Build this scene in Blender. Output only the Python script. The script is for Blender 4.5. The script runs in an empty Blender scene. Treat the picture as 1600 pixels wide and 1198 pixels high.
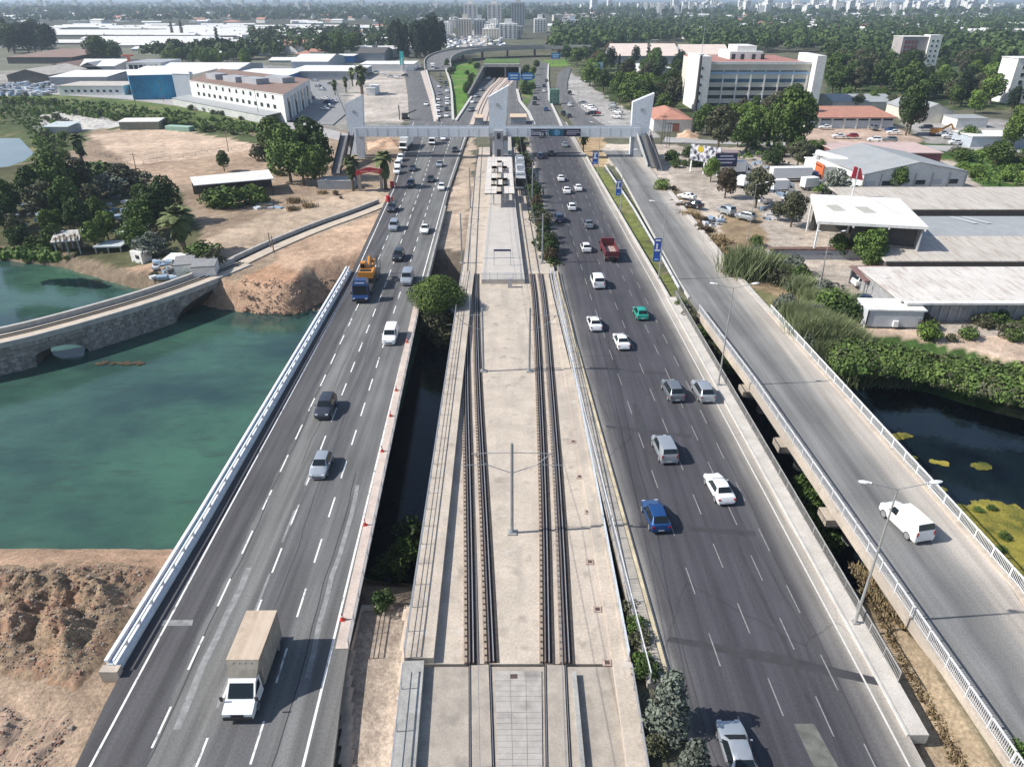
import bpy, math, random
import numpy as np
from math import sin, cos, pi, radians, atan, sqrt
from mathutils import Vector, Matrix, noise as mnoise
R = random.Random(7)
C = bpy.context.scene.collection
sc = bpy.context.scene

# ---------------------------------------------------------------- camera, sky, sun, exposure
H = 42.0
FPX = 1109.0
TH = atan(602.0 / FPX)
cam_d = bpy.data.cameras.new('camera')
cam_d.sensor_width = 36.0
cam_d.lens = FPX / 1600.0 * 36.0
cam_d.clip_start = 0.5
cam_d.clip_end = 30000
cam = bpy.data.objects.new('camera', cam_d)
C.objects.link(cam)
cam.location = (0, 0, H)
cam.rotation_euler = (pi / 2 - TH, 0, 0)
sc.camera = cam

SUN_EL, SUN_AZ = radians(41), radians(265)
w = bpy.data.worlds.new('World')
sc.world = w
w.use_nodes = True
nt = w.node_tree
bg = nt.nodes['Background']
sky = nt.nodes.new('ShaderNodeTexSky')
sky.sky_type = 'NISHITA'
sky.sun_disc = False
sky.sun_elevation = SUN_EL
sky.sun_rotation = SUN_AZ
sky.air_density = 1.0
sky.dust_density = 1.0
sky.altitude = 50
nt.links.new(sky.outputs[0], bg.inputs[0])
bg.inputs[1].default_value = 0.105
sd = bpy.data.lights.new('sun', 'SUN')
sd.energy = 4.45
sd.angle = radians(0.5)
sd.color = (1.0, 0.965, 0.91)
sun = bpy.data.objects.new('sun', sd)
C.objects.link(sun)
sv = Vector((sin(SUN_AZ) * cos(SUN_EL), cos(SUN_AZ) * cos(SUN_EL), sin(SUN_EL)))
sun.rotation_euler = sv.to_track_quat('Z', 'Y').to_euler()
sun.location = (-60, -20, 90)
sc.view_settings.view_transform = 'Standard'
sc.view_settings.look = 'None'
sc.view_settings.exposure = 0.5
sc.view_settings.gamma = 1
sc.view_settings.use_curve_mapping = False
sc.cycles.max_bounces = 6
sc.cycles.diffuse_bounces = 2
sc.cycles.glossy_bounces = 3
sc.cycles.transmission_bounces = 3
sc.cycles.volume_bounces = 0
sc.cycles.transparent_max_bounces = 6

cT, sT = cos(TH), sin(TH)
def G(x, y, z=0.0):
    """point of the horizontal plane z that the photograph shows at pixel x, y"""
    u = (x - 800) / FPX
    v = (599 - y) / FPX
    dy = cT + v * sT
    dz = -sT + v * cT
    t = (z - H) / dz
    return Vector((u * t, dy * t, z))
def rowY(y, z=0.0): return G(800, y, z).y
def px_m(y, z=0.0):
    return (G(801, y, z).x - G(800, y, z).x)

# ---------------------------------------------------------------- materials
MATS = {}
def M(name, col=(.5, .5, .5), rough=.8, var=.12, scale=1.0, bump=0.0, metal=0.0, col2=None, coat=0.0, fine=True, stretch=None, spec=.5, coord='pos', contrast=.35, objvar=0.0):
    if name in MATS: return MATS[name]
    m = bpy.data.materials.new(name)
    m.use_nodes = True
    n, l = m.node_tree.nodes, m.node_tree.links
    b = n['Principled BSDF']
    b.inputs['Roughness'].default_value = rough
    b.inputs['Metallic'].default_value = metal
    b.inputs['Specular IOR Level'].default_value = spec
    if coat: b.inputs['Coat Weight'].default_value = coat; b.inputs['Coat Roughness'].default_value = .08
    MATS[name] = m
    if var == 0 and col2 is None:
        b.inputs['Base Color'].default_value = (*col, 1)
        return m
    if coord == 'pos':
        g = n.new('ShaderNodeNewGeometry'); src = g.outputs['Position']
    else:
        g = n.new('ShaderNodeTexCoord'); src = g.outputs['Object']
    if stretch:
        mp = n.new('ShaderNodeMapping'); mp.inputs['Scale'].default_value = stretch
        l.new(src, mp.inputs['Vector']); src = mp.outputs[0]
    t = n.new('ShaderNodeTexNoise'); t.inputs['Scale'].default_value = scale
    t.inputs['Detail'].default_value = 7; t.inputs['Roughness'].default_value = .65
    l.new(src, t.inputs['Vector'])
    r = n.new('ShaderNodeValToRGB')
    c1 = tuple(max(0, c * (1 - var)) for c in col)
    c2 = col2 if col2 else tuple(min(1, c * (1 + var)) for c in col)
    r.color_ramp.elements[0].position = contrast; r.color_ramp.elements[0].color = (*c1, 1)
    r.color_ramp.elements[1].position = 1 - contrast; r.color_ramp.elements[1].color = (*c2, 1)
    l.new(t.outputs['Fac'], r.inputs['Fac'])
    out = r.outputs['Color']
    if fine:
        t2 = n.new('ShaderNodeTexNoise'); t2.inputs['Scale'].default_value = scale * 14; t2.inputs['Detail'].default_value = 3
        l.new(src, t2.inputs['Vector'])
        mr = n.new('ShaderNodeMapRange'); mr.inputs[1].default_value = .3; mr.inputs[2].default_value = .7
        mr.inputs[3].default_value = .86; mr.inputs[4].default_value = 1.12
        l.new(t2.outputs['Fac'], mr.inputs[0])
        mx = n.new('ShaderNodeMix'); mx.data_type = 'RGBA'; mx.blend_type = 'MULTIPLY'; mx.inputs[0].default_value = 1
        l.new(out, mx.inputs[6]); l.new(mr.outputs[0], mx.inputs[7]); out = mx.outputs[2]
    if objvar:
        oi = n.new('ShaderNodeObjectInfo')
        mr = n.new('ShaderNodeMapRange'); mr.inputs[3].default_value = 1 - objvar; mr.inputs[4].default_value = 1 + objvar
        l.new(oi.outputs['Random'], mr.inputs[0])
        mx = n.new('ShaderNodeMix'); mx.data_type = 'RGBA'; mx.blend_type = 'MULTIPLY'; mx.inputs[0].default_value = 1
        l.new(out, mx.inputs[6]); l.new(mr.outputs[0], mx.inputs[7]); out = mx.outputs[2]
    l.new(out, b.inputs['Base Color'])
    if bump:
        bp = n.new('ShaderNodeBump'); bp.inputs['Strength'].default_value = min(1, bump); bp.inputs['Distance'].default_value = .15 * bump
        l.new(t.outputs['Fac'], bp.inputs['Height']); l.new(bp.outputs[0], b.inputs['Normal'])
    return m

def mix_noise(m, col, scale, lo, hi, stretch=None, amount=1.0):
    """lay a second colour over a material where a noise is high (stains, patches)"""
    n, l = m.node_tree.nodes, m.node_tree.links
    b = n['Principled BSDF']
    g = n.new('ShaderNodeNewGeometry'); src = g.outputs['Position']
    if stretch:
        mp = n.new('ShaderNodeMapping'); mp.inputs['Scale'].default_value = stretch
        l.new(src, mp.inputs['Vector']); src = mp.outputs[0]
    t = n.new('ShaderNodeTexNoise'); t.inputs['Scale'].default_value = scale; t.inputs['Detail'].default_value = 5
    l.new(src, t.inputs['Vector'])
    mr = n.new('ShaderNodeMapRange'); mr.inputs[1].default_value = lo; mr.inputs[2].default_value = hi; mr.inputs[4].default_value = amount
    l.new(t.outputs['Fac'], mr.inputs[0])
    mx = n.new('ShaderNodeMix'); mx.data_type = 'RGBA'; mx.inputs[7].default_value = (*col, 1)
    l.new(mr.outputs[0], mx.inputs[0])
    src = b.inputs['Base Color'].links[0].from_socket
    l.new(src, mx.inputs[6]); l.new(mx.outputs[2], b.inputs['Base Color'])
    return m

def ribbed(name, col, freq=3.0, axis='X', var=.1, rough=.5, metal=0.0):
    """sheet with standing corrugations as a bump"""
    if name in MATS: return MATS[name]
    m = M(name, col, rough, var, .35, metal=metal, coord='obj')
    n, l = m.node_tree.nodes, m.node_tree.links
    tc = n.new('ShaderNodeTexCoord'); wv = n.new('ShaderNodeTexWave')
    wv.bands_direction = axis; wv.inputs['Scale'].default_value = freq
    l.new(tc.outputs['Object'], wv.inputs['Vector'])
    bp = n.new('ShaderNodeBump'); bp.inputs['Strength'].default_value = .5; bp.inputs['Distance'].default_value = .05
    l.new(wv.outputs['Fac'], bp.inputs['Height']); l.new(bp.outputs[0], n['Principled BSDF'].inputs['Normal'])
    return m

def leafmat(name, dark, light, objvar=.25):
    if name in MATS: return MATS[name]
    m = bpy.data.materials.new(name); m.use_nodes = True
    n, l = m.node_tree.nodes, m.node_tree.links
    b = n['Principled BSDF']; b.inputs['Roughness'].default_value = .75; b.inputs['Specular IOR Level'].default_value = .15
    a = n.new('ShaderNodeAttribute'); a.attribute_name = 'tint'
    mx = n.new('ShaderNodeMix'); mx.data_type = 'RGBA'
    mx.inputs[6].default_value = (*dark, 1); mx.inputs[7].default_value = (*light, 1)
    l.new(a.outputs['Fac'], mx.inputs[0])
    oi = n.new('ShaderNodeObjectInfo')
    mr = n.new('ShaderNodeMapRange'); mr.inputs[3].default_value = 1 - objvar; mr.inputs[4].default_value = 1 + objvar
    l.new(oi.outputs['Random'], mr.inputs[0])
    m2 = n.new('ShaderNodeMix'); m2.data_type = 'RGBA'; m2.blend_type = 'MULTIPLY'; m2.inputs[0].default_value = 1
    l.new(mx.outputs[2], m2.inputs[6]); l.new(mr.outputs[0], m2.inputs[7])
    l.new(m2.outputs[2], b.inputs['Base Color'])
    MATS[name] = m
    return m

# ---------------------------------------------------------------- mesh helpers
class MB:
    def __init__(s): s.v = []; s.f = []; s.m = []; s.mats = []; s.t = []
    def mi(s, mat):
        if mat not in s.mats: s.mats.append(mat)
        return s.mats.index(mat)
    def add(s, vs, fs, mat=None, tint=None):
        o = len(s.v); s.v.extend([tuple(v) for v in vs])
        k = s.mi(mat) if mat else 0
        for f in fs:
            s.f.append(tuple(i + o for i in f)); s.m.append(k)
        if tint is not None: s.t.extend([tint] * len(vs))
        return s
    def box(s, c, d, mat=None, rot=0.0, taper=1.0, bottom=True):
        """c = centre of the base, d = size; taper scales the top"""
        hx, hy, h = d[0] / 2, d[1] / 2, d[2]
        vs = []
        for z, k in ((0, 1), (h, taper)):
            for x, y in ((-hx, -hy), (hx, -hy), (hx, hy), (-hx, hy)):
                X, Y = x * k, y * k
                vs.append((c[0] + X * cos(rot) - Y * sin(rot), c[1] + X * sin(rot) + Y * cos(rot), c[2] + z))
        fs = [(4, 5, 6, 7), (0, 1, 5, 4), (1, 2, 6, 5), (2, 3, 7, 6), (3, 0, 4, 7)]
        if bottom: fs.append((3, 2, 1, 0))
        return s.add(vs, fs, mat)
    def prism(s, poly, z0, z1, mat=None, top=None):
        n = len(poly)
        vs = [(p[0], p[1], z0) for p in poly] + [(p[0], p[1], z1) for p in poly]
        s.add(vs, [(i, (i + 1) % n, (i + 1) % n + n, i + n) for i in range(n)] + [tuple(range(n - 1, -1, -1))], mat)
        s.add([(p[0], p[1], z1) for p in poly], [tuple(range(n))], top or mat)
        return s
    def tube(s, p0, p1, r, mat=None, n=6, r1=None, cap=True):
        p0, p1 = Vector(p0), Vector(p1); d = (p1 - p0)
        if d.length < 1e-6: return s
        q = d.to_track_quat('Z', 'Y').to_matrix()
        r1 = r if r1 is None else r1
        vs = []
        for p, rr in ((p0, r), (p1, r1)):
            for i in range(n):
                a = 2 * pi * i / n
                vs.append(p + q @ Vector((cos(a) * rr, sin(a) * rr, 0)))
        fs = [(i, (i + 1) % n, (i + 1) % n + n, i + n) for i in range(n)]
        if cap: fs += [tuple(range(n, 2 * n)), tuple(range(n - 1, -1, -1))]
        return s.add(vs, fs, mat)
    def quad(s, a, b, c, d, mat=None): return s.add([a, b, c, d], [(0, 1, 2, 3)], mat)
    def build(s, name, mat=None, parent=None, smooth=False, loc=None):
        me = bpy.data.meshes.new(name)
        me.from_pydata(s.v, [], s.f)
        for mm in (s.mats if s.mats and s.mats[0] else ([mat] if mat else [])): me.materials.append(mm)
        if s.mats and len(s.mats) > 1: me.polygons.foreach_set('material_index', s.m)
        if s.t and len(s.t) == len(s.v):
            a = me.attributes.new('tint', 'FLOAT', 'POINT'); a.data.foreach_set('value', s.t)
        if smooth: me.polygons.foreach_set('use_smooth', [True] * len(s.f))
        me.update()
        o = bpy.data.objects.new(name, me); C.objects.link(o)
        if parent: o.parent = parent
        if loc: o.location = loc
        return o

def tag(o, label=None, cat=None, group=None, kind=None):
    if label: o['label'] = label
    if cat: o['category'] = cat
    if group: o['group'] = group
    if kind: o['kind'] = kind
    return o
def thing(name, label, cat, loc=(0, 0, 0), rz=0.0, group=None):
    o = bpy.data.objects.new(name, None); C.objects.link(o)
    o.empty_display_size = .2
    o.location = loc; o.rotation_euler = (0, 0, rz)
    return tag(o, label, cat, group)
def kids(o): return [c for c in o.children]
def copy_tree(o, loc=None, rz=None, label=None, scale=None, swap=None):
    def rec(src, par):
        c = src.copy(); C.objects.link(c); c.parent = par
        for ch in src.children: rec(ch, c)
        return c
    r = rec(o, None)
    if loc is not None: r.location = loc
    if rz is not None: r.rotation_euler = (0, 0, rz)
    if label: r['label'] = label
    if scale is not None: r.scale = (scale,) * 3 if not isinstance(scale, tuple) else scale
    return r

def path(pts, z=0.0, step=None):
    """pixels of the photograph on the plane z -> world polyline sorted near to far"""
    return [G(x, y, z) for x, y in pts]
def resample(p, step):
    out = [p[0].copy()]; acc = 0
    for a, b in zip(p, p[1:]):
        L = (b - a).length
        d = step - acc
        while d <= L:
            out.append(a + (b - a) * (d / L)); d += step
        acc = (acc + L) % step
    return out
def clipY(p, y0, y1):
    """part of a near-to-far polyline between two distances"""
    out = []
    for a, b in zip(p, p[1:]):
        if b.y < y0 or a.y > y1: continue
        A = a if a.y >= y0 else a.lerp(b, (y0 - a.y) / (b.y - a.y))
        B = b if b.y <= y1 else a.lerp(b, (y1 - a.y) / (b.y - a.y))
        if not out: out.append(A)
        out.append(B)
    return out
def normals(p):
    ns = []
    for i in range(len(p)):
        a = p[max(0, i - 1)]; b = p[min(len(p) - 1, i + 1)]
        d = (b - a); d.z = 0; d.normalize()
        ns.append(Vector((d.y, -d.x, 0)))     # to the right of the walking direction
    return ns
def offs(p, o, z=None):
    return [Vector((a.x + n.x * o, a.y + n.y * o, a.z if z is None else z)) for a, n in zip(p, normals(p))]
def sweep(mb, p, prof, mat=None, close=True):
    """prof = [(offset to the right, z)] closed polygon swept along polyline p"""
    ns = normals(p); k = len(prof); vs = []
    for a, n in zip(p, ns):
        for o, z in prof: vs.append((a.x + n.x * o, a.y + n.y * o, a.z + z))
    fs = []
    for i in range(len(p) - 1):
        for j in range(k if close else k - 1):
            j2 = (j + 1) % k
            fs.append((i * k + j, (i + 1) * k + j, (i + 1) * k + j2, i * k + j2))
    if close: fs += [tuple(range(k)), tuple(range((len(p) - 1) * k + k - 1, (len(p) - 1) * k - 1, -1))]
    mb.add(vs, fs, mat)
    return mb
def rect(o0, o1, z0, z1): return [(o0, z0), (o0, z1), (o1, z1), (o1, z0)]
def sheet(name, left, right, mat, z=0.0, skirt=.5, parent=None, nu=1, kind='structure'):
    """strip between two polylines (same number of points), uv u across, v along in metres"""
    n = len(left); vs = []; uv = []
    d = 0; ds = [0]
    for i in range(1, n):
        d += (left[i] - left[i - 1]).length; ds.append(d)
    for i in range(n):
        for j in range(nu + 1):
            p = left[i].lerp(right[i], j / nu); vs.append((p.x, p.y, p.z + z)); uv.append((j / nu, ds[i]))
    fs = [(i * (nu + 1) + j, i * (nu + 1) + j + 1, (i + 1) * (nu + 1) + j + 1, (i + 1) * (nu + 1) + j) for i in range(n - 1) for j in range(nu)]
    if skirt:
        for side in (0, nu):
            o = len(vs)
            for i in range(n):
                q = vs[i * (nu + 1) + side]; vs.append((q[0], q[1], q[2] - skirt)); uv.append(uv[i * (nu + 1) + side])
            for i in range(n - 1):
                a, b = i * (nu + 1) + side, (i + 1) * (nu + 1) + side
                fs.append((a, b, o + i + 1, o + i) if side == 0 else (b, a, o + i, o + i + 1))
    me = bpy.data.meshes.new(name); me.from_pydata(vs, [], fs)
    lay = me.uv_layers.new(name='uv')
    for lp in me.loops: lay.data[lp.index].uv = uv[lp.vertex_index]
    me.materials.append(mat); me.update()
    o = bpy.data.objects.new(name, me); C.objects.link(o)
    if parent: o.parent = parent
    elif kind: o['kind'] = kind
    return o
def flatpoly(name, pts, mat, z=0.0, kind='structure', parent=None, skirt=.3):
    mb = MB(); mb.prism([G(x, y, z) for x, y in pts], z - skirt, z, mat)
    o = mb.build(name, mat, parent)
    if kind and not parent: o['kind'] = kind
    return o
def text_mesh(s, size, mat, name='lettering', parent=None, loc=(0, 0, 0), rot=(pi / 2, 0, 0), extrude=.01):
    cu = bpy.data.curves.new(name, 'FONT'); cu.body = s; cu.size = size; cu.extrude = extrude; cu.align_x = 'CENTER'; cu.align_y = 'CENTER'
    cu.resolution_u = 2
    tmp = bpy.data.objects.new(name, cu); C.objects.link(tmp)
    bpy.context.view_layer.update()
    me = bpy.data.meshes.new_from_object(tmp)
    bpy.data.objects.remove(tmp)
    me.materials.clear(); me.materials.append(mat)
    o = bpy.data.objects.new(name, me); C.objects.link(o)
    o.location = loc; o.rotation_euler = rot
    if parent: o.parent = parent
    return o
# ---------------------------------------------------------------- materials of the setting
conc = mix_noise(M('pale_concrete', (.475, .405, .33), .9, .13, .35, .15), (.25, .21, .175), .55, .58, .70, amount=.6)
mix_noise(conc, (.33, .29, .25), .16, .5, .66, stretch=(3, .4, 1), amount=.55); mix_noise(conc, (.55, .50, .45), .9, .6, .7, amount=.5); mix_noise(conc, (.17, .14, .12), 1.7, .70, .76, amount=.6); mix_noise(conc, (.30, .20, .13), .8, .68, .78, stretch=(1.5, .3, 1), amount=.5)
conc_g = M('grey_concrete', (.33, .32, .30), .9, .22, .6, .25)
conc_d = M('dark_concrete', (.17, .165, .155), .95, .3, .5, .3)
pave = mix_noise(M('paving', (.36, .315, .265), .9, .14, .8, .2), (.21, .185, .165), .5, .52, .68, amount=.6)
white_p = M('white_paint', (.80, .80, .79), .5, .05, .6)
white_road = mix_noise(M('road_paint', (.74, .73, .70), .7, .18, 3.0, contrast=.3), (.22, .215, .21), 2.2, .56, .66, stretch=(1, .5, 1), amount=.85)
faded_road = M('faded_road_paint', (.24, .235, .23), .8, .25, 3.0)
steel = M('galvanised_steel', (.42, .43, .44), .45, .12, 2.0, metal=.5)
dsteel = M('dark_steel', (.05, .05, .055), .5, .2, 1.0, metal=.3)
rust = M('rusty_rail_steel', (.10, .062, .045), .7, .35, 3.0)
railtop = M('worn_rail_top', (.45, .43, .42), .3, .1, 3.0, metal=.8)
bluep = M('blue_paint', (.10, .26, .52), .5, .12, .8)
railp = M('pale_railing_paint', (.62, .62, .62), .5, .1, 1.0)
glass = M('dark_glass', (.018, .022, .026), .08, 0, 1)
black = M('black_rubber', (.02, .02, .02), .8, .1, 3)

def roadmat(name, stops, streak=.16, patch=None, rough=.85, crack=True):
    m = bpy.data.materials.new(name); m.use_nodes = True; MATS[name] = m
    n, l = m.node_tree.nodes, m.node_tree.links
    b = n['Principled BSDF']; b.inputs['Roughness'].default_value = rough; b.inputs['Specular IOR Level'].default_value = .3
    uv = n.new('ShaderNodeUVMap'); uv.uv_map = 'uv'
    g = n.new('ShaderNodeNewGeometry')
    # wobble the edge of the tones a little with noise
    t = n.new('ShaderNodeTexNoise'); t.inputs['Scale'].default_value = .25; t.inputs['Detail'].default_value = 6; l.new(g.outputs['Position'], t.inputs['Vector'])
    sx = n.new('ShaderNodeSeparateXYZ'); l.new(uv.outputs[0], sx.inputs[0])
    ma = n.new('ShaderNodeMath'); ma.operation = 'MULTIPLY_ADD'; ma.inputs[1].default_value = .05
    l.new(t.outputs['Fac'], ma.inputs[0]); l.new(sx.outputs[0], ma.inputs[2])
    mb_ = n.new('ShaderNodeMath'); mb_.operation = 'SUBTRACT'; mb_.inputs[1].default_value = .025; l.new(ma.outputs[0], mb_.inputs[0])
    r = n.new('ShaderNodeValToRGB'); l.new(mb_.outputs[0], r.inputs[0])
    cr = r.color_ramp
    while len(cr.elements) > 1: cr.elements.remove(cr.elements[0])
    cr.elements[0].position = stops[0][0]; cr.elements[0].color = (*stops[0][1], 1)
    for p_, c_ in stops[1:]:
        e = cr.elements.new(p_); e.color = (*c_, 1)
    out = r.outputs[0]
    def mult(sock, scale, lo, hi, stretch, a=.35, b_=.65, detail=6):
        mp = n.new('ShaderNodeMapping'); mp.inputs['Scale'].default_value = stretch; l.new(g.outputs['Position'], mp.inputs[0])
        tt = n.new('ShaderNodeTexNoise'); tt.inputs['Scale'].default_value = scale; tt.inputs['Detail'].default_value = detail; l.new(mp.outputs[0], tt.inputs[0])
        mr = n.new('ShaderNodeMapRange'); mr.inputs[1].default_value = a; mr.inputs[2].default_value = b_; mr.inputs[3].default_value = lo; mr.inputs[4].default_value = hi
        l.new(tt.outputs['Fac'], mr.inputs[0])
        mx = n.new('ShaderNodeMix'); mx.data_type = 'RGBA'; mx.blend_type = 'MULTIPLY'; mx.inputs[0].default_value = 1
        l.new(sock, mx.inputs[6]); l.new(mr.outputs[0], mx.inputs[7]); return mx.outputs[2]
    out = mult(out, 1.3, 1 - streak, 1 + streak, (1.0, .035, 1))        # wheel tracks along the road
    out = mult(out, .12, .9, 1.1, (1, 1, 1))
    out = mult(out, 9, .82, 1.16, (1, .6, 1), .3, .7)
    if crack:
        v = n.new('ShaderNodeTexVoronoi'); v.feature = 'DISTANCE_TO_EDGE'; v.inputs['Scale'].default_value = .16
        mp = n.new('ShaderNodeMapping'); mp.inputs['Scale'].default_value = (1, .35, 1); l.new(g.outputs['Position'], mp.inputs[0])
        tn = n.new('ShaderNodeTexNoise'); tn.inputs['Scale'].default_value = .8; l.new(mp.outputs[0], tn.inputs[0])
        mxv = n.new('ShaderNodeMix'); mxv.data_type = 'VECTOR'; mxv.inputs[0].default_value = .25
        l.new(mp.outputs[0], mxv.inputs[4]); l.new(tn.outputs['Color'], mxv.inputs[5]); l.new(mxv.outputs[1], v.inputs['Vector'])
        mr = n.new('ShaderNodeMapRange'); mr.inputs[1].default_value = .0; mr.inputs[2].default_value = .006; mr.inputs[3].default_value = .72; mr.inputs[4].default_value = 1
        l.new(v.outputs['Distance'], mr.inputs[0])
        mx = n.new('ShaderNodeMix'); mx.data_type = 'RGBA'; mx.blend_type = 'MULTIPLY'; mx.inputs[0].default_value = 1
        l.new(out, mx.inputs[6]); l.new(mr.outputs[0], mx.inputs[7]); out = mx.outputs[2]
    l.new(out, b.inputs['Base Color'])
    bp = n.new('ShaderNodeBump'); bp.inputs['Strength'].default_value = .25; bp.inputs['Distance'].default_value = .02
    tb = n.new('ShaderNodeTexNoise'); tb.inputs['Scale'].default_value = 30; l.new(g.outputs['Position'], tb.inputs[0]); l.new(tb.outputs['Fac'], bp.inputs['Height'])
    l.new(bp.outputs[0], b.inputs['Normal'])
    return m
asph_L = roadmat('worn_highway_asphalt', [(0, (.085, .082, .085)), (.265, (.082, .08, .084)), (.28, (.145, .145, .14)), (.45, (.165, .163, .155)), (.52, (.11, .108, .11)), (.68, (.105, .103, .105)), (.76, (.15, .15, .145)), (.9, (.13, .128, .125)), (1, (.155, .15, .14))], streak=.26, crack=False)
asph_R = roadmat('dark_highway_asphalt', [(0, (.25, .235, .215)), (.05, (.11, .106, .106)), (.13, (.068, .066, .074)), (.4, (.060, .058, .067)), (.7, (.067, .065, .073)), (.80, (.08, .077, .081)), (.88, (.16, .15, .14)), (.95, (.34, .31, .27)), (1, (.44, .39, .34))], streak=.2)
asph_B = roadmat('pale_bridge_asphalt', [(0, (.19, .186, .178)), (.3, (.20, .198, .192)), (.42, (.13, .128, .126)), (.5, (.18, .177, .17)), (.68, (.24, .23, .215)), (.8, (.37, .335, .295)), (1, (.43, .385, .34))], crack=False)
asph_far = roadmat('far_road_asphalt', [(0, (.15, .148, .145)), (.5, (.12, .118, .118)), (1, (.15, .148, .145))], crack=False)
sand = M('packed_sandy_ground', (.46, .38, .31), .95, .16, .15, .4)

# ---------------------------------------------------------------- rivers and terrain
def sea(ys, z): return [tuple(G(x, y, z))[:2] for x, y in ys]
up = sea([(-600, 330), (-300, 372), (0, 405), (100, 418), (165, 438), (235, 455), (300, 474), (375, 487), (440, 491), (470, 489), (520, 462), (580, 445), (640, 440), (700, 446), (770, 450), (870, 462), (960, 520), (1060, 560), (1180, 590), (1250, 600), (1320, 600), (1400, 604), (1480, 622), (1560, 645), (1640, 665), (1800, 700), (2300, 800)], -5)
lo = [(x, y + 5.5) for x, y in sea([(-900, 872), (-300, 866), (0, 862), (270, 864), (420, 878), (560, 915), (640, 925), (700, 940), (900, 960), (1000, 965), (1150, 925), (1300, 868), (1400, 930), (1600, 1060), (1900, 1100), (2600, 1150)], -.4)]
river = np.array(up + lo[::-1])
pond = np.array(sea([(-500, 205), (0, 203), (22, 215), (45, 240), (28, 252), (0, 262), (-500, 262)], -1.5))

def inside(P, poly):
    x, y = P[:, 0], P[:, 1]; c = np.zeros(len(P), bool); n = len(poly)
    for i in range(n):
        x1, y1 = poly[i]; x2, y2 = poly[(i + 1) % n]
        if y1 == y2: continue
        k = ((y1 > y) != (y2 > y)) & (x < (x2 - x1) * (y - y1) / (y2 - y1) + x1)
        c ^= k
    return c
def sdist(P, poly):
    d = np.full(len(P), 1e9); n = len(poly)
    for i in range(n):
        a = np.array(poly[i]); b = np.array(poly[(i + 1) % n]); e = b - a
        t = np.clip(((P - a) @ e) / max(e @ e, 1e-9), 0, 1)
        d = np.minimum(d, np.hypot(*(P - a - t[:, None] * e).T))
    return np.where(inside(P, poly), d, -d)
rs = np.random.RandomState(3)
_w = [(rs.uniform(-1, 1, 2), rs.uniform(0, 6.28), 1.0) for _ in range(24)]
def wob(P, s):
    """smooth noise about -1..1 with features of about s metres"""
    o = np.zeros(len(P))
    for i, (k, ph, a) in enumerate(_w):
        f = (1 + i % 4 * .7) * 4.0 / s
        o += np.sin(P @ (k * f) + ph + 1.3 * np.sin(P @ (k[::-1] * f * .6) + ph * 2)) / (1 + i % 4)
    return o / 7.0
def grow(a, step, lim, k):
    o = []
    while a < lim: step *= k; a += step; o.append(a)
    return o
xs_r = grow(150, 1, 14000, 1.075)
xs = np.array([-x for x in xs_r[::-1]] + list(np.arange(-150, 151, 1.0)) + xs_r)
ys = np.array(list(np.arange(12, 250, 1.0)) + list(np.arange(250, 640, 4.0)) + grow(640, 4, 16000, 1.08))
GX, GY = np.meshgrid(xs, ys); P = np.stack([GX.ravel(), GY.ravel()], 1)
d = sdist(P, river) + .7 * wob(P, 9) * .5 + .3 * wob(P, 3)
Z = np.full(len(P), -.45)
gap = ((P[:, 0] > -14.5) & (P[:, 0] < -7.6) & (P[:, 1] < 60)) | ((P[:, 0] > 25.5) & (P[:, 0] < 30) & (P[:, 1] < 70))
Z[gap] = -1.15
BW = np.where((P[:, 1] > 85) & (P[:, 0] < -36), 2.2, 7.0)
base = Z.copy()
low = (P[:, 1] > 85) & (P[:, 0] < -36)
base = np.where(low, -.45 - 2.3 * np.clip((d + 24) / 20, 0, 1) * np.clip((-P[:, 0] - 58) / 12, 0, 1), base); Z = base.copy()
mound = np.clip(wob(P, 14), 0, 1) * .5 + .12 * wob(P, 4)
Z = np.where(d > -BW, np.where(d < 0, base + (-5 - base) * ((d + BW) / BW) ** 1.5 + .3 * wob(P, 4) * (d > -6), -5 - np.clip(d, 0, 6) * .7), Z)
dp = sdist(P, pond); Z = np.where(dp > -6, -.45 - np.clip(dp + 6, 0, 8) * .25, Z)

zones = []   # (polygon in pixels at ground level, colour, amount of variation)
def zone(pts, col): zones.append(([tuple(G(x, y, -.4))[:2] for x, y in pts], col))
DIRT, TAN, REDD, GRS, DRY, DGR, YARD, SANDY = (.30, .225, .16), (.40, .31, .235), (.40, .245, .155), (.08, .10, .042), (.27, .20, .125), (.045, .07, .028), (.34, .32, .30), (.50, .43, .36)
zone([(-2500, 4), (-2500, 62), (800, 62), (4000, 62), (4000, 4)], (.085, .085, .06))
zone([(-900, 62), (-900, 110), (660, 110), (660, 62)], (.17, .17, .13))
zone([(-900, 110), (-900, 150), (100, 146), (250, 158), (560, 220), (640, 190), (660, 110)], (.30, .28, .25))
zone([(-900, 150), (100, 146), (250, 158), (560, 218), (560, 250), (300, 230), (-900, 230)], (.10, .14, .045))
zone([(0, 230), (130, 185), (400, 205), (640, 200), (645, 300), (600, 330), (540, 437), (460, 495), (340, 480), (220, 452), (0, 410), (-900, 380), (-900, 230)], DIRT)
zone([(-900, 150), (0, 150), (120, 170), (260, 190), (420, 215), (420, 228), (260, 204), (140, 200), (130, 230), (60, 250), (0, 262), (-900, 262)], GRS)
zone([(-900, 262), (0, 262), (80, 250), (200, 270), (280, 300), (310, 360), (330, 400), (250, 420), (130, 405), (0, 395), (-900, 360)], (.09, .09, .045))
zone([(0, 402), (80, 405), (110, 420), (0, 412), (-500, 390), (-500, 380)], (.12, .19, .04))
zone([(90, 398), (260, 395), (330, 425), (240, 450), (170, 430)], (.38, .26, .18))
zone([(135, 212), (252, 199), (400, 225), (420, 234), (225, 256), (200, 256)], (.52, .39, .29))
zone([(60, 180), (110, 172), (200, 195), (130, 205), (60, 205)], (.5, .48, .45))
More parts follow.
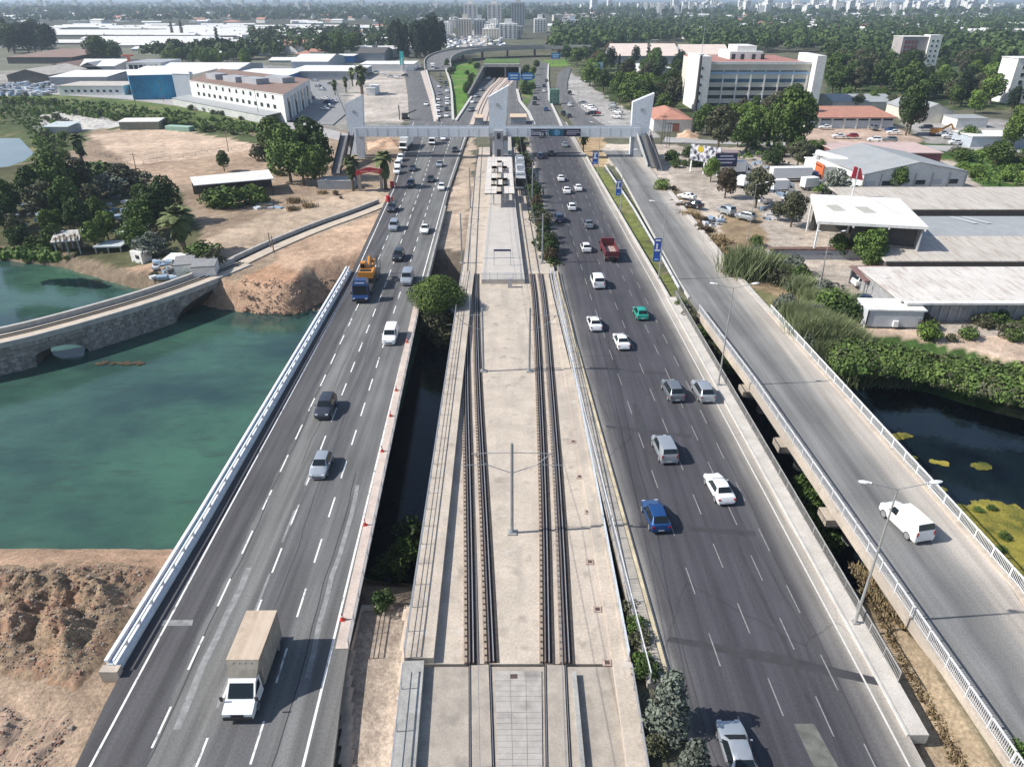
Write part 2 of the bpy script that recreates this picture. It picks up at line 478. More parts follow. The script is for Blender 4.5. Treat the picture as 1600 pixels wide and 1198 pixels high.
zone([(190, 262), (400, 234), (460, 236), (480, 262), (330, 286), (250, 290)], (.36, .26, .185))
zone([(420, 330), (600, 290), (612, 315), (560, 345), (430, 395), (380, 410), (300, 400), (330, 370)], (.44, .34, .25))
zone([(372, 480), (372, 440), (480, 385), (600, 332), (600, 345), (545, 432), (505, 478), (470, 492), (420, 492)], REDD)
zone([(440, 385), (600, 330), (600, 340), (545, 430), (500, 425), (470, 430), (430, 410)], (.52, .36, .25))
zone([(-900, 855), (300, 855), (195, 1045), (100, 1260), (-900, 1260)], (.29, .21, .15))
zone([(-900, 855), (285, 855), (265, 885), (-900, 895)], (.47, .33, .23))
zone([(-900, 1060), (180, 1060), (110, 1260), (-900, 1260)], (.40, .295, .21))
zone([(510, 1300), (541, 1025), (560, 880), (650, 880), (630, 1300)], (.42, .34, .27))
zone([(1280, 840), (1450, 1000), (1620, 1300), (1440, 1300)], (.38, .29, .19))
zone([(650, 185), (740, 185), (640, 440), (700, 470), (870, 470), (840, 200), (900, 200), (1060, 450), (1040, 480), (960, 480)], (.28, .22, .17))
zone([(668, 430), (716, 430), (745, 240), (735, 200), (725, 240)], (.47, .37, .28))
zone([(745, 145), (705, 190), (705, 100), (745, 96)], (.10, .20, .035))
zone([(812, 130), (828, 106), (845, 98), (836, 150), (822, 165)], (.09, .15, .04))
zone([(845, 95), (900, 92), (890, 103), (850, 106)], (.12, .22, .04))
zone([(885, 225), (1060, 225), (1180, 330), (1230, 395), (1330, 500), (1700, 560), (1700, 520), (1330, 480), (1160, 450), (1040, 300), (960, 260)], SANDY)
zone([(1000, 230), (1700, 230), (1900, 560), (1450, 520), (1330, 500), (1200, 400)], (.40, .345, .29))
zone([(1130, 330), (1190, 330), (1200, 400), (1300, 470), (1340, 520), (1200, 480), (1140, 430)], DRY)
zone([(1025, 290), (1055, 292), (1160, 400), (1185, 445), (1150, 440), (1070, 345)], DRY)
zone([(1160, 445), (1340, 500), (1420, 520), (1900, 590), (1900, 760), (1600, 650), (1310, 600), (1250, 600)], (.15, .145, .07))
zone([(1300, 494), (1420, 514), (1600, 528), (1900, 560), (1900, 602), (1600, 574), (1480, 558), (1340, 530)], (.50, .38, .29))
zone([(880, 215), (912, 225), (975, 300), (1045, 430), (1062, 470), (1040, 462), (960, 325)], (.17, .19, .06))
zone([(880, 205), (940, 210), (950, 260), (915, 262)], (.40, .29, .17))
zone([(1270, 220), (1470, 225), (1900, 300), (1900, 330), (1480, 250), (1290, 240)], (.06, .11, .025))
zone([(1250, 195), (1400, 195), (1445, 222), (1400, 226), (1240, 226)], (.44, .33, .26))
zone([(1400, 185), (1560, 185), (1700, 215), (1700, 235), (1450, 224)], (.33, .31, .29))
zone([(1480, 235), (1900, 235), (1900, 300), (1530, 290)], (.06, .12, .028))
zone([(880, 120), (890, 112), (960, 160), (1010, 190), (1030, 215), (900, 215)], (.36, .34, .32))
zone([(560, 105), (640, 105), (645, 190), (560, 190), (545, 150)], (.44, .39, .34))
zone([(400, 100), (520, 110), (545, 190), (440, 190), (400, 150)], (.26, .25, .24))
zone([(1290, 60), (2500, 60), (2500, 180), (1290, 170)], (.05, .075, .03))
zone([(880, 90), (1080, 90), (1090, 180), (1010, 190), (930, 140)], (.06, .08, .03))
PJ = P + np.stack([wob(P, 5), wob(P[:, ::-1] + 31, 5)], 1) * 1.1 * np.clip(P[:, 1] / 120, .6, 4)[:, None]
COL = np.tile(np.array([.12, .12, .08]), (len(P), 1))
for poly, col in zones:
    k = inside(PJ, np.array(poly)); COL[k] = col
bank = (d > -BW) & (d < 1)
left_b = bank & (P[:, 0] < -16); COL[left_b] = (.42, .28, .19); COL[bank & (P[:, 0] < -60)] = (.20, .155, .11)
right_b = bank & (P[:, 0] > 28) & (P[:, 1] > 66); COL[right_b] = (.05, .09, .025)
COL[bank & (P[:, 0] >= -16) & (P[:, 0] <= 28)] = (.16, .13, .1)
COL[d > 1] = (.06, .09, .06)
green = (COL[:, 1] > COL[:, 0])
n1 = wob(P, 22); n2 = wob(P, 6)
COL *= (1 + .20 * n1 + .14 * n2)[:, None]
COL[green & (n2 > .30)] = COL[green & (n2 > .30)] * .5 + np.array([.26, .22, .12]) * .5
nx, ny = len(xs), len(ys)
ZG = Z.reshape(len(ys), len(xs))
def landz(x, y):
    i = min(max(int(np.searchsorted(xs, x)) - 1, 0), len(xs) - 2); j = min(max(int(np.searchsorted(ys, y)) - 1, 0), len(ys) - 2)
    u = (x - xs[i]) / (xs[i + 1] - xs[i]); v = (y - ys[j]) / (ys[j + 1] - ys[j])
    return float((ZG[j, i] * (1 - u) + ZG[j, i + 1] * u) * (1 - v) + (ZG[j + 1, i] * (1 - u) + ZG[j + 1, i + 1] * u) * v)
def GT(px, py, lowest=-4.95):
    """point of the terrain that the photograph shows at pixel px, py"""
    z = -.45
    for _ in range(8):
        p = G(px, py, z); z = .5 * z + .5 * max(lowest, landz(p.x, p.y))
    return G(px, py, z)

i0 = (np.arange(ny - 1)[:, None] * nx + np.arange(nx - 1)[None]).ravel()
F = np.stack([i0, i0 + 1, i0 + nx + 1, i0 + nx], 1)
me = bpy.data.meshes.new('ground')
me.vertices.add(len(P)); me.vertices.foreach_set('co', np.concatenate([P, Z[:, None]], 1).ravel())
me.loops.add(len(F) * 4); me.loops.foreach_set('vertex_index', F.ravel())
me.polygons.add(len(F)); me.polygons.foreach_set('loop_start', np.arange(len(F)) * 4)
me.polygons.foreach_set('use_smooth', np.ones(len(F), bool))
me.update(calc_edges=True)
ca = me.color_attributes.new('zone', 'FLOAT_COLOR', 'POINT')
ca.data.foreach_set('color', np.concatenate([np.clip(COL, .01, .9), np.ones((len(P), 1))], 1).ravel())
gm = bpy.data.materials.new('ground'); gm.use_nodes = True
n, l = gm.node_tree.nodes, gm.node_tree.links
b = n['Principled BSDF']; b.inputs['Roughness'].default_value = .95; b.inputs['Specular IOR Level'].default_value = .1
at = n.new('ShaderNodeAttribute'); at.attribute_name = 'zone'
g = n.new('ShaderNodeNewGeometry'); out = at.outputs['Color']
for sc_, lo_, hi_, a_, b_ in ((.5, .72, 1.25, .35, .65), (4.0, .7, 1.3, .3, .7), (.06, .85, 1.15, .4, .6)):
    t = n.new('ShaderNodeTexNoise'); t.inputs['Scale'].default_value = sc_; t.inputs['Detail'].default_value = 8; t.inputs['Roughness'].default_value = .7
    l.new(g.outputs['Position'], t.inputs['Vector'])
    mr = n.new('ShaderNodeMapRange'); mr.inputs[1].default_value = a_; mr.inputs[2].default_value = b_; mr.inputs[3].default_value = lo_; mr.inputs[4].default_value = hi_
    l.new(t.outputs['Fac'], mr.inputs[0])
    mx = n.new('ShaderNodeMix'); mx.data_type = 'RGBA'; mx.blend_type = 'MULTIPLY'; mx.inputs[0].default_value = 1
    l.new(out, mx.inputs[6]); l.new(mr.outputs[0], mx.inputs[7]); out = mx.outputs[2]
    if sc_ == .5:
        bp = n.new('ShaderNodeBump'); bp.inputs['Strength'].default_value = .9; bp.inputs['Distance'].default_value = .35
        l.new(t.outputs['Fac'], bp.inputs['Height']); l.new(bp.outputs[0], b.inputs['Normal'])
l.new(out, b.inputs['Base Color'])
me.materials.append(gm)
ground = bpy.data.objects.new('ground', me); C.objects.link(ground); tag(ground, kind='structure')

def watermat(name, c1, c2, scale, rough=.06):
    m = M(name, c1, rough, 0, scale, col2=c2, fine=False, contrast=.36)
    n, l = m.node_tree.nodes, m.node_tree.links
    g = n.new('ShaderNodeNewGeometry'); t = n.new('ShaderNodeTexNoise'); t.inputs['Scale'].default_value = 1.1; t.inputs['Detail'].default_value = 4
    l.new(g.outputs['Position'], t.inputs[0])
    bp = n.new('ShaderNodeBump'); bp.inputs['Strength'].default_value = .22; bp.inputs['Distance'].default_value = .09
    l.new(t.outputs['Fac'], bp.inputs['Height']); l.new(bp.outputs[0], n['Principled BSDF'].inputs['Normal'])
    n['Principled BSDF'].inputs['IOR'].default_value = 1.33
    return m
wl = watermat('teal_river_water', (.030, .070, .056), (.055, .130, .088), .05, .1)
mix_noise(wl, (.016, .036, .042), .05, .48, .62, stretch=(1, 1.6, 1), amount=.7)
mix_noise(wl, (.045, .12, .055), .06, .62, .74, amount=.5); mix_noise(wl, (.03, .05, .04), .5, .52, .7, stretch=(.5, 1.5, 1), amount=.45)
wr = watermat('dark_river_water', (.004, .008, .014), (.008, .016, .022), .25)
def waterplane(name, x0, x1, y0, y1, z, mat):
    mb = MB(); mb.quad((x0, y0, z), (x1, y0, z), (x1, y1, z), (x0, y1, z), mat)
    o = mb.build(name, mat); tag(o, kind='structure'); return o
waterplane('river_water', -260, -14.5, 44, 230, -5, wl)
waterplane('river_water', -14.5, 300, 40, 140, -5, wr)
pm = watermat('pale_pond_water', (.10, .13, .15), (.16, .19, .21), .1)
waterplane('pond_water', -420, -128, 160, 262, -1.6, pm)

# ---------------------------------------------------------------- roads
def atY(p, Ys):
    out = []
    for Y in Ys:
        if Y <= p[0].y: a, b_ = p[0], p[1]
        elif Y >= p[-1].y: a, b_ = p[-2], p[-1]
        else:
            i = max(k for k in range(len(p) - 1) if p[k].y <= Y); a, b_ = p[i], p[i + 1]
        t = (Y - a.y) / (b_.y - a.y); out.append(a + (b_ - a) * t)
    return out
def yr(a, b_, s):
    k = max(1, int(round((b_ - a) / s))); return [a + (b_ - a) * i / k for i in range(k + 1)]
A0 = path([(117, 1198), (188, 1048), (318, 830), (546, 432), (612, 292), (634, 213)])
A1 = path([(520, 1198), (541, 1025), (655, 480), (701, 300), (738, 190)])
EL = path([(140, 1198), (330, 845), (550, 440), (617, 292), (640, 213)])
ER = path([(473, 1198), (650, 470), (697, 300), (735, 190)])
B0 = path([(1087, 1198), (1040, 1030), (880, 460), (845, 300), (825, 215), (818, 190)])
B1 = path([(1447, 1198), (1372, 1060), (1036, 452), (925, 262), (885, 190)])
D0 = path([(1590, 1198), (1180, 602), (1068, 452), (968, 268), (925, 212)])
D1 = path([(1740, 1198), (1600, 938), (1165, 450), (1060, 320), (1000, 240), (965, 205)])
YN = yr(14, 288, 6)
sheet('left_highway', atY(A0, YN), atY(A1, YN), asph_L, 0, .45)
sheet('right_highway', atY(B0, YN), atY(B1, YN), asph_R, 0, .45)
YD = yr(14, 230, 6)
sheet('service_road_bridge', atY(D0, YD), atY(D1, YD), asph_B, 0, .45)

marks = MB()
def mark(mb, p, y0, y1, wd, z=.006, mat=white_road):
    q = clipY(p, y0, y1)
    if len(q) < 2: return
    a, b_ = offs(q, -wd / 2), offs(q, wd / 2)
    for i in range(len(q) - 1):
        mb.quad((a[i].x, a[i].y, z), (b_[i].x, b_[i].y, z), (b_[i + 1].x, b_[i + 1].y, z), (a[i + 1].x, a[i + 1].y, z), mat)
eL, eR = atY(EL, YN), atY(ER, YN)
mark(marks, eL, 14, 288, .16); mark(marks, eR, 14, 288, .18)
for k, ph in ((1, 2.7), (2, .4), (3, 1.6)):
    p = [a.lerp(b_, k / 4) for a, b_ in zip(eL, eR)]
    y = 14 + ph
    while y < 285:
        mark(marks, p, y, y + 3.0, .15); y += 6.0
p = [a.lerp(b_, .515) + Vector((-.35, 0, 0)) for a, b_ in zip(eL, eR)]
y = 15.0
while y < 60: mark(marks, p, y, y + 4.4, .2, .004, faded_road); y += 8.3
b0, b1 = atY(B0, YN), atY(B1, YN)
for u, ph, wd in ((.26, 0, .09), (.47, 3, .09), (.66, 1.5, .09), (.78, 5, .09)):
    p = [a.lerp(b_, u) for a, b_ in zip(b0, b1)]; y = 14 + ph
    while y < 285: mark(marks, p, y, y + 3.0, wd, .006, faded_road); y += 7.0
p = [a.lerp(b_, .93) for a, b_ in zip(b0, b1)]
mark(marks, p, 14, 280, .14, .006, M('dusty_line', (.6, .57, .52), .8, .1, 2))
tag(marks.build('lane_markings'), kind='structure')
# tarred joints and patches across the right highway
tar = MB(); tm = M('tar_patch', (.045, .044, .048), .8, .2, 1)
tm2 = M('cracked_patch', (.13, .13, .115), .9, .3, 1.2)
def crosspatch(mb, pts, mat, z=.004): mb.add([(*G(x, y)[:2], z) for x, y in pts], [tuple(range(len(pts)))], mat)
crosspatch(tar, [(1041, 1001), (1380, 1072), (1378, 1060), (1200, 1018), (1046, 994)][::-1], tm)
crosspatch(tar, [(1000, 822), (1180, 838), (1180, 830), (998, 816)][::-1], tm)
crosspatch(tar, [(948, 668), (1080, 684), (1080, 679), (946, 664)][::-1], tm)
crosspatch(tar, [(922, 576), (1040, 586), (1040, 582), (921, 573)][::-1], tm)
crosspatch(tar, [(1240, 1130), (1272, 1130), (1310, 1198), (1278, 1210)][::-1], tm2)
crosspatch(tar, [(255, 968), (302, 968), (300, 977), (250, 977)][::-1], M('pale_patch', (.24, .24, .235), .9, .3, 1.5))
for (pa, pb, u, y0_, y1_, wd_, mt_) in [(b0, b1, .10, 20, 120, .07, tm), (b0, b1, .36, 16, 64, .08, tm), (b0, b1, .36, 78, 150, .07, tm), (b0, b1, .56, 25, 200, .06, tm), (b0, b1, .80, 18, 90, .07, tm), (b0, b1, .62, 30, 52, .35, tm), (b0, b1, .30, 60, 73, .5, tm),
                                   (eL, eR, .26, 16, 230, .09, tm), (eL, eR, .60, 40, 120, .07, tm), (eL, eR, .86, 16, 60, .09, tm), (eL, eR, .40, 60, 110, .06, tm), (eL, eR, .33, 30, 46, .5, MATS['pale_patch']), (eL, eR, .9, 34, 58, .4, MATS['pale_patch'])]:
    pq = resample(clipY([a.lerp(b_, u) for a, b_ in zip(pa, pb)], y0_, y1_), 2.5)
    pq = [Vector((q.x + .12 * math.sin(i * .9 + u * 9) + .05 * math.sin(i * 2.7), q.y, 0)) for i, q in enumerate(pq)]
    mark(tar, pq, y0_, y1_, wd_, .0035, mt_)
tag(tar.build('road_patches'), kind='structure')

# roads beyond the footbridge
def pxroad(name, lp, rp, mat=asph_far, z=0.0, skirt=.45):
    ysl = sorted(set([y for _, y in lp] + [y for _, y in rp]), reverse=True)
    def ip(pts, y):
        pts = sorted(pts, key=lambda q: -q[1])
        for (x0, y0), (x1, y1) in zip(pts, pts[1:]):
            if y1 <= y <= y0: return x0 + (x1 - x0) * (y0 - y) / max(1e-6, y0 - y1)
        return pts[0][0] if y > pts[0][1] else pts[-1][0]
    return sheet(name, [G(ip(lp, y), y, z) for y in ysl], [G(ip(rp, y), y, z) for y in ysl], mat, 0, skirt)
pxroad('left_highway', [(636, 213), (639, 190), (637, 150), (632, 115), (640, 104), (655, 99)], [(739, 191), (707, 189), (706, 150), (675, 120), (660, 110), (658, 99)], asph_far, .004)
pxroad('underpass_road', [(707, 196), (714, 182), (735, 150), (757, 122)], [(740, 196), (745, 178), (757, 150), (772, 128), (775, 122)], asph_far, .008)
pxroad('tunnel_exit_road', [(793, 200), (792, 180), (793, 150), (792, 128), (793, 112)], [(840, 200), (824, 180), (810, 160), (807, 140), (808, 112)], asph_far, .008)
pxroad('right_highway', [(822, 200), (815, 186), (833, 150), (838, 104)], [(890, 200), (872, 180), (857, 150), (855, 98)], asph_far, .004)
pxroad('service_road', [(918, 212), (893, 190), (878, 165), (868, 140), (872, 115), (885, 106)], [(975, 212), (935, 190), (903, 165), (885, 140), (887, 125), (892, 108)], asph_far, .004)
pxroad('canal_road', [(-200, 152), (80, 147)], [(-200, 145), (80, 140)], M('dusty_road', (.36, .345, .33), .9, .1, .2))
flatpoly('canal_road', [(60, 146), (200, 155), (300, 168), (420, 192), (545, 222), (560, 213), (430, 182), (320, 160), (210, 147), (100, 141)], MATS['dusty_road'], -.1)
flatpoly('car_park', [(430, 190), (520, 195), (540, 178), (520, 130), (450, 120), (410, 140)], M('car_park_asphalt', (.24, .24, .24), .9, .15, .2), -.1)
flatpoly('side_road', [(1035, 222), (1700, 243), (1700, 236), (1500, 228), (1260, 223), (1150, 222), (1040, 214)], MATS['dusty_road'], -.1)
kerbw = M('kerb_concrete', (.52, .50, .46), .85, .12, 1)
for nm, pts, wd, h in (('lane_divider', [(708, 190), (706, 150), (703, 128), (697, 110), (692, 100)], .5, .7), ('lane_divider', [(683, 190), (677, 150), (668, 118), (664, 104)], .5, .7),
                       ('kerb', [(712, 190), (737, 152)], .5, .5), ('kerb', [(885, 215), (872, 185), (858, 155), (856, 120), (857, 100)], .5, .2), ('kerb', [(835, 196), (826, 176), (812, 158), (808, 140)], .6, .3)):
    mb = MB(); sweep(mb, path(pts), rect(-wd, wd, -.2, h), kerbw); tag(mb.build(nm), kind='structure')
flatpoly('median_strip', [(657, 112), (664, 110), (679, 165), (684, 190), (678, 190), (671, 157)], M('pinkish_paving', (.5, .42, .37), .9, .1, .5), .12)
# ---------------------------------------------------------------- bridge decks, piers, parapets, railings
def put(mb, name, root, mat=None, smooth=False):
    """build a mesh given in world coordinates as a part of an unrotated thing"""
    L = root.location; mb.v = [(v[0] - L[0], v[1] - L[1], v[2] - L[2]) for v in mb.v]
    return mb.build(name, mat, root, smooth)
def spread(mesh_ob, root, pts, rots=None):
    """copies of one part at world points under a thing; the first uses mesh_ob itself"""
    for i, p_ in enumerate(pts):
        o = mesh_ob if i == 0 else mesh_ob.copy()
        if i: C.objects.link(o)
        o.parent = root; o.location = Vector(p_) - root.location
        if rots is not None: o.rotation_euler = (0, 0, rots[i] if hasattr(rots, '__len__') else rots)
def heading(p, q): return math.atan2(-(q.x - p.x), q.y - p.y)

def deck(name, label, l, r_, y0, y1, th=1.3, top=-.03, inset=.25, piers=(), cap=False, mat=None):
    Ys = yr(y0, y1, 6); a, b_ = atY(l, Ys), atY(r_, Ys)
    root = thing(name, label, 'bridge', (a[0].lerp(b_[0], .5).x, y0, 0))
    mat = mat or conc_g
    mb = MB()
    for i in range(len(Ys) - 1):
        A, B_, A2, B2 = a[i], b_[i], a[i + 1], b_[i + 1]
        for (p_, q_, s_) in ((A, A2, 1), (B_, B2, -1)):
            pass
    prof_l = [(0, top), (0, top - .5), (inset * 4, top - th), (inset * 4 + .3, top - th), (inset * 4 + .3, top)]
    vs = []
    for p_, q_ in zip(a, b_):
        wdt = q_.x - p_.x
        for x_, z_ in ((0, top), (0, top - .45), (1.1, top - th), (wdt - 1.1, top - th), (wdt, top - .45), (wdt, top)): vs.append((p_.x + x_, p_.y, z_))
    fs = []
    for i in range(len(a) - 1):
        for j in range(6):
            j2 = (j + 1) % 6; fs.append((i * 6 + j, i * 6 + j2, (i + 1) * 6 + j2, (i + 1) * 6 + j))
    fs += [tuple(range(5, -1, -1)), tuple(range((len(a) - 1) * 6, len(a) * 6))]
    mb.add(vs, fs, mat)
    put(mb, 'deck_slab', root, mat)
    for yp in piers:
        A = atY(l, [yp])[0]; B_ = atY(r_, [yp])[0]
        m2 = MB(); wd = B_.x - A.x
        if cap:
            e = .8
            m2.add([(A.x - e, yp - 1, -2.3), (B_.x + e, yp - 1, -2.3), (B_.x + e, yp + 1, -2.3), (A.x - e, yp + 1, -2.3),
                    (A.x - e, yp - 1, top - th - .01), (B_.x + e, yp - 1, top - th - .01), (B_.x + e, yp + 1, top - th - .01), (A.x - e, yp + 1, top - th - .01),
                    (A.x + 1.5, yp - .8, -2.9), (B_.x - 1.5, yp - .8, -2.9), (B_.x - 1.5, yp + .8, -2.9), (A.x + 1.5, yp + .8, -2.9)],
                   [(4, 5, 6, 7), (0, 1, 5, 4), (1, 2, 6, 5), (2, 3, 7, 6), (3, 0, 4, 7), (8, 9, 1, 0), (9, 10, 2, 1), (10, 11, 3, 2), (11, 8, 0, 3), (11, 10, 9, 8)], conc)
        put(m2, 'pier_cap', root) if cap else None
        for u in ((.25, .75) if wd > 8 else (.2, .8)):
            m3 = MB(); m3.tube((A.x + wd * u, yp, -8), (A.x + wd * u, yp, -2.9 if cap else top - th), .7, conc_g, 10)
            put(m3, 'pier', root)
    return root
deck('highway_bridge', 'wide concrete highway bridge slab carrying the left lanes over teal water', A0, A1, 45, 112, piers=(58, 78, 98))
deck('highway_bridge', 'concrete highway bridge slab carrying the dark lanes right of the tramway', B0, B1, 41, 108, piers=(52, 68, 84, 100))
deck('service_bridge', 'narrow concrete bridge slab under the pale service road over dark river', D0, D1, 42, 98, th=1.5, piers=(54, 66.5, 79), cap=True)

# the tram viaduct: deck, raised walkway on the left, low ledge on the right
V0 = path([(613, 1198), (630, 1045), (690, 640), (718, 452), (722, 430), (735, 320), (748, 240), (752, 205)])
V1 = path([(1012, 1198), (990, 1060), (933, 760), (885, 520), (868, 440), (853, 340), (838, 270), (828, 205)])
viad = deck('tram_viaduct', 'long pale concrete tram viaduct between the two highways', V0, V1, 35.2, 117, th=1.6, top=-.03, piers=(46, 60, 74, 88, 102), mat=conc)
YV = yr(35.2, 117, 4)
v0, v1 = atY(V0, YV), atY(V1, YV)
sheet('viaduct_deck', v0, v1, conc, 0, 0)
YV2 = yr(14, 35, 3)
sheet('tram_approach', atY(V0, YV2), atY(V1, YV2), pave, -.06, .9)
YV3 = yr(117.2, 236, 6)
sheet('station_trackbed', atY(V0, YV3), atY(V1, YV3), conc, -.02, .7)
wk = MB(); sweep(wk, v0, rect(.05, 2.15, .0, .6), conc)
wkb = MB(); sweep(wkb, atY(V0, YV2), rect(.05, 1.5, -.1, .55), conc_g)
put(wk, 'walkway', viad); put(wkb, 'approach_wall', viad)
lg = MB(); sweep(lg, v1, rect(-1.3, -.05, .0, .16), conc); sweep(lg, v1, rect(-.35, -.03, .16, .3), conc); put(lg, 'ledge', viad)
rw = MB(); sweep(rw, atY(V1, YV2), rect(-1.35, -.05, -.1, .5), conc); put(rw, 'approach_wall', viad)
# drain boxes in the deck
dmat = M('drain_hole', (.09, .06, .05), .9, .3, 2)
pts = [(912, 640), (895, 690), (905, 745), (918, 800), (921, 878), (933, 952), (948, 1035)]
mb = MB(); mb.box((0, 0, .02), (.62, .62, .06), M('rust_stained_concrete', (.42, .32, .27), .9, .25, 3)); mb.box((0.03, -.02, .08), (.34, .34, .015), dmat)
dr = mb.build('drain'); spread(dr, viad, [G(x, y, 0) for x, y in pts])
mb = MB(); mb.box((0, 0, 0), (.75, .6, .05), conc_g); mb.box((0, 0, .05), (.5, .38, .015), dmat)
q = mb.build('manhole', None, viad); q.location = G(803, 1057, -.05) - viad.location

def railing(name, label, p, h=1.05, post=2.0, bars=(.35, .7, 1.05), mat=None, bal=0.0, postw=.06, z0=0.0, barw=.04, group=None, toprail=.07):
    mat = mat or steel
    root = thing(name, label, 'railing', tuple(p[0]), 0, group)
    tr = MB(); sweep(tr, p, rect(-toprail / 2, toprail / 2, z0 + h - toprail, z0 + h), mat); put(tr, 'handrail', root)
    for z in bars:
        if z >= h - .02: continue
        b2 = MB(); sweep(b2, p, rect(-barw / 2, barw / 2, z0 + z - barw, z0 + z), mat); put(b2, 'rail_bar', root)
    pp = resample(p, post)
    mb = MB(); mb.box((0, 0, 0), (postw, postw, h), mat); po = mb.build('post')
    spread(po, root, [Vector((q_.x, q_.y, q_.z + z0)) for q_ in pp])
    if bal:
        b3 = MB(); bp_ = resample(p, bal)
        for q_ in bp_: b3.box((q_.x, q_.y, q_.z + z0 + .12), (.035, .035, h - .2), mat, bottom=False)
        o = put(b3, 'balusters', root); o['kind'] = 'stuff'
    return root
railing('railing', 'thin grey three-bar railing along the left edge of the tram viaduct', offs(v0, .12), 1.05, 2.4, (.38, .72), steel, z0=.6)
railing('railing', 'bluish railing along the right edge of the tram viaduct', offs(v1, -.18), 1.0, 2.6, (.4, .7), M('pale_blue_rail', (.52, .57, .62), .5, .1, 1), z0=.3)
railing('railing', 'short railing on the wall beside the ribbed tram approach, bottom left', offs(clipY(atY(V0, YV2), 20, 34), .15), 1.0, 3.2, (.5,), steel, z0=.55)
railing('railing', 'short railing on the wall beside the tram approach, nearest the silvery spruces', offs(clipY(atY(V1, YV2), 20, 34), -.2), 1.0, 3.2, (.5,), steel, z0=.5)
# left highway: white and blue pipe parapet on its outer edge
PL = clipY(atY(A0, yr(34.6, 118, 4)), 34.6, 118)
PL = offs(PL, -.15)
pr = thing('bridge_parapet', 'white and blue pipe parapet along the outer edge of the left highway bridge', 'parapet', tuple(PL[0]))
mb = MB(); sweep(mb, PL, rect(-.75, .15, -.3, .30), white_p); put(mb, 'kerb', pr)
for o_, z_, wd, hh, mt in ((-.62, .86, .26, .22, white_p), (-.32, .80, .22, .08, bluep), (-.08, .95, .14, .13, white_p), (-.45, .52, .12, .1, bluep)):
    mb = MB(); sweep(mb, PL, rect(o_ - wd / 2, o_ + wd / 2, z_, z_ + hh), mt); put(mb, 'rail_pipe', pr)
mb = MB(); mb.box((-.4, 0, .3), (.5, .10, .45), M('post_white', (.7, .7, .7), .5, .1, 1)); spread(mb.build('post'), pr, resample(PL, 2.0))
mb = MB(); mb.box((-.3, -.3, -.4), (1.3, .6, 1.0), conc); o = mb.build('end_block', None, pr)
# left highway, inner edge: pinkish kerb strip with railing
PR = atY(A1, yr(36.5, 106, 4))
mb = MB(); sweep(mb, offs(PR, -.2), rect(-.7, .25, -.2, .10), M('pinkish_concrete', (.52, .43, .37), .9, .14, .5)); put(mb, 'kerb_strip', pk := thing('kerb_strip', 'pinkish concrete edge strip inside the left highway railing', 'kerb', tuple(PR[0])))
railing('railing', 'grey two-bar railing on the inner edge of the left highway bridge', offs(PR, .12), 1.0, 2.4, (.3, .6), steel)
YM = yr(106, 160, 6)
mb = MB(); a_ = atY(A1, YM); sweep(mb, offs(a_, .1), rect(0, .35, -.4, .75), conc_g); root = thing('barrier_wall', 'low grey barrier wall beside the left highway near the round bush', 'wall', tuple(a_[0])); put(mb, 'wall', root)
# right highway: left verge walkway with railing, kerb
BL = atY(B0, yr(33.5, 118, 4))
vk = thing('bridge_walkway', 'narrow walkway with yellowed kerb along the left edge of the dark highway', 'walkway', tuple(BL[0]))
mb = MB(); sweep(mb, BL, rect(-1.75, .0, -.9, .16), M('walkway_concrete', (.40, .36, .31), .9, .18, .8)); put(mb, 'footway', vk)
mb = MB(); sweep(mb, BL, rect(-.42, -.12, .16, .26), M('yellowed_kerb', (.50, .42, .28), .9, .25, .6)); put(mb, 'kerb', vk)
railing('railing', 'grey railing with many balusters along the left edge of the dark highway', offs(BL, -1.6), 1.1, 2.5, (.15,), railp, bal=.28, z0=.16)
BR = atY(B1, yr(29.5, 106, 4))
mb = MB(); sweep(mb, BR, rect(-.05, 1.25, -.7, .14), M('footway_concrete', (.50, .46, .41), .9, .14, .5)); sk = thing('footway', 'sandy concrete footway along the right edge of the dark highway', 'footway', tuple(BR[0])); put(mb, 'slab', sk)
mb = MB(); sweep(mb, BR, rect(-.2, -.05, -.1, .2), kerbw); put(mb, 'kerb', sk)
BRr = [q for q in offs(BR, 1.15) if q.y > 33.2]
railing('railing', 'dull grey baluster railing between dark highway and the service bridge gap', BRr, 1.05, 2.2, (.15,), M('dull_rail', (.33, .32, .30), .6, .15, 1), bal=.16, z0=.14)
# service bridge railings, both sides
DL = atY(D0, yr(18, 100, 4)); DRt = atY(D1, yr(18, 100, 4))
for pp, s_, lab in ((DL, -1, 'white baluster railing along the left side of the service bridge'), (DRt, 1, 'white baluster railing along the river side of the service bridge')):
    kb = thing('bridge_kerb', 'raised pale kerb under the ' + ('left' if s_ < 0 else 'river side') + ' railing of the service bridge', 'kerb', tuple(pp[0]))
    mb = MB(); sweep(mb, pp, rect(-.55 if s_ < 0 else -.05, .05 if s_ < 0 else .55, -.8, .18), conc); put(mb, 'kerb', kb)
    railing('railing', lab, offs(pp, .35 * s_), 1.1, 2.4, (.15,), white_p if s_ > 0 else railp, bal=.17, z0=.18, postw=.11, toprail=.1)
# guard rail beside the service road further on
gp = path([(1060, 455), (1030, 400), (990, 330), (945, 262)])
railing('guard_rail', 'white guard rail between grassy median and service road', gp, .75, 3.0, (), railp, toprail=.28, postw=.1)
mb = MB(); mp_ = atY(B1, yr(106, 225, 8)); sweep(mb, mp_, rect(-.05, .35, -.3, .22), kerbw); tag(mb.build('kerb'), kind='structure')
mb = MB(); mp_ = atY(D0, yr(106, 205, 8)); sweep(mb, mp_, rect(-.25, .05, -.3, .14), kerbw); tag(mb.build('kerb'), kind='structure')
mb = MB(); mp_ = atY(D1, yr(100, 190, 8)); sweep(mb, mp_, rect(-.05, .9, -.3, .12), M('footway_concrete'), ); tag(mb.build('kerb'), kind='structure')

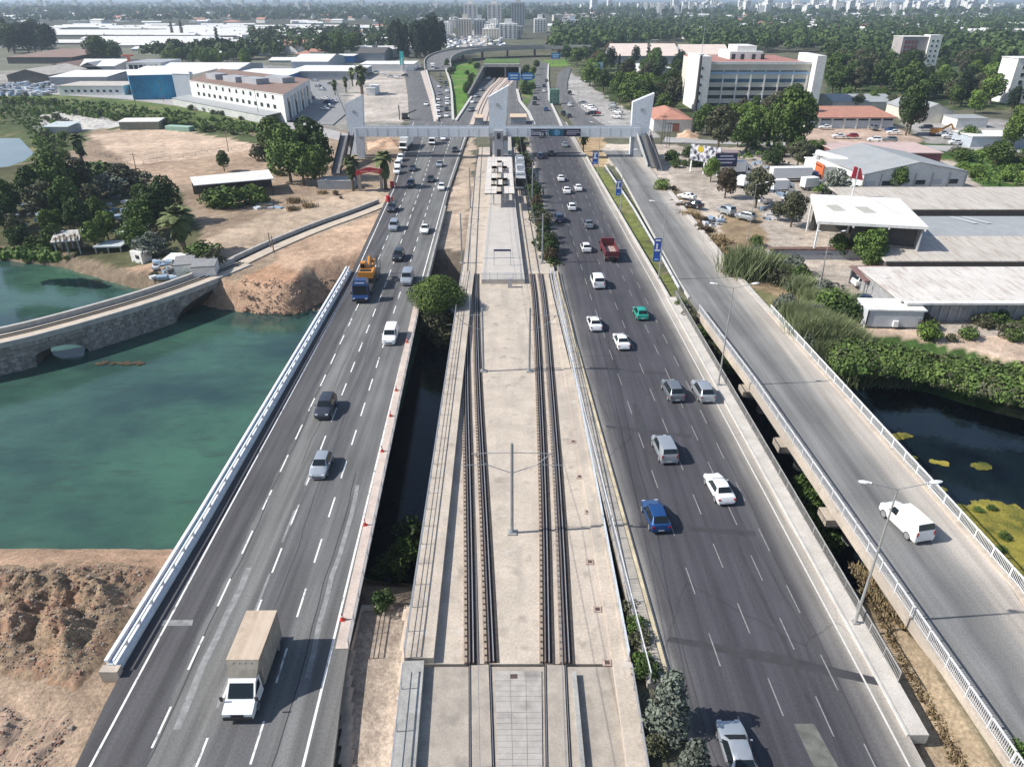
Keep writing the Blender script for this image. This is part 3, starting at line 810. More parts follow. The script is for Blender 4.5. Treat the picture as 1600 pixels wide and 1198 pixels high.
# ---------------------------------------------------------------- tram tracks
TL = path([(753, 1198), (750, 1040), (743.5, 798), (736, 600), (735.5, 480), (736, 430), (744.5, 302), (748.5, 250), (752, 205)])
TR = path([(873, 1198), (868, 1040), (861.5, 798), (852, 620), (843.5, 480), (837, 430), (816, 302), (811, 255), (806, 205)])
def smooth(p, it=2):
    for _ in range(it):
        q = [p[0]]
        for a, b_ in zip(p, p[1:]): q += [a.lerp(b_, .25), a.lerp(b_, .75)]
        q.append(p[-1]); p = q
    return p
TL, TR = smooth(TL), smooth(TR)
plm = M('stained_plinth', (.31, .25, .195), .9, .2, 1.5)
darkb = M('rust_shade_band', (.055, .043, .037), .9, .35, 2.5)  # dark brown for rust, with the shadow along the rails painted in
for p, lab in ((TL, 'left tram track with dark bands and rows of rail fasteners'), (TR, 'right tram track with dark bands and rows of rail fasteners')):
    rt = thing('tram_track', lab, 'tram track', (p[0].x, 35, 0))
    on = clipY(p, 35.2, 117); ap = clipY(p, 14, 35.1); st = clipY(p, 117.2, 236)
    for s_ in (-.72, .72):
        mb = MB(); sweep(mb, on, rect(s_ - .18, s_ + .66, .004, .05), darkb); put(mb, 'track_bed', rt)
        mb = MB(); sweep(mb, on, rect(s_ - .44, s_ - .18, .0, .12), plm); put(mb, 'plinth', rt)
        for o_, hh, nm in ((0, .24, 'rail'), (.27, .22, 'guard_rail')):
            mb = MB(); sweep(mb, on, rect(s_ + o_ - .07, s_ + o_ + .07, .05, .09), rust); sweep(mb, on, rect(s_ + o_ - .03, s_ + o_ + .03, .09, hh - .03), rust)
            sweep(mb, on, rect(s_ + o_ - .035, s_ + o_ + .035, hh - .03, hh), railtop if nm == 'rail' else steel); put(mb, nm, rt)
        mb = MB()
        for q_ in resample(offs(on, s_ - .3), .62): mb.box((q_.x, q_.y, .12), (.12, .16, .05), darkb, bottom=False)
        o = put(mb, 'fasteners', rt); o['kind'] = 'stuff'
        for seg, z_ in ((ap, -.06), (st, -.02)):
            mb = MB(); sweep(mb, seg, rect(s_ - .10, s_ + .10, z_ + .002, z_ + .012), darkb)
            sweep(mb, seg, rect(s_ - .03, s_ + .03, z_ + .012, z_ + .07), rust); sweep(mb, seg, rect(s_ - .032, s_ + .032, z_ + .07, z_ + .09), railtop); put(mb, 'rail', rt)
    mb = MB(); sweep(mb, ap, rect(-.62, .62, -.055, .02), pave); put(mb, 'paving_slab', rt)
# paved strips of the approach: long concrete blocks between and beside the tracks
apm = MB(); c0, c1 = clipY(TL, 14, 35.1), clipY(TR, 14, 35.1)
ribp = mix_noise(M('ribbed_paving', (.38, .35, .32), .9, .14, 1.0), (.22, .20, .185), .4, .55, .7)
for y in yr(15, 34.6, .42)[:-1]:
    xa = atY(TL, [y])[0].x + 1.0; xb = atY(TR, [y])[0].x - .9; wd = (xb - xa - .1) / 3
    for k in range(3): apm.box((xa + wd * (k + .5), y + .21, -.058), (wd - .02, .40, .06 + .012 * R.random()), ribp, bottom=False)
o = apm.build('paving_slabs'); tag(o, kind='stuff')
mb = MB(); q = atY(TR, [14, 34])
mb.box(((q[0].x + q[1].x) / 2 + 1.55, 24, -.058), (.3, 20.5, .45), conc_g); o = mb.build('channel_wall'); tag(o, kind='structure')

# ---------------------------------------------------------------- catenary masts
def wire(mb, a, b_, r=.012, mat=None, sag=0):
    n = 6
    pts = [Vector(a).lerp(Vector(b_), i / n) - Vector((0, 0, sag * 4 * (i / n) * (1 - i / n))) for i in range(n + 1)]
    for p_, q_ in zip(pts, pts[1:]): mb.tube(p_, q_, r, mat, 3, cap=False)
mst = M('mast_steel', (.30, .32, .34), .5, .12, 1, metal=.4)
def mast(px, py, h, arms, label):
    g_ = G(px, py, 0)
    t = thing('catenary_mast', label, 'mast', tuple(g_), 0, 'catenary masts of the tramway')
    mb = MB(); mb.box((0, 0, 0), (.8, .8, .12), conc_g); mb.box((0, 0, .12), (.45, .45, .06), mst); mb.build('base_plate', None, t)
    mb = MB(); mb.tube((0, 0, .15), (0, 0, h), .15, mst, 10, .12); mb.build('pole', None, t)
    for s_ in arms:
        mb = MB()
        mb.tube((0, 0, h - .9), (s_ * 3.4, 0, h - 1.0), .035, mst, 5); mb.tube((0, 0, h - 3.0), (s_ * 2.2, 0, h - 2.1), .035, mst, 5)
        mb.tube((s_ * 2.2, 0, h - 2.1), (s_ * 4.4, 0, h - 2.2), .028, mst, 5); mb.tube((s_ * 2.1, 0, h - 2.1), (s_ * 3.3, 0, h - 1.0), .028, mst, 5)
        mb.tube((s_ * 3.0, 0, h - 1.02), (s_ * 3.0, 0, h - 1.3), .05, M('insulator', (.35, .2, .15), .4, .1, 1), 6)
        mb.build('cantilever_arm', None, t)
    return g_
mast(800, 832, 9.5, (-1, 1), 'tall grey catenary mast standing between the tracks in the middle of the viaduct')
mast(755.5, 580, 8.7, (-1,), 'left of the two catenary masts on the far half of the viaduct')
mast(827, 580, 8.7, (1,), 'right of the two catenary masts on the far half of the viaduct')
mast(847, 411, 9.0, (-1,), 'catenary mast right of the station platform end, beside the dark hedge')
mast(722, 411, 9.0, (1,), 'catenary mast left of the station platform end')
mast(831.5, 318, 9.0, (-1,), 'catenary mast right of the platform canopy')
mast(735, 325, 9.0, (1,), 'catenary mast left of the platform canopy')
wmat = M('contact_wire', (.12, .12, .13), .5, 0)
for p, side_ in ((TL, 'left'), (TR, 'right')):
    wt = thing('overhead_line', 'thin overhead contact line strung above the %s tram track' % side_, 'wires', (p[0].x, 16, 7)); wm = MB(); wn = MB()
    ysn = [16, G(800, 832).y, G(0, 580).y, G(0, 411).y, G(0, 320).y, 236]
    q = atY(p, ysn)
    for a, b_ in zip(q, q[1:]):
        wire(wm, (a.x, a.y, 7.2), (b_.x, b_.y, 7.2), .02, wmat); wire(wn, (a.x, a.y, 8.3), (b_.x, b_.y, 8.3), .02, wmat, .35)
    put(wm, 'contact_wire', wt); put(wn, 'carrier_wire', wt)

# ---------------------------------------------------------------- lamp posts
lampw = M('lamp_head', (.82, .82, .80), .4, .03, 1)
polem = M('lamp_pole', (.36, .36, .35), .5, .1, 1, metal=.3)
def lamppost(h=12.8, arm=2.0):
    t = thing('street_lamp', '-', 'street lamp', (0, 0, 0), 0, 'double street lamps along the highways')
    mb = MB(); mb.box((0, 0, 0), (.4, .4, .3), polem); mb.build('base', None, t)
    mb = MB(); mb.tube((0, 0, .3), (0, 0, h), .12, polem, 8, .05); mb.build('pole', None, t)
    for s_ in (-1, 1):
        mb = MB(); mb.tube((0, 0, h - .05), (s_ * arm, 0, h + .45), .035, polem, 6); mb.build('lamp_arm', None, t)
        mb = MB(); vs = []; n = 8
        for k, (u, wd, ht) in enumerate(((0, .06, .05), (.25, .15, .1), (.6, .19, .12), (.9, .12, .08), (1.0, .03, .03))):
            for i in range(n): a = 2 * pi * i / n; vs.append((s_ * (arm - .1 + u * .95), cos(a) * wd, h + .48 + u * .12 + sin(a) * ht))
        mb.add(vs, [(k * n + i, k * n + (i + 1) % n, (k + 1) * n + (i + 1) % n, (k + 1) * n + i) for k in range(4) for i in range(n)] + [tuple(range(n)), tuple(range(5 * n - 1, 4 * n - 1, -1))], lampw)
        mb.build('lamp_head', None, t, True)
    return t
lamp0 = lamppost()
LP = [(1335, 975, 'double street lamp standing left of the white van, nearest to the camera'),
      (1122, 603, 'double street lamp by the railing right of the silver estate car'),
      (1029, 437, 'double street lamp with blue direction board at the end of the grassy median'),
      (969, 330, 'double street lamp with a blue banner halfway along the grassy median'),
      (934, 272, 'double street lamp with a blue banner nearest the footbridge'),
      (1168, 375, 'slim street lamp on the sandy yard in front of the warehouses'),
      (1275, 470, 'slim utility lamp among the reeds beside the sandy track'),
      (902, 182, 'street lamp beyond the footbridge, beside the parked cars'),
      (645, 150, 'street lamp left of the road behind the footbridge')]
for i, (x, y, lab) in enumerate(LP):
    if i: o = copy_tree(lamp0)
    else: o = lamp0
    o.location = G(x, y, 0 if i < 5 else -.4); o['label'] = lab
    if i in (5, 6): o.scale = (.8, .8, .85)
bn = M('blue_sign', (.02, .09, .42), .5, .05, 1)
for (x, y, z0, z1, wd, lab) in ((1029, 437, 3.2, 7.2, 1.15, 'blue direction board with white lettering hung on a lamp post by the green median'), (969, 330, 3.5, 6.8, 1.1, 'narrow blue banner hung on the lamp post halfway along the median'), (934, 272, 2.6, 5.8, 1.5, 'blue and white banner hung on the lamp post nearest the footbridge')):
    g_ = G(x, y, 0); t = thing('lamp_banner', lab, 'banner', (g_.x - wd / 2 - .15, g_.y, z0), 0, 'blue banners on the lamp posts')
    mb = MB(); mb.box((0, 0, 0), (wd, .08, z1 - z0), bn); mb.build('panel', None, t)
    mb = MB()
    for q_ in (((0, -.05, (z1 - z0) * .45), (wd * .75, .02, .3)), ((-.1, -.05, (z1 - z0) * .55), (wd * .25, .02, .9)), ((0, -.05, z1 - z0 - .5), (wd * .7, .02, .28)), ((0, -.05, .25), (wd * .6, .02, .25))):
        mb = MB(); mb.box(*q_, white_p if q_[0][2] > .3 else M('pale_blue_print', (.25, .5, .75), .5, 0)); mb.build('print', None, t)
    mb = MB(); mb.box((wd / 2 + .08, 0, .1), (.16, .05, .05), polem); mb.box((wd / 2 + .08, 0, z1 - z0 - .2), (.16, .05, .05), polem); mb.build('bracket', None, t)

# ---------------------------------------------------------------- station
plat = M('platform_paving', (.47, .43, .39), .85, .08, .4)
PZ = .75
pl = [G(752, 437, PZ), G(763, 325, PZ), G(768, 262, PZ), G(772, 205, PZ)]; prr = [G(820, 437, PZ), G(806, 325, PZ), G(801, 262, PZ), G(798, 205, PZ)]
stn = thing('tram_platform', 'long pale island platform between the two tram tracks', 'platform', (pl[0].x + 4, pl[0].y, 0))
mb = MB()
for i in range(3):
    a, b_, c_, d_ = pl[i], prr[i], prr[i + 1], pl[i + 1]
    mb.add([(*a[:2], -.05), (*b_[:2], -.05), (*c_[:2], -.05), (*d_[:2], -.05), a, b_, c_, d_], [(4, 5, 6, 7), (0, 1, 5, 4), (1, 2, 6, 5), (3, 0, 4, 7)], plat)
put(mb, 'slab', stn)
for pp, s_ in ((pl, 1), (prr, -1)):
    mb = MB(); sweep(mb, pp, rect(s_ * .5 - .2, s_ * .5 + .2, .004, .012), M('tactile_strip', (.40, .38, .35), .8, .1, 2)); put(mb, 'edge_strip', stn)
railing('railing', 'white mesh railing across the near end of the tram platform', [G(753, 437, PZ), G(819, 437, PZ)], 1.2, 1.3, (.3, .9), railp, bal=.15)
mb = MB(); t = thing('name_board', 'dark blue station name board on two thin posts', 'sign', tuple(G(785, 415, PZ)))
for s_ in (-1.45, 1.45): m2 = MB(); m2.tube((s_, 0, 0), (s_, 0, 2.9), .045, mst, 6); m2.build('post', None, t)
mb.box((0, 0, 2.6), (3.0, .08, .34), M('navy_sign', (.02, .03, .10), .4, 0)); mb.build('board', None, t)
t = thing('control_cabinet', 'small grey control cabinet below the platform end railing', 'cabinet', tuple(G(797, 449, 0)))
mb = MB(); mb.box((0, 0, 0), (.8, .6, .1), conc_g); mb.build('plinth', None, t)
mb = MB(); mb.box((0, 0, .1), (.7, .5, 1.3), M('cabinet_grey', (.3, .32, .34), .5, .05, 1)); mb.box((0, -.26, .15), (.6, .02, 1.2), steel); mb.build('body', None, t)
mb = MB(); mb.box((0, 0, 1.4), (.8, .6, .08), steel); mb.build('lid', None, t)
# canopy
CZ = 3.9
ca_, cb_, cc_, cd_ = G(757, 303, CZ), G(804, 303, CZ), G(799, 246, CZ), G(762, 246, CZ)
t = thing('platform_canopy', 'beige panelled platform canopy with square openings', 'canopy', ((ca_.x + cb_.x) / 2, ca_.y, 0))
pan = M('canopy_panel', (.60, .55, .50), .7, .08, .6)
holes = {(0, 0): 0, (1, 1): 1, (2, 2): 1, (0, 3): 1, (1, 4): 1, (3, 2): 1, (2, 0): 1, (2, 4): 1, (1, 2): 1, (3, 4): 1}
holes = {(1, 1), (1, 3), (2, 4), (3, 1), (2, 0), (3, 3), (2, 2)}
ncol, nrow = 5, 6
for i in range(ncol):
    for j in range(nrow):
        q = [ca_.lerp(cb_, (i + a) / ncol).lerp(cd_.lerp(cc_, (i + a) / ncol), (j + b_) / nrow) for a, b_ in ((.02, .015), (.98, .015), (.98, .985), (.02, .985))]
        if (i, j) in holes:
            m2 = MB()
            for a, b_ in ((0, 1), (1, 2), (2, 3), (3, 0)):
                A, B_ = Vector(q[a]), Vector(q[b_]); m2.quad(A, B_, B_ + Vector((0, 0, .5)), A + Vector((0, 0, .5)), pan); m2.quad(B_ * .98 + A * .02, A * .98 + B_ * .02, A * .98 + B_ * .02 + Vector((0, 0, .5)), B_ * .98 + A * .02 + Vector((0, 0, .5)), pan)
            put(m2, 'skylight_frame', t); continue
        m2 = MB(); m2.add([*q, *[Vector(v) + Vector((0, 0, .14)) for v in q]], [(4, 5, 6, 7), (3, 2, 1, 0), (0, 1, 5, 4), (1, 2, 6, 5), (2, 3, 7, 6), (3, 0, 4, 7)], pan); put(m2, 'roof_panel', t)
mb = MB()
for u in (.06, .94):
    a, b_ = ca_.lerp(cb_, u), cd_.lerp(cc_, u); sweep(mb, [a, b_], rect(-.1, .1, -.25, -.02), dsteel)
for v in (.02, .35, .68, .98):
    a, b_ = ca_.lerp(cd_, v), cb_.lerp(cc_, v); sweep(mb, [a, b_], rect(-.1, .1, -.3, -.03), dsteel)
put(mb, 'roof_frame', t)
for v in (.06, .35, .65, .94):
    for u in (.3, .7):
        a = ca_.lerp(cb_, u).lerp(cd_.lerp(cc_, u), v); m2 = MB(); m2.tube((a.x, a.y, PZ), (a.x, a.y, CZ - .3), .13, steel, 8); put(m2, 'column', t)

# the footbridge
FY = 219.5
fb = thing('footbridge', 'long white steel footbridge crossing all lanes with three tall fin towers', 'footbridge', (-3, FY, 0))
fw = M('footbridge_white', (.66, .69, .73), .45, .04, .2)
fx = lambda px, z: (px - 800) * (FY / (FPX * cT + (0))) if False else None
def XF(px, py_z, Y=FY):
    """x at distance Y for a pixel column, given height z"""
    dep = Y * cT + (H - py_z) * sT
    return (px - 800) / FPX * dep
z_b, z_t = 5.9, 8.4
for (x0, x1) in ((556, 764), (790, 1002)):
    X0, X1 = XF(x0, 7), XF(x1, 7)
    m2 = MB(); m2.box(((X0 + X1) / 2, FY, z_b), (X1 - X0, .35, z_t - z_b), fw); put(m2, 'girder', fb)
    m2 = MB(); m2.box(((X0 + X1) / 2, FY + 3.2, z_b), (X1 - X0, .35, z_t - z_b), fw); put(m2, 'girder', fb)
    m2 = MB(); m2.box(((X0 + X1) / 2, FY + 1.6, z_b + .3), (X1 - X0, 2.85, .3), conc_g); put(m2, 'deck', fb)
    m2 = MB(); nj = int((X1 - X0) / 3)
    for i in range(nj + 1): m2.box((X0 + .2 + (X1 - X0 - .4) * i / nj, FY - .2, z_b), (.05, .05, z_t - z_b), M('joint_grey', (.5, .53, .56), .5, 0))
    put(m2, 'panel_joints', fb)
    for yy in (FY, FY + 3.2):
        m2 = MB(); sweep(m2, [Vector((X0, yy, z_t + .55)), Vector((X1, yy, z_t + .55))], rect(-.03, .03, -.03, .03), steel)
        for i in range(int((X1 - X0) / 2.5) + 1): m2.box((X0 + i * 2.5, yy, z_t), (.05, .05, .56), steel)
        put(m2, 'handrail', fb)
def fin(pxl, pxr, pyl, pyr, py0, Y, lab):
    zt = lambda py: H - Y * math.tan(TH - atan((599 - py) / FPX))
    zl, zr = zt(pyl), zt(pyr)
    X0, X1 = XF(pxl, zl, Y) + .2, XF(pxr, zr, Y)
    m2 = MB(); th = 2.4
    vs = [(X0 + .3, Y, 0), (X1 - 1.2, Y, 0), (X1, Y, zr), (X0, Y, zl)]
    vs += [(x, Y + th, z) for x, _, z in vs]
    m2.add(vs, [(0, 1, 2, 3), (7, 6, 5, 4), (1, 5, 6, 2), (4, 0, 3, 7), (3, 2, 6, 7)], fw); put(m2, 'fin_tower', fb)
    m2 = MB(); m2.box(((X0 + X1) / 2 - .2, Y - .06, zl - 2.6), (.9, .05, .9), steel); put(m2, 'emblem', fb)
    return X0, X1
fin(537, 566, 163, 148, 200, FY + 3.6, 'l'); fin(762, 794, 152, 134, 200, FY + 3.6, 'c'); fin(988, 1023, 160, 146, 200, FY + 3.6, 'r')
# piers under the girders
for px in (562, 773, 790, 998):
    m2 = MB(); m2.box((XF(px, 3), FY + 1.6, -.4), (1.4 if px not in (562, 998) else 2.2, 2.2, z_b + .39), white_p if px != 562 else fw); put(m2, 'pier', fb)
# stairs with glazed escalator sides
stepm = M('stair_concrete', (.33, .32, .31), .8, .1, .8)
def stairs(px0, py0, px1, py1, wd, name, side=None):
    top = Vector((XF(px0, 6.3, FY), FY - .3, 6.3)); bot = G(px1, py1, -.2)
    dirv = bot - top; L = Vector((dirv.x, dirv.y, 0)).length; ux, uy = dirv.x / L, dirv.y / L
    n = 34; m2 = MB()
    for i in range(n):
        u0 = i / n; z = top.z + (bot.z - top.z) * u0
        cx, cy = top.x + dirv.x * (u0 + .5 / n), top.y + dirv.y * (u0 + .5 / n)
        m2.box((cx, cy, z - .5), (wd, L / n + .02, .5), stepm, rot=math.atan2(ux, -uy) * 1.0)
    put(m2, 'stair_flight', fb)
    for s_ in (-1, 1):
        off = Vector((-uy, ux, 0)) * s_ * wd / 2
        a, b_ = top + off, bot + off
        m2 = MB(); m2.add([a + Vector((0, 0, -.7)), b_ + Vector((0, 0, -.3)), b_ + Vector((0, 0, 1.1)), a + Vector((0, 0, 1.1)), a + Vector((0, 0, -.7)) + off * .06, b_ + Vector((0, 0, -.3)) + off * .06, b_ + Vector((0, 0, 1.1)) + off * .06, a + Vector((0, 0, 1.1)) + off * .06],
                          [(0, 1, 2, 3), (7, 6, 5, 4), (3, 2, 6, 7), (1, 5, 6, 2), (0, 3, 7, 4)], side or dsteel); put(m2, 'stair_side', fb)
stairs(540, 200, 525, 272, 2.2, 'a'); stairs(550, 200, 543, 250, 1.6, 'b')
stairs(1003, 205, 1020, 262, 3.0, 'c', M('stair_side_grey', (.36, .36, .35), .8, .1, 1)); stairs(1012, 205, 1031, 266, 1.4, 'd')
stairs(769, 200, 769, 243, 1.3, 'e'); stairs(790, 200, 790, 243, 1.3, 'f')
m2 = MB(); X0, X1 = XF(773, 3, FY - 3), XF(786, 3, FY - 3); m2.box(((X0 + X1) / 2, FY - 2.5, -.2), (X1 - X0, 4.0, 8.4), M('lift_shaft', (.30, .31, .34), .5, .08, 1)); put(m2, 'lift_shaft', fb)
m2 = MB(); m2.box(((X0 + X1) / 2, FY - 4.55, .8), (1.1, .08, 2.3), dsteel); m2.box(((X0 + X1) / 2, FY - 4.55, 6.0), (1.1, .08, 1.6), glass); put(m2, 'lift_door', fb)
# advertising banner on the girder
X0, X1 = XF(829.5, 7), XF(907, 7)
t = thing('advertising_banner', 'dark advertising banner reading 20 TL with a blue globe on the footbridge girder', 'banner', ((X0 + X1) / 2, FY - .32, z_b + .15))
mb = MB(); mb.box((0, 0, 0), (X1 - X0, .12, 2.1), M('banner_dark', (.012, .012, .035), .4, .2, .3)); mb.build('panel', None, t)
mb = MB(); mb.box((-1.9 + 1.6, -.08, .12), (5.2, .03, 1.86), M('banner_teal', (.01, .10, .16), .4, .4, .6)); mb.build('teal_field', None, t)
mb = MB(); mb.tube((.4, -.09, 1.05), (.4, -.14, 1.05), .85, M('globe_blue', (.12, .32, .50), .5, .5, 1.2), 20); mb.build('globe', None, t)
pal = M('banner_print', (.45, .42, .52), .5, 0)
text_mesh('20 TL', 1.25, white_p, parent=t, loc=(-3.3, -.1, .6), extrude=.02)
mb = MB()
for (x, z, wd, hh) in ((-5.9, 1.4, 3.0, .28), (-4.6, 1.5, 4.6, .2), (-6.1, .95, 2.9, .25), (-6.0, .45, 3.0, .3), (4.9, 1.45, 3.6, .16), (5.1, 1.0, 4.2, .18), (4.4, .55, 2.8, .16)): mb.box((x + .2, -.09, z), (wd, .03, hh), pal)
mb.build('small_print', None, t)
t['label'] = 'dark advertising banner reading 20 TL with a blue globe on the footbridge girder'

# tram standing beside the canopy
tr0 = G(813.5, 297, -.02); tr1 = atY(TR, [tr0.y + 24])[0]
t = thing('tram', 'white tram with dark windows stopped beside the platform canopy', 'tram', (tr0.x, tr0.y, 0), heading(tr0, tr1))
tw = M('tram_white', (.62, .63, .64), .35, .05, 1)
for k in range(3):
    m2 = MB(); y0_ = .2 + k * 8.6
    m2.box((0, y0_ + 4.1, .35), (2.55, 8.2, 1.25), tw); m2.box((0, y0_ + 4.1, 1.6), (2.52, 8.1, 1.2), glass); m2.box((0, y0_ + 4.1, 2.8), (2.5, 8.2, .55), tw, taper=.93)
    m2.build('car_body', None, t)
    for j in range(4):
        m3 = MB(); m3.box((R.uniform(-.2, .2), y0_ + 1.1 + j * 2.0, 3.35), (1.9 - .3 * (j % 2), 1.4, .45), (steel, tw, M('roof_box_grey', (.25, .26, .27), .6, .1, 1))[j % 3]); m3.build('roof_unit', None, t)
    if k < 2: m3 = MB(); m3.box((0, y0_ + 8.4, .5), (2.3, .42, 2.6), dsteel); m3.build('gangway', None, t)
m2 = MB(); m2.box((0, 0, .7), (2.3, .5, 1.9), glass, taper=.9); m2.build('windscreen', None, t)
m2 = MB(); m2.box((0, -.1, .35), (2.3, .5, .5), tw); m2.build('front_apron', None, t)
# ---------------------------------------------------------------- vehicles
def paint(name, col, metal=.0, rough=.32):
    return M('car_paint_' + name, col, rough, .04, 1.5, metal=metal, coat=.6, coord='obj', fine=False)
PW, PS, PDG, PBK, PBL, PTL, PGR, PNV, PRD, PYL = paint('white', (.80, .80, .79)), paint('silver', (.42, .45, .48), .45), paint('charcoal', (.05, .055, .07), .3), paint('black', (.016, .017, .02)), paint('blue', (.015, .07, .22), .3), paint('teal', (.01, .30, .22)), paint('grey', (.20, .22, .24), .4), paint('navy', (.015, .025, .07)), paint('red', (.30, .02, .02)), paint('yellow', (.6, .42, .05))
tl_m = M('tail_light', (.35, .01, .01), .2, 0); hl_m = M('head_light', (.7, .72, .74), .1, 0); plate_m = M('number_plate', (.7, .7, .68), .4, 0)
trim = M('black_trim', (.02, .02, .022), .5, .1, 3); rim_m = M('wheel_rim', (.45, .46, .47), .3, .1, 3, metal=.6)
gl2 = M('car_glass', (.012, .017, .02), .05, 0)
# body stations front to back (y forward +): u along the length, bonnet/shoulder height, half width at the shoulder, roof height, half width of the roof
BODY = {
 'sedan': (4.5, 1.78, [(.0, .50, .60, .52, .45), (.03, .66, .80, .70, .62), (.16, .80, .87, .84, .70), (.29, .90, .88, .95, .66), (.44, .94, .88, 1.42, .57), (.60, .96, .88, 1.45, .58), (.72, .97, .88, 1.38, .56), (.85, .98, .87, 1.03, .62), (.96, .95, .84, 1.0, .62), (1.0, .60, .78, .64, .60)], (3, 4), (6, 7), (4, 6)),
 'hatch': (4.0, 1.74, [(.0, .50, .60, .52, .45), (.03, .68, .80, .72, .62), (.17, .82, .86, .87, .70), (.28, .92, .87, .98, .66), (.43, .96, .87, 1.46, .57), (.62, .97, .87, 1.49, .58), (.82, .98, .86, 1.46, .56), (.95, .98, .85, 1.02, .60), (.98, .92, .84, .96, .62), (1.0, .55, .78, .60, .60)], (3, 4), (6, 7), (4, 6)),
 'suv': (4.5, 1.86, [(.0, .62, .66, .64, .5), (.03, .84, .86, .88, .66), (.17, .97, .92, 1.02, .74), (.27, 1.04, .93, 1.12, .70), (.40, 1.08, .93, 1.66, .62), (.62, 1.10, .93, 1.70, .64), (.86, 1.10, .92, 1.66, .61), (.96, 1.10, .90, 1.16, .66), (.985, .98, .88, 1.05, .68), (1.0, .6, .84, .66, .66)], (3, 4), (6, 7), (4, 6)),
 'van': (4.5, 1.86, [(.0, .62, .66, .64, .5), (.03, .84, .86, .88, .66), (.14, .98, .91, 1.04, .74), (.22, 1.06, .92, 1.16, .70), (.34, 1.10, .92, 1.76, .70), (.60, 1.12, .92, 1.84, .72), (.93, 1.12, .92, 1.82, .71), (.985, 1.10, .90, 1.30, .74), (.992, .9, .88, .98, .70), (1.0, .55, .84, .6, .66)], (3, 4), (6, 7), (4, 5)),
}
_wheel = None
def wheel_mesh(r=.32, wd=.21):
    n = 16; mb = MB(); vs = []
    for x, rr in ((-wd / 2, r * .8), (-wd / 2, r * .96), (-wd * .3, r), (wd * .3, r), (wd / 2, r * .96), (wd / 2, r * .8)):
        for i in range(n): a = 2 * pi * i / n; vs.append((x, cos(a) * rr, sin(a) * rr))
    mb.add(vs, [(k * n + i, k * n + (i + 1) % n, (k + 1) * n + (i + 1) % n, (k + 1) * n + i) for k in range(5) for i in range(n)], black)
    rm = MB(); vs = []
    for s_ in (-1, 1):
        o = len(rm.v); vs = [(s_ * wd * .42, 0, 0)] + [(s_ * wd * .47, cos(2 * pi * i / n) * r * .8 * (1 if i % 2 else .97), sin(2 * pi * i / n) * r * .8) for i in range(n)]
        rm.add(vs, [(0, 1 + i, 1 + (i + 1) % n) for i in range(n)], rim_m)
    return mb, rm
tyre_mb, rim_mb = wheel_mesh()
tyre_me = tyre_mb.build('tyre'); rim_me = rim_mb.build('rim')
TM_, RM_ = tyre_me.data, rim_me.data
bpy.data.objects.remove(tyre_me); bpy.data.objects.remove(rim_me)
def wheel(t, x, y, r=.32, wd=.21, parent=None):
    o = bpy.data.objects.new('wheel', TM_); C.objects.link(o); o.parent = t; o.location = (x, y, r); o.scale = (wd / .21, r / .32, r / .32)
    q = bpy.data.objects.new('rim', RM_); C.objects.link(q); q.parent = o
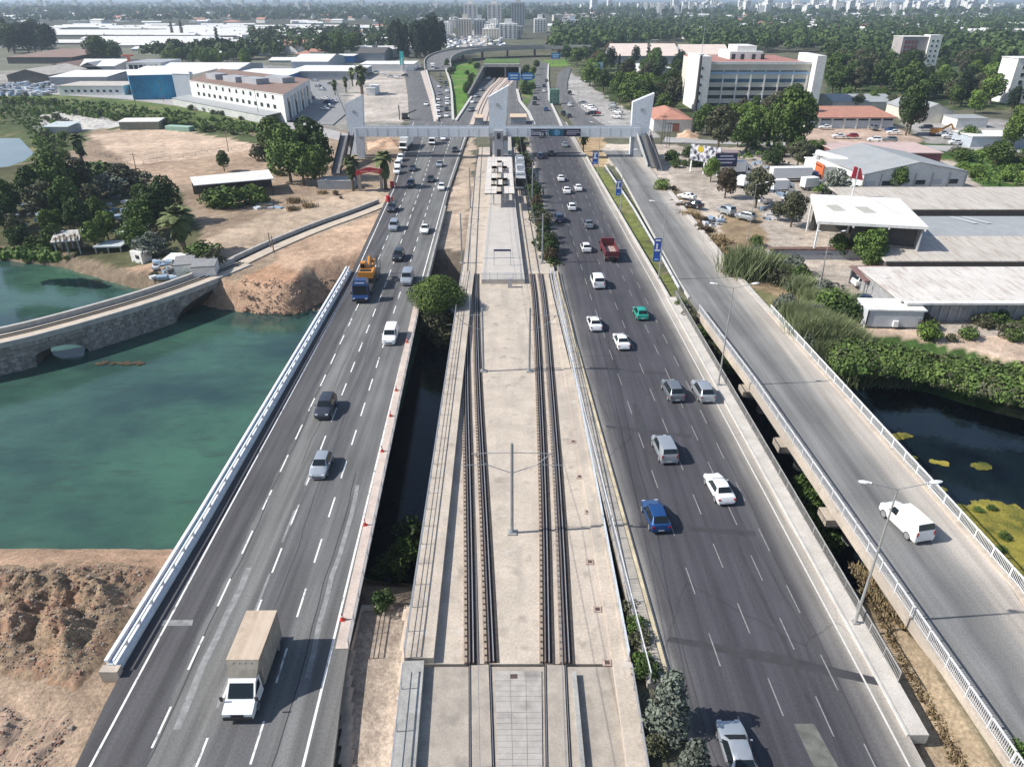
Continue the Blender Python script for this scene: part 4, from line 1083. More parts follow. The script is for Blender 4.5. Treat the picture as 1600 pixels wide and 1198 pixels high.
def vehicle(kind, col, name='car', detail=True):
    Lg, Wd, st, wsh, rwn, sides = BODY[kind]
    t = thing(name, '-', 'car' if kind != 'van' else 'van', (0, 0, 0))
    vs = []; zb = .24; k = 9
    def sec(s_):
        u, zs, ws, zr, wr = s_; y = Lg / 2 - u * Lg
        endk = .9 if u in (0, 1.0) else 1
        half = [(0, zb), (ws * .93 * endk, zb + .02), (ws * endk + .02, zb + .22), (ws + .015, (zb + zs) / 2 + .05), (ws * .985, zs), (wr + (ws - wr) * .25 if zr > zs + .2 else wr + (ws - wr) * .5, zs + (zr - zs) * .72 if zr > zs + .2 else zs + (zr - zs) * .6), (wr, zr - (.02 if zr > zs + .2 else 0)), (wr * .5, zr + .015), (0, zr + .02)]
        return y, half
    secs = [sec(s_) for s_ in st]
    for y, h in secs:
        for x, z in h: vs.append((x, y, z))
        for x, z in h[-2:0:-1]: vs.append((-x, y, z))
    nn = 2 * k - 2; fs = []
    for i in range(len(st) - 1):
        for j in range(nn): fs.append((i * nn + j, (i + 1) * nn + j, (i + 1) * nn + (j + 1) % nn, i * nn + (j + 1) % nn))
    fs += [tuple(range(nn)), tuple(range(len(st) * nn - 1, (len(st) - 1) * nn - 1, -1))]
    mb = MB(); mb.add(vs, fs, col); o = mb.build('body', None, t, True)
    try:
        md = o.modifiers.new('edge', 'EDGE_SPLIT'); md.split_angle = radians(32)
    except Exception: pass
    def pt(i, x, z, out=.012):
        return Vector((x, secs[i][0], z))
    def glassquad(nm, i0, i1, x0=.88, lo=.10, hi=.93):
        (y0, a), (y1, b_) = secs[i0], secs[i1]
        A = [Vector((a[4][0] * .8, y0, a[8][1])), Vector((b_[6][0] * .95, y1, b_[8][1]))]
        if a[8][1] > b_[8][1]: A = [Vector((a[6][0] * .95, y0, a[8][1])), Vector((b_[5][0] * .93, y1, b_[8][1]))]
        lo_, hi_ = .06, .92
        P0 = A[0].lerp(A[1], lo_); P1 = A[0].lerp(A[1], hi_)
        nrm = Vector((0, (A[1] - A[0]).z, -(A[1] - A[0]).y)); nrm.normalize()
        if nrm.z < 0: nrm = -nrm
        m2 = MB(); n_ = nrm * .022
        c0 = Vector((0, P0.y, P0.z)) + nrm * .035; c1 = Vector((0, P1.y, P1.z)) + nrm * .035
        m2.add([Vector((-P0.x, P0.y, P0.z)) + n_, c0, P0 + n_, P1 + n_, c1, Vector((-P1.x, P1.y, P1.z)) + n_], [(0, 1, 4, 5), (1, 2, 3, 4)], gl2)
        m2.build(nm, None, t)
    glassquad('windscreen', *wsh); glassquad('rear_window', *rwn)
    for s_ in (-1, 1):
        m2 = MB(); i0, i1 = sides; pts_b, pts_t = [], []
        lst = list(range(i0, i1 + 1)) if kind != 'van' else [4, 5]
        rng = [wsh[0]] + lst + [rwn[1]] if kind != 'van' or detail == 'glazed' else [wsh[0], 4]
        for i in rng:
            y, h = secs[i]
            f = .0 if h[8][1] > h[4][1] + .25 else None
            b_ = Vector((h[4][0] * 1.0, y, h[4][1] + .02)); tt = Vector((h[5][0], y, h[5][1])).lerp(Vector((h[6][0], y, h[6][1])), .35) if f is not None else None
            pts_b.append(b_); pts_t.append(tt)
        # close the ends inside the neighbouring stations
        if pts_t[0] is None: pts_b[0] = pts_b[0].lerp(pts_b[1], .35); pts_t[0] = pts_b[0] + (pts_t[1] - pts_b[0]) * .12
        if pts_t[-1] is None: pts_b[-1] = pts_b[-2].lerp(pts_b[-1], .5); pts_t[-1] = pts_b[-1] + (pts_t[-2] - pts_b[-1]) * .12
        if kind == 'van' and detail != 'glazed': pts_b.append(pts_b[-1] + Vector((0, -.55, 0))); pts_t.append(pts_t[-1] + Vector((0, -.55, 0)))
        for a in range(len(pts_b) - 1):
            e = Vector((.03, 0, .012))
            q = [pts_b[a] + e, pts_b[a + 1] + e, pts_t[a + 1] + e, pts_t[a] + e]
            if a: q[0] = q[0].lerp(q[1], .04); q[3] = q[3].lerp(q[2], .04)
            q = [Vector((v.x * s_, v.y, v.z)) for v in q]
            m2.add(q, [(0, 1, 2, 3)], gl2)
        o = m2.build('side_windows', None, t); o['kind'] = 'stuff'
    fy, ry = Lg / 2 - Lg * .185, -Lg / 2 + Lg * .19
    r_ = .33 if kind in ('sedan', 'hatch') else .36
    for y in (fy, ry):
        for s_ in (-1, 1): wheel(t, s_ * (st[3][2] - .07), y, r_)
    for s_ in (-1, 1):
        m2 = MB(); m2.box((s_ * .58, Lg / 2 - .09, st[1][1] - .1), (.30, .14, .12), hl_m); m2.build('headlight', None, t)
        m2 = MB(); m2.box((s_ * (st[-3][2] - .13), -Lg / 2 + .06, st[-3][1] - .26 if kind != 'van' else .85), (.22 if kind != 'van' else .12, .12, .13 if kind != 'van' else .4), tl_m); m2.build('tail_light', None, t)
        m2 = MB(); m2.box((s_ * (st[3][2] + .09), secs[wsh[0]][0] - .42, st[3][1] + .03), (.16, .10, .12), col); m2.build('wing_mirror', None, t)
    m2 = MB(); m2.box((0, -Lg / 2 + .01, .42), (.5, .03, .12), plate_m); m2.build('number_plate', None, t)
    m2 = MB(); m2.box((0, Lg / 2 - .02, .36), (1.0, .06, .16), trim); m2.build('grille', None, t)
    m2 = MB(); m2.box((0, -Lg / 2 + .02, .24), (1.3, .06, .12), trim); m2.build('bumper_trim', None, t)
    return t
CARS = []
protos = {}
def car(kind, col, px, py, label, toward=False, head=None, z=0.0, s=1.0, group=None, name=None, cat=None):
    key = (kind, col.name)
    nm = name or {'sedan': 'car', 'hatch': 'car', 'suv': 'car', 'van': 'van', 'mpv': 'car'}[kind]
    if key not in protos:
        o = vehicle('van' if kind == 'mpv' else kind, col, nm, 'glazed' if kind == 'mpv' else True); protos[key] = o
    else:
        o = copy_tree(protos[key])
    o.name = nm
    p = G(px, py, z); o.location = p
    a = head if head is not None else .012
    o.rotation_euler = (0, 0, a + (pi if toward else 0)); o.scale = (s, s, s)
    o['label'] = label; o['category'] = cat or ('van' if kind == 'van' else 'car')
    if group: o['group'] = group
    elif 'group' in o: del o['group']
    return o
T = True
gL, gR, gJ = 'cars on the left highway', 'cars on the right highway', 'cars queuing on the road behind the footbridge'
car('hatch', PS, 503, 733, 'silver hatchback in the near part of the left highway', T, group=gL)
car('suv', PDG, 510, 642, 'dark grey SUV ahead of the silver hatchback on the left highway', T, group=gL)
car('van', PW, 611, 530, 'small white panel van close to the inner edge of the left highway', T, group=gL, s=1.02)
car('mpv', PS, 637, 440, 'silver minibus beside the round green bush', T, group=gL, s=1.06)
car('suv', PBK, 623, 404, 'black SUV just ahead of the blue excavator lorry', T, group=gL)
car('mpv', PS, 616, 358, 'silver and white people carrier between black SUV and dark pickup', T, group=gL)
car('sedan', PW, 664, 362, 'white saloon nearest the tram side of the left highway', T, group=gL)
car('suv', PDG, 613, 329, 'dark pickup near the dusty turn-off of the left highway', T, group=gL)
car('suv', PDG, 642, 291, 'dark car passing the red gate on the left highway', T, group=gL)
car('sedan', PBK, 673, 283, 'black car one lane right of the dark car by the red gate', T, group=gL)
car('hatch', PW, 690, 296, 'white car in the inner lane level with the red gate', T, group=gL)
car('sedan', PDG, 645, 266, 'dark grey saloon beside the parked white vans', T, group=gL)
car('hatch', PS, 687, 260, 'silver car just in front of the footbridge shadow', T, group=gL)
car('van', PW, 621, 271, 'frontmost of the three white vans parked at the highway edge', T, s=.95)
car('van', PW, 622, 261, 'middle one of the three white vans parked at the highway edge', T, s=.95)
car('van', PW, 626, 251, 'rearmost of the three white vans, in the footbridge shadow', T, s=.95)
car('sedan', PBK, 711, 237, 'black car in the inner lane beneath the footbridge', T, group=gL)
car('hatch', PW, 693, 219, 'white car just below the footbridge girder', T, group=gL)
car('sedan', PW, 718, 212, 'white car in the innermost lane under the footbridge', T, group=gL)
car('sedan', PDG, 673, 212, 'dark car partly hidden by the footbridge girder', T, group=gL)
car('sedan', PW, 666, 165, 'lone white car on the frontage road behind the footbridge', T)
ORD = 'one two three four five six seven eight nine ten eleven twelve thirteen fourteen fifteen sixteen seventeen eighteen nineteen twenty'.split()
QN = {}
QL = [(685, 157), (685, 167), (685, 175), (686, 137), (688, 119), (688, 128), (682, 95), (697, 132), (699, 144), (699, 155), (699, 164), (698, 173), (697, 138), (698, 183), (686, 184), (687, 148), (692, 107)]
QP = sorted(QL, key=lambda q: -q[1])
for i, (x, y, k, c) in enumerate([(685, 157, 'sedan', PW), (685, 167, 'suv', PW), (685, 175, 'hatch', PW), (686, 137, 'sedan', PW), (688, 119, 'sedan', PGR), (688, 128, 'sedan', PGR), (682, 95, 'sedan', PW),
                                  (697, 132, 'suv', PDG), (699, 144, 'suv', PW), (699, 155, 'sedan', PW), (699, 164, 'suv', PW), (698, 173, 'sedan', PBK), (697, 138, 'hatch', PGR), (698, 183, 'sedan', PW), (686, 184, 'sedan', PW), (687, 148, 'hatch', PS), (692, 107, 'sedan', PGR)]):
    cn = {PW: 'white', PGR: 'grey', PDG: 'dark', PBK: 'black', PS: 'silver'}[c]
    lane = 'left lane' if x < 692 else 'right lane'
    where = 'nearest the footbridge' if y > 178 else 'in the near half of the queue' if y > 150 else 'in the far half of the queue' if y > 125 else 'where the road starts to climb'
    nq = QN[lane] = QN.get(lane, 0) + 1
    car(k, c, x, y, f'{cn} car, place {ORD[QP.index((x, y))]}, {lane}, {where} behind the footbridge', T, head=.03 + (.1 if y < 125 else 0), group=gJ)
gU = 'cars on the road coming out of the underpass'
for x, y, k, c, lab in [(740, 161, 'sedan', PW, 'white saloon on the road left of the middle fin tower'), (745, 152, 'sedan', PS, 'silver car behind the white saloon left of the middle fin tower'), (753, 142, 'sedan', PGR, 'grey car between lawn wall and tram rails'), (736, 174, 'suv', PGR, 'grey car nearest the footbridge beside the lawn tip'), (763, 124, 'sedan', PW, 'white car at the mouth of the underpass')]:
    car(k, c, x, y, lab, T, head=-.35, group=gU)
car('sedan', PS, 1150, 1184, 'silver saloon at the bottom edge, right of the silvery spruces', group=gR)
car('hatch', PBL, 1023, 812, 'deep blue hatchback in the left lane of the dark highway', head=.09, group=gR, s=1.04)
car('sedan', PW, 1122, 769, 'white saloon right of the blue hatchback', head=.09, group=gR)
car('mpv', PS, 1037, 708, 'silver people carrier behind the blue hatchback', head=.07, group=gR)
car('suv', PGR, 1050, 616, 'blue-grey SUV beside the silver estate car', head=.07, group=gR)
car('suv', PS, 1097, 617, 'silver estate car by the right edge footway', head=.05, group=gR)
car('sedan', PW, 970, 538, 'white saloon with a dark sunroof behind the teal car', head=.05, group=gR)
car('sedan', PW, 928, 510, 'white saloon in the left lane abreast of the teal car', head=.05, group=gR)
car('hatch', PTL, 1000, 494, 'bright teal green hatchback on the dark highway', head=.04, group=gR)
car('mpv', PW, 933, 445, 'white people carrier between lorry and teal hatchback', head=.04, group=gR, s=1.06)
car('hatch', PW, 915, 391, 'white hatchback left of the red tipper lorry', head=.03, group=gR)
car('sedan', PGR, 919, 354, 'grey saloon ahead of the red tipper lorry', head=.03, group=gR)
car('suv', PNV, 873, 345, 'navy SUV next to the dark hedge', head=.03, group=gR)
car('hatch', PW, 893, 327, 'rounded white hatchback in the middle lane ahead of the navy SUV', head=.03, group=gR)
car('sedan', PW, 885, 301, 'left one of two white cars side by side on the dark highway', head=.03, group=gR)
car('sedan', PW, 903, 297, 'right one of two white cars side by side on the dark highway', head=.03, group=gR)
car('sedan', PW, 876, 282, 'white car ahead of the two white cars side by side', head=.03, group=gR)
car('sedan', PBK, 861, 242, 'black car in the footbridge shadow, right of another dark one', head=.03, group=gR)
car('suv', PNV, 844, 247, 'dark car in the footbridge shadow next to the hedge', head=.03, group=gR)
car('sedan', PS, 882, 229, 'silver car just past the footbridge shadow', head=.03, group=gR)
car('sedan', PDG, 845, 214, 'dark car half hidden under the banner', head=.03, group=gR)
for x, y, k, c, lab in [(836, 156, 'suv', PBK, 'black car leading a pair beyond the footbridge on the right road'), (835, 164, 'suv', PDG, 'dark car following the black one beyond the footbridge'), (850, 144, 'sedan', PW, 'white car on the right side of the road beyond the banner'), (840, 137.5, 'sedan', PS, 'silver car beside the wooded island'), (854, 128, 'sedan', PDG, 'small dark car far up the right road'), (850, 136, 'sedan', PNV, 'navy car far up the right road between two pale ones'), (853, 173, 'sedan', PBL, 'blue car beyond the footbridge above the banner')]:
    car(k, c, x, y, lab, head=.02, group='cars beyond the footbridge on the right')
gP = 'cars parked along the frontage road beyond the footbridge'
for x, y, k, c, h, lab in [(890, 147, 'suv', PBK, 0, 'black van driving up the frontage road'), (890, 166, 'sedan', PW, 0, 'white car in the middle of the frontage road'), (880, 179, 'suv', PBK, 0, 'black box-shaped car by the end of the footbridge'), (888, 183, 'hatch', PDG, .2, 'dark small car behind the black box-shaped car'),
    (910, 163, 'sedan', PGR, 1.2, 'grey car at the head of the parked group'), (916, 167, 'sedan', PW, 1.2, 'white car second in the parked group'), (921, 170, 'suv', PW, 1.0, 'white tall car in the middle of the parked group'), (926, 173, 'sedan', PW, 1.1, 'white low car in the middle of the parked group'), (930, 179, 'sedan', PRD, 1.2, 'dark red car at the near end of the parked group'), (923, 180, 'suv', PBK, 1.3, 'black car at the near end of the parked group'),
    (957, 166, 'sedan', PS, .9, 'silver car parked under the trees on the right, rear one'), (958, 172, 'sedan', PGR, .9, 'grey car parked under the trees on the right'), (965, 177, 'sedan', PW, .9, 'white car parked under the trees on the right'), (963, 184, 'sedan', PW, 1.1, 'white car parked under the trees, nearest the right fin tower')]:
    car(k, c, x, y, lab, head=h, group=gP)
car('sedan', PW, 1002, 241, 'white car parked beside the right footbridge stairs', head=1.3)
car('sedan', PW, 1073, 310, 'white car on the sandy yard behind a dark one', head=.8)
car('sedan', PBK, 1084, 323, 'black car with open bonnet on the sandy yard', head=.8)
car('mpv', PS, 1134, 333, 'silver estate car beside the reeds on the sandy yard', head=.5)
car('suv', PS, 1164, 342, 'silver SUV parked next to the estate car on the yard', head=.75)
car('suv', PW, 1352, 446, 'white car half under the brown lean-to roof', head=-1.5)
car('suv', PS, 1377, 458, 'silver SUV in front of the brown lean-to roof', head=1.5)
car('hatch', PNV, 1343, 474, 'dark blue car half hidden in the shrubs by the container', head=1.4)
car('van', PW, 1412, 822, 'white panel van driving away on the service bridge', head=.21, s=1.1)
gK = 'cars in the yard behind the red-roofed workshop'
for x, y, k, c, h, lab in [(1289, 201, 'sedan', PW, 1.4, 'white car at the left end of the workshop yard'), (1310, 215, 'sedan', PW, 1.5, 'white car left of the red one'), (1331, 215, 'hatch', PRD, 1.4, 'bright red car in the workshop yard'), (1366, 221, 'suv', PW, 1.2, 'white pickup left of its grey neighbour in the yard'), (1390, 221, 'suv', PGR, 1.2, 'grey car right of the white pickup in the yard'), (1364, 202, 'suv', PGR, 0, 'grey van by the workshop wall'), (1391, 205, 'sedan', PBL, 1.3, 'blue car at the right of the workshop yard'), (1395, 209, 'sedan', PW, 1.4, 'white car touching the blue car'),
    (1471, 211, 'sedan', PW, 1.4, 'white car behind the orange digger'), (1482, 215, 'sedan', PW, 1.4, 'white car right of the orange digger'), (1491, 225, 'hatch', PW, 1.5, 'white small car nearest the side road'), (1446, 202, 'suv', PDG, 1.5, 'dark car left of the orange digger')]:
    car(k, c, x, y, lab, head=h, group=gK)
gQ = 'cars parked beside the long white commercial building'
QX = sorted([497, 503, 517, 492, 481, 508, 512, 507, 515, 522, 486, 588, 598, 610, 620, 580, 576, 632])
for x, y, k, c, h in [(497, 136, 'sedan', PGR, 1.1), (503, 141, 'sedan', PS, 1.1), (517, 132, 'sedan', PDG, 1.2), (492, 127, 'sedan', PS, 1.3), (481, 147, 'sedan', PGR, 1.0), (508, 156, 'sedan', PW, 1.2), (512, 162, 'suv', PBL, 1.2), (507, 172, 'sedan', PW, 1.2), (515, 168, 'sedan', PS, 1.1), (522, 160, 'sedan', PW, 1.2), (486, 154, 'sedan', PDG, .9),
                      (588, 114, 'sedan', PW, 1.3), (598, 118, 'sedan', PW, 1.4), (610, 121, 'sedan', PS, 1.4), (620, 122, 'hatch', PW, 1.3), (580, 117, 'sedan', PGR, 1.2), (576, 108, 'sedan', PRD, 1.3), (632, 120, 'suv', PDG, 1.3)]:
    cn = {PW: 'white', PGR: 'grey', PDG: 'dark', PBK: 'black', PS: 'silver', PBL: 'blue', PRD: 'red'}[c]
    where = ('on the gravel lot behind the left fin tower' if x > 560 else 'in the shade between building and left fin tower' if y > 150 else 'on the open car park behind the palms')
    car(k, c, x, y, f'{cn} {"saloon" if k == "sedan" else "tall car" if k == "suv" else "small car"} number {ORD[QX.index(x)]} from left, {where}', head=h, group=gQ)

# --- white box lorry with canvas body
def lorry_cab(t, col, wd, y0, ln, h, slope=.35, wind=True, hood=.55):
    """cab whose front is at y0 + ln"""
    yb, yf = y0, y0 + ln
    pts = [(yb, .45), (yf, .45), (yf + .02, .95), (yf - hood, 1.25), (yf - hood - slope, h - .12), (yf - hood - slope - .3, h), (yb, h)]
    mb = MB(); n = len(pts)
    vs = [(-wd / 2, y, z) for y, z in pts] + [(wd / 2, y, z) for y, z in pts]
    vs = [(x * (1 if z < 1.3 else .92), y, z) for x, y, z in vs]
    mb.add(vs, [(i, (i + 1) % n, (i + 1) % n + n, i + n) for i in range(n)] + [tuple(range(n - 1, -1, -1)), tuple(range(n, 2 * n))], col); mb.build('cab', None, t)
    a, b_ = Vector((0, yf - hood - slope * .06, 1.31)), Vector((0, yf - hood - slope * .94, h - .2)); nrm = Vector((0, h - 1.4, slope)).normalized() * .03
    mb = MB(); mb.add([a + nrm + Vector((-wd * .42, 0, 0)), a + nrm + Vector((wd * .42, 0, 0)), b_ + nrm + Vector((wd * .40, 0, 0)), b_ + nrm + Vector((-wd * .40, 0, 0))], [(0, 1, 2, 3)], gl2); mb.build('windscreen', None, t)
    for s_ in (-1, 1):
        mb = MB(); x = s_ * (wd / 2 * .96 + .01); mb.add([(x * 1.01, yb + .25, 1.3), (x * 1.01, yf - hood - .25, 1.3), (x * .965, yf - hood - .1 - slope, h - .3), (x * .965, yb + .25, h - .3)], [(0, 1, 2, 3)], gl2); mb.build('side_window', None, t)
        mb = MB(); mb.box((s_ * (wd / 2 + .16), yf - .7, 1.35), (.2, .1, .34), trim); mb.build('wing_mirror', None, t)
        mb = MB(); mb.box((s_ * (wd / 2 - .28), yf + .0, .78), (.36, .08, .18), hl_m); mb.build('headlight', None, t)
    mb = MB(); mb.box((0, yf + .03, .42), (wd * .96, .12, .26), trim); mb.build('bumper', None, t)
    mb = MB(); mb.box((0, yf + .03, .74), (wd * .42, .05, .16), trim); mb.build('grille', None, t)
canvas = mix_noise(M('brown_canvas', (.46, .36, .27), .85, .12, 1.2, coord='obj'), (.56, .45, .35), .5, .45, .6, stretch=(4, .4, 1), amount=.7)
canvs = M('dusty_canvas_side', (.26, .235, .20), .85, .18, 1.5, .2, coord='obj')
p = G(399, 1062, 0)
t = thing('box_lorry', 'white box lorry with dusty brown canvas body, largest vehicle at bottom left', 'lorry', (p.x, p.y, 0), pi + .01)
lorry_cab(t, PW, 1.98, 1.1, 2.3, 2.2, .75, hood=.85)
mb = MB(); mb.box((0, -1.15, .75), (2.15, 4.3, 2.45), canvs); o = mb.build('cargo_box', None, t)
mb = MB(); mb.box((0, -1.15, 3.2), (2.19, 4.34, .06), canvas); mb.build('canvas_top', None, t)
mb = MB(); mb.add([(-1.08, 1.02, 2.3), (1.08, 1.02, 2.3), (1.08, 1.02, 3.2), (-1.08, 1.02, 3.2), (-.95, 1.6, 2.2), (.95, 1.6, 2.2)], [(4, 5, 2, 3), (0, 4, 3), (5, 1, 2), (0, 1, 5, 4)], canvs); mb.build('air_deflector', None, t)
for k in range(6):
    for s_ in (-1, 1): mb = MB(); mb.box((s_ * 1.085, -3.15 + k * .80, .78), (.03, .05, 2.4), M('rib_grey', (.36, .33, .29), .7, .1, 1)); mb.build('side_rib', None, t)
mb = MB(); mb.box((0, -1.3, .5), (1.7, 4.9, .25), trim); mb.build('chassis', None, t)
for y in (2.35, -2.55):
    for s_ in (-1, 1): wheel(t, s_ * .88, y, .36, .28)
lug = M('roof_luggage', (.30, .22, .18), .8, .4, 4)
for z in (2.3, 2.6, 2.9): mb = MB(); mb.box((0, 1.32 - (z - 2.3) * .3, z), (1.5, .05, .05), lug); mb.build('rack_bar', None, t)
for x in (-.6, -.2, .2, .6): mb = MB(); mb.tube((x, 1.36, 2.25), (x, 1.1, 3.1), .025, lug, 4); mb.build('rack_strut', None, t)
# --- blue lorry carrying an orange excavator
p = G(571, 450, 0)
t = thing('blue_lorry', 'dark blue low-loader lorry carrying an orange excavator, left lane', 'lorry', (p.x + .35, p.y, 0), pi + .02)
PB2 = paint('deep_blue', (.006, .028, .11))
lorry_cab(t, PB2, 2.5, 4.6, 2.3, 2.9, .15)
mb = MB(); mb.box((0, 5.15, 2.9), (2.3, 1.6, .55), PB2, taper=.8); mb.build('roof_fairing', None, t)
mb = MB(); mb.box((0, 5.98, 3.0), (1.5, .05, .16), M('pale_print', (.5, .6, .75), .5, 0)); mb.build('fairing_print', None, t)
mb = MB(); mb.box((0, -1.2, .95), (2.5, 11.2, .22), dsteel); mb.build('load_bed', None, t)
mb = MB(); mb.box((0, -1.0, .5), (1.0, 11.0, .45), trim); mb.build('chassis', None, t)
for y in (5.6, 2.9, 1.7, -3.6, -4.8, -6.0):
    for s_ in (-1, 1): wheel(t, s_ * 1.05, y, .48, .32)
for s_ in (-1, 1):
    mb = MB()
    for a, b_ in (((-.55, -6.3, 1.1), (-.55, -7.0, 3.2)), ((.05, -6.3, 1.1), (.05, -7.0, 3.2))): mb.tube((a[0] + s_ * .75, a[1], a[2]), (b_[0] + s_ * .75, b_[1], b_[2]), .06, dsteel, 5)
    for i in range(6): mb.tube((s_ * .75 - .55, -6.35 - i * .12, 1.3 + i * .36), (s_ * .75 + .05, -6.35 - i * .12, 1.3 + i * .36), .04, dsteel, 4)
    mb.build('loading_ramp', None, t)
ex = thing('excavator', 'orange tracked excavator with folded arm riding on the blue lorry', 'excavator', (p.x + .35, p.y, 1.17), pi + .02)
orp = M('excavator_orange', (.55, .22, .03), .45, .12, 1.5, coord='obj'); ex_gl = gl2
for s_ in (-1, 1):
    mb = MB(); mb.prism([(s_ * 1.0 - .25, -3.0), (s_ * 1.0 + .25, -3.0), (s_ * 1.0 + .25, 1.0), (s_ * 1.0 - .25, 1.0)], 0, .75, trim); mb.build('crawler_track', None, ex)
mb = MB(); mb.box((0, -1.0, .78), (2.3, 3.2, .9), orp); mb.box((0, .55, .8), (2.35, .5, 1.0), orp); mb.build('upper_body', None, ex)
mb = MB(); mb.box((.15, -.2, 1.68), (1.7, 1.2, .12), trim); mb.build('engine_cover', None, ex)
mb = MB(); mb.box((.72, -2.0, 1.5), (.85, 1.3, 1.15), orp, taper=.9); mb.build('operator_cab', None, ex)
mb = MB(); mb.box((.72, -1.33, 1.75), (.68, .03, .75), ex_gl); mb.build('cab_window', None, ex)
mb = MB()
def beam(mb, a, b_, wd, dp, mat):
    a, b_ = Vector(a), Vector(b_); d_ = (b_ - a); q = d_.to_track_quat('Y', 'Z').to_matrix(); hx, hz = wd / 2, dp / 2; vs = []
    for p_ in (a, b_):
        for x, z in ((-hx, -hz), (hx, -hz), (hx, hz), (-hx, hz)): vs.append(p_ + q @ Vector((x, 0, z)))
    mb.add(vs, [(0, 1, 5, 4), (1, 2, 6, 5), (2, 3, 7, 6), (3, 0, 4, 7), (3, 2, 1, 0), (4, 5, 6, 7)], mat)
beam(mb, (-.1, -1.6, 1.5), (-.1, -3.4, 3.0), .4, .55, orp); beam(mb, (-.1, -3.3, 3.0), (-.1, -5.4, 1.7), .38, .45, orp); mb.build('boom', None, ex)
mb = MB(); beam(mb, (-.55, -5.4, 1.9), (-.55, -3.4, 1.5), .3, .4, orp); mb.build('stick', None, ex)
mb = MB(); mb.box((-.5, -3.2, .8), (.9, .8, .7), dsteel, taper=.8); mb.build('bucket', None, ex)
# --- red tipper lorry
p = G(951, 400, 0)
t = thing('tipper_lorry', 'dark red open tipper lorry with an empty pale bed on the dark highway', 'lorry', (p.x, p.y, 0), .02)
redd = M('tipper_red', (.13, .022, .03), .5, .25, 1.5, coord='obj')
lorry_cab(t, redd, 2.4, 2.5, 1.9, 2.5, .1)
for s_ in (-1, 1): mb = MB(); mb.box((s_ * 1.2, -.9, 1.2), (.1, 6.2, 1.0), redd); mb.build('side_board', None, t)
mb = MB(); mb.box((0, -4.0, 1.2), (2.3, .1, .95), redd); mb.build('tail_board', None, t)
mb = MB(); mb.box((0, 2.2, 1.2), (2.4, .1, 1.5), redd); mb.build('head_board', None, t)
mb = MB(); mb.box((0, -.9, 1.1), (2.3, 6.1, .1), M('bed_planks', (.42, .33, .30), .8, .2, 2, coord='obj')); mb.build('bed_floor', None, t)
for i in range(5): mb = MB(); mb.box((-.9 + i * .45, -.9, 1.2), (.03, 6.0, .03), redd); mb.build('floor_rib', None, t)
mb = MB(); mb.box((0, -.5, .55), (.9, 7.2, .5), trim); mb.build('chassis', None, t)
for y in (3.3, -1.6, -2.8):
    for s_ in (-1, 1): wheel(t, s_ * 1.0, y, .48, .35)
for s_ in (-1, 1): mb = MB(); mb.box((s_ * .9, -4.02, .85), (.3, .1, .16), tl_m); mb.build('tail_light', None, t)
# --- white lorries
def box_lorry(px, py, ln, lab, rz, cabcol=PW, boxm=None, s=1.0, z=0.0):
    p = G(px, py, z); t = thing('box_lorry', lab, 'lorry', (p.x, p.y, z), rz); t.scale = (s, s, s)
    lorry_cab(t, cabcol, 2.4, ln / 2 - 2.2, 2.2, 2.6, .12)
    mb = MB(); mb.box((0, -1.2, 1.0), (2.5, ln - 2.5, 2.6), boxm or PW); mb.build('cargo_box', None, t)
    mb = MB(); mb.box((0, -1.2, 3.6), (2.52, ln - 2.45, .05), lampw); mb.build('box_roof', None, t)
    mb = MB(); mb.box((0, -.4, .5), (1.2, ln - 1, .48), trim); mb.build('chassis', None, t)
    for y in (ln / 2 - 1.2, -ln / 2 + 1.2, -ln / 2 + 2.4):
        for s_ in (-1, 1): wheel(t, s_ * 1.0, y, .45, .3)
    return t
box_lorry(635, 231, 12, 'long white lorry at the outer edge of the left highway by the footbridge', pi - .06)
box_lorry(676, 225, 7, 'small grey-white lorry in the middle lanes below the footbridge', pi, s=.85)
box_lorry(676, 109, 10, 'white coach-sized lorry high on the climbing road', pi + .12)
box_lorry(1240, 283, 13, 'white articulated lorry parked across the yard with a blue cab', -1.5, PBL, z=-.4)
box_lorry(1150, 273, 9, 'white lorry with open box parked beside the billboard wall', -1.45, z=-.4)
box_lorry(1222, 300, 7, 'short white lorry parked below the long trailer', -1.45, s=.85, z=-.4)
box_lorry(1268, 296, 7, 'white lorry beside the orange wall', -1.3, s=.85, z=-.4)
box_lorry(1160, 292, 6, 'white and blue lorry with a low load under the trees', -.6, PBL, s=.8, z=-.4)
# traffic cones
cone_r = M('cone_red', (.55, .05, .03), .5, .05, 2)
def cone(px, py, i):
    g_ = G(px, py, .1)
    labs = ['red traffic cone nearest the camera at the end of the kerb strip', 'second red traffic cone along the kerb strip, counted from the camera', 'third red traffic cone along the kerb strip', 'fourth cone along the kerb strip, lying beside the rail', 'fifth traffic cone on the kerb strip', 'red cone beside the white panel van']
    t = thing('traffic_cone', labs[i], 'traffic cone', tuple(g_), 0, 'traffic cones along the kerb strip')
    mb = MB(); mb.box((0, 0, 0), (.38, .38, .04), cone_r); mb.build('base', None, t)
    mb = MB(); mb.tube((0, 0, .04), (0, 0, .72), .15, cone_r, 10, .03); mb.build('body', None, t)
    mb = MB(); mb.tube((0, 0, .35), (0, 0, .48), .095, white_p, 10, .075); mb.build('band', None, t)
for i, q in enumerate([(535, 968), (570, 820), (597, 705), (610, 650), (619, 610), (636, 535)]): cone(*q, i)
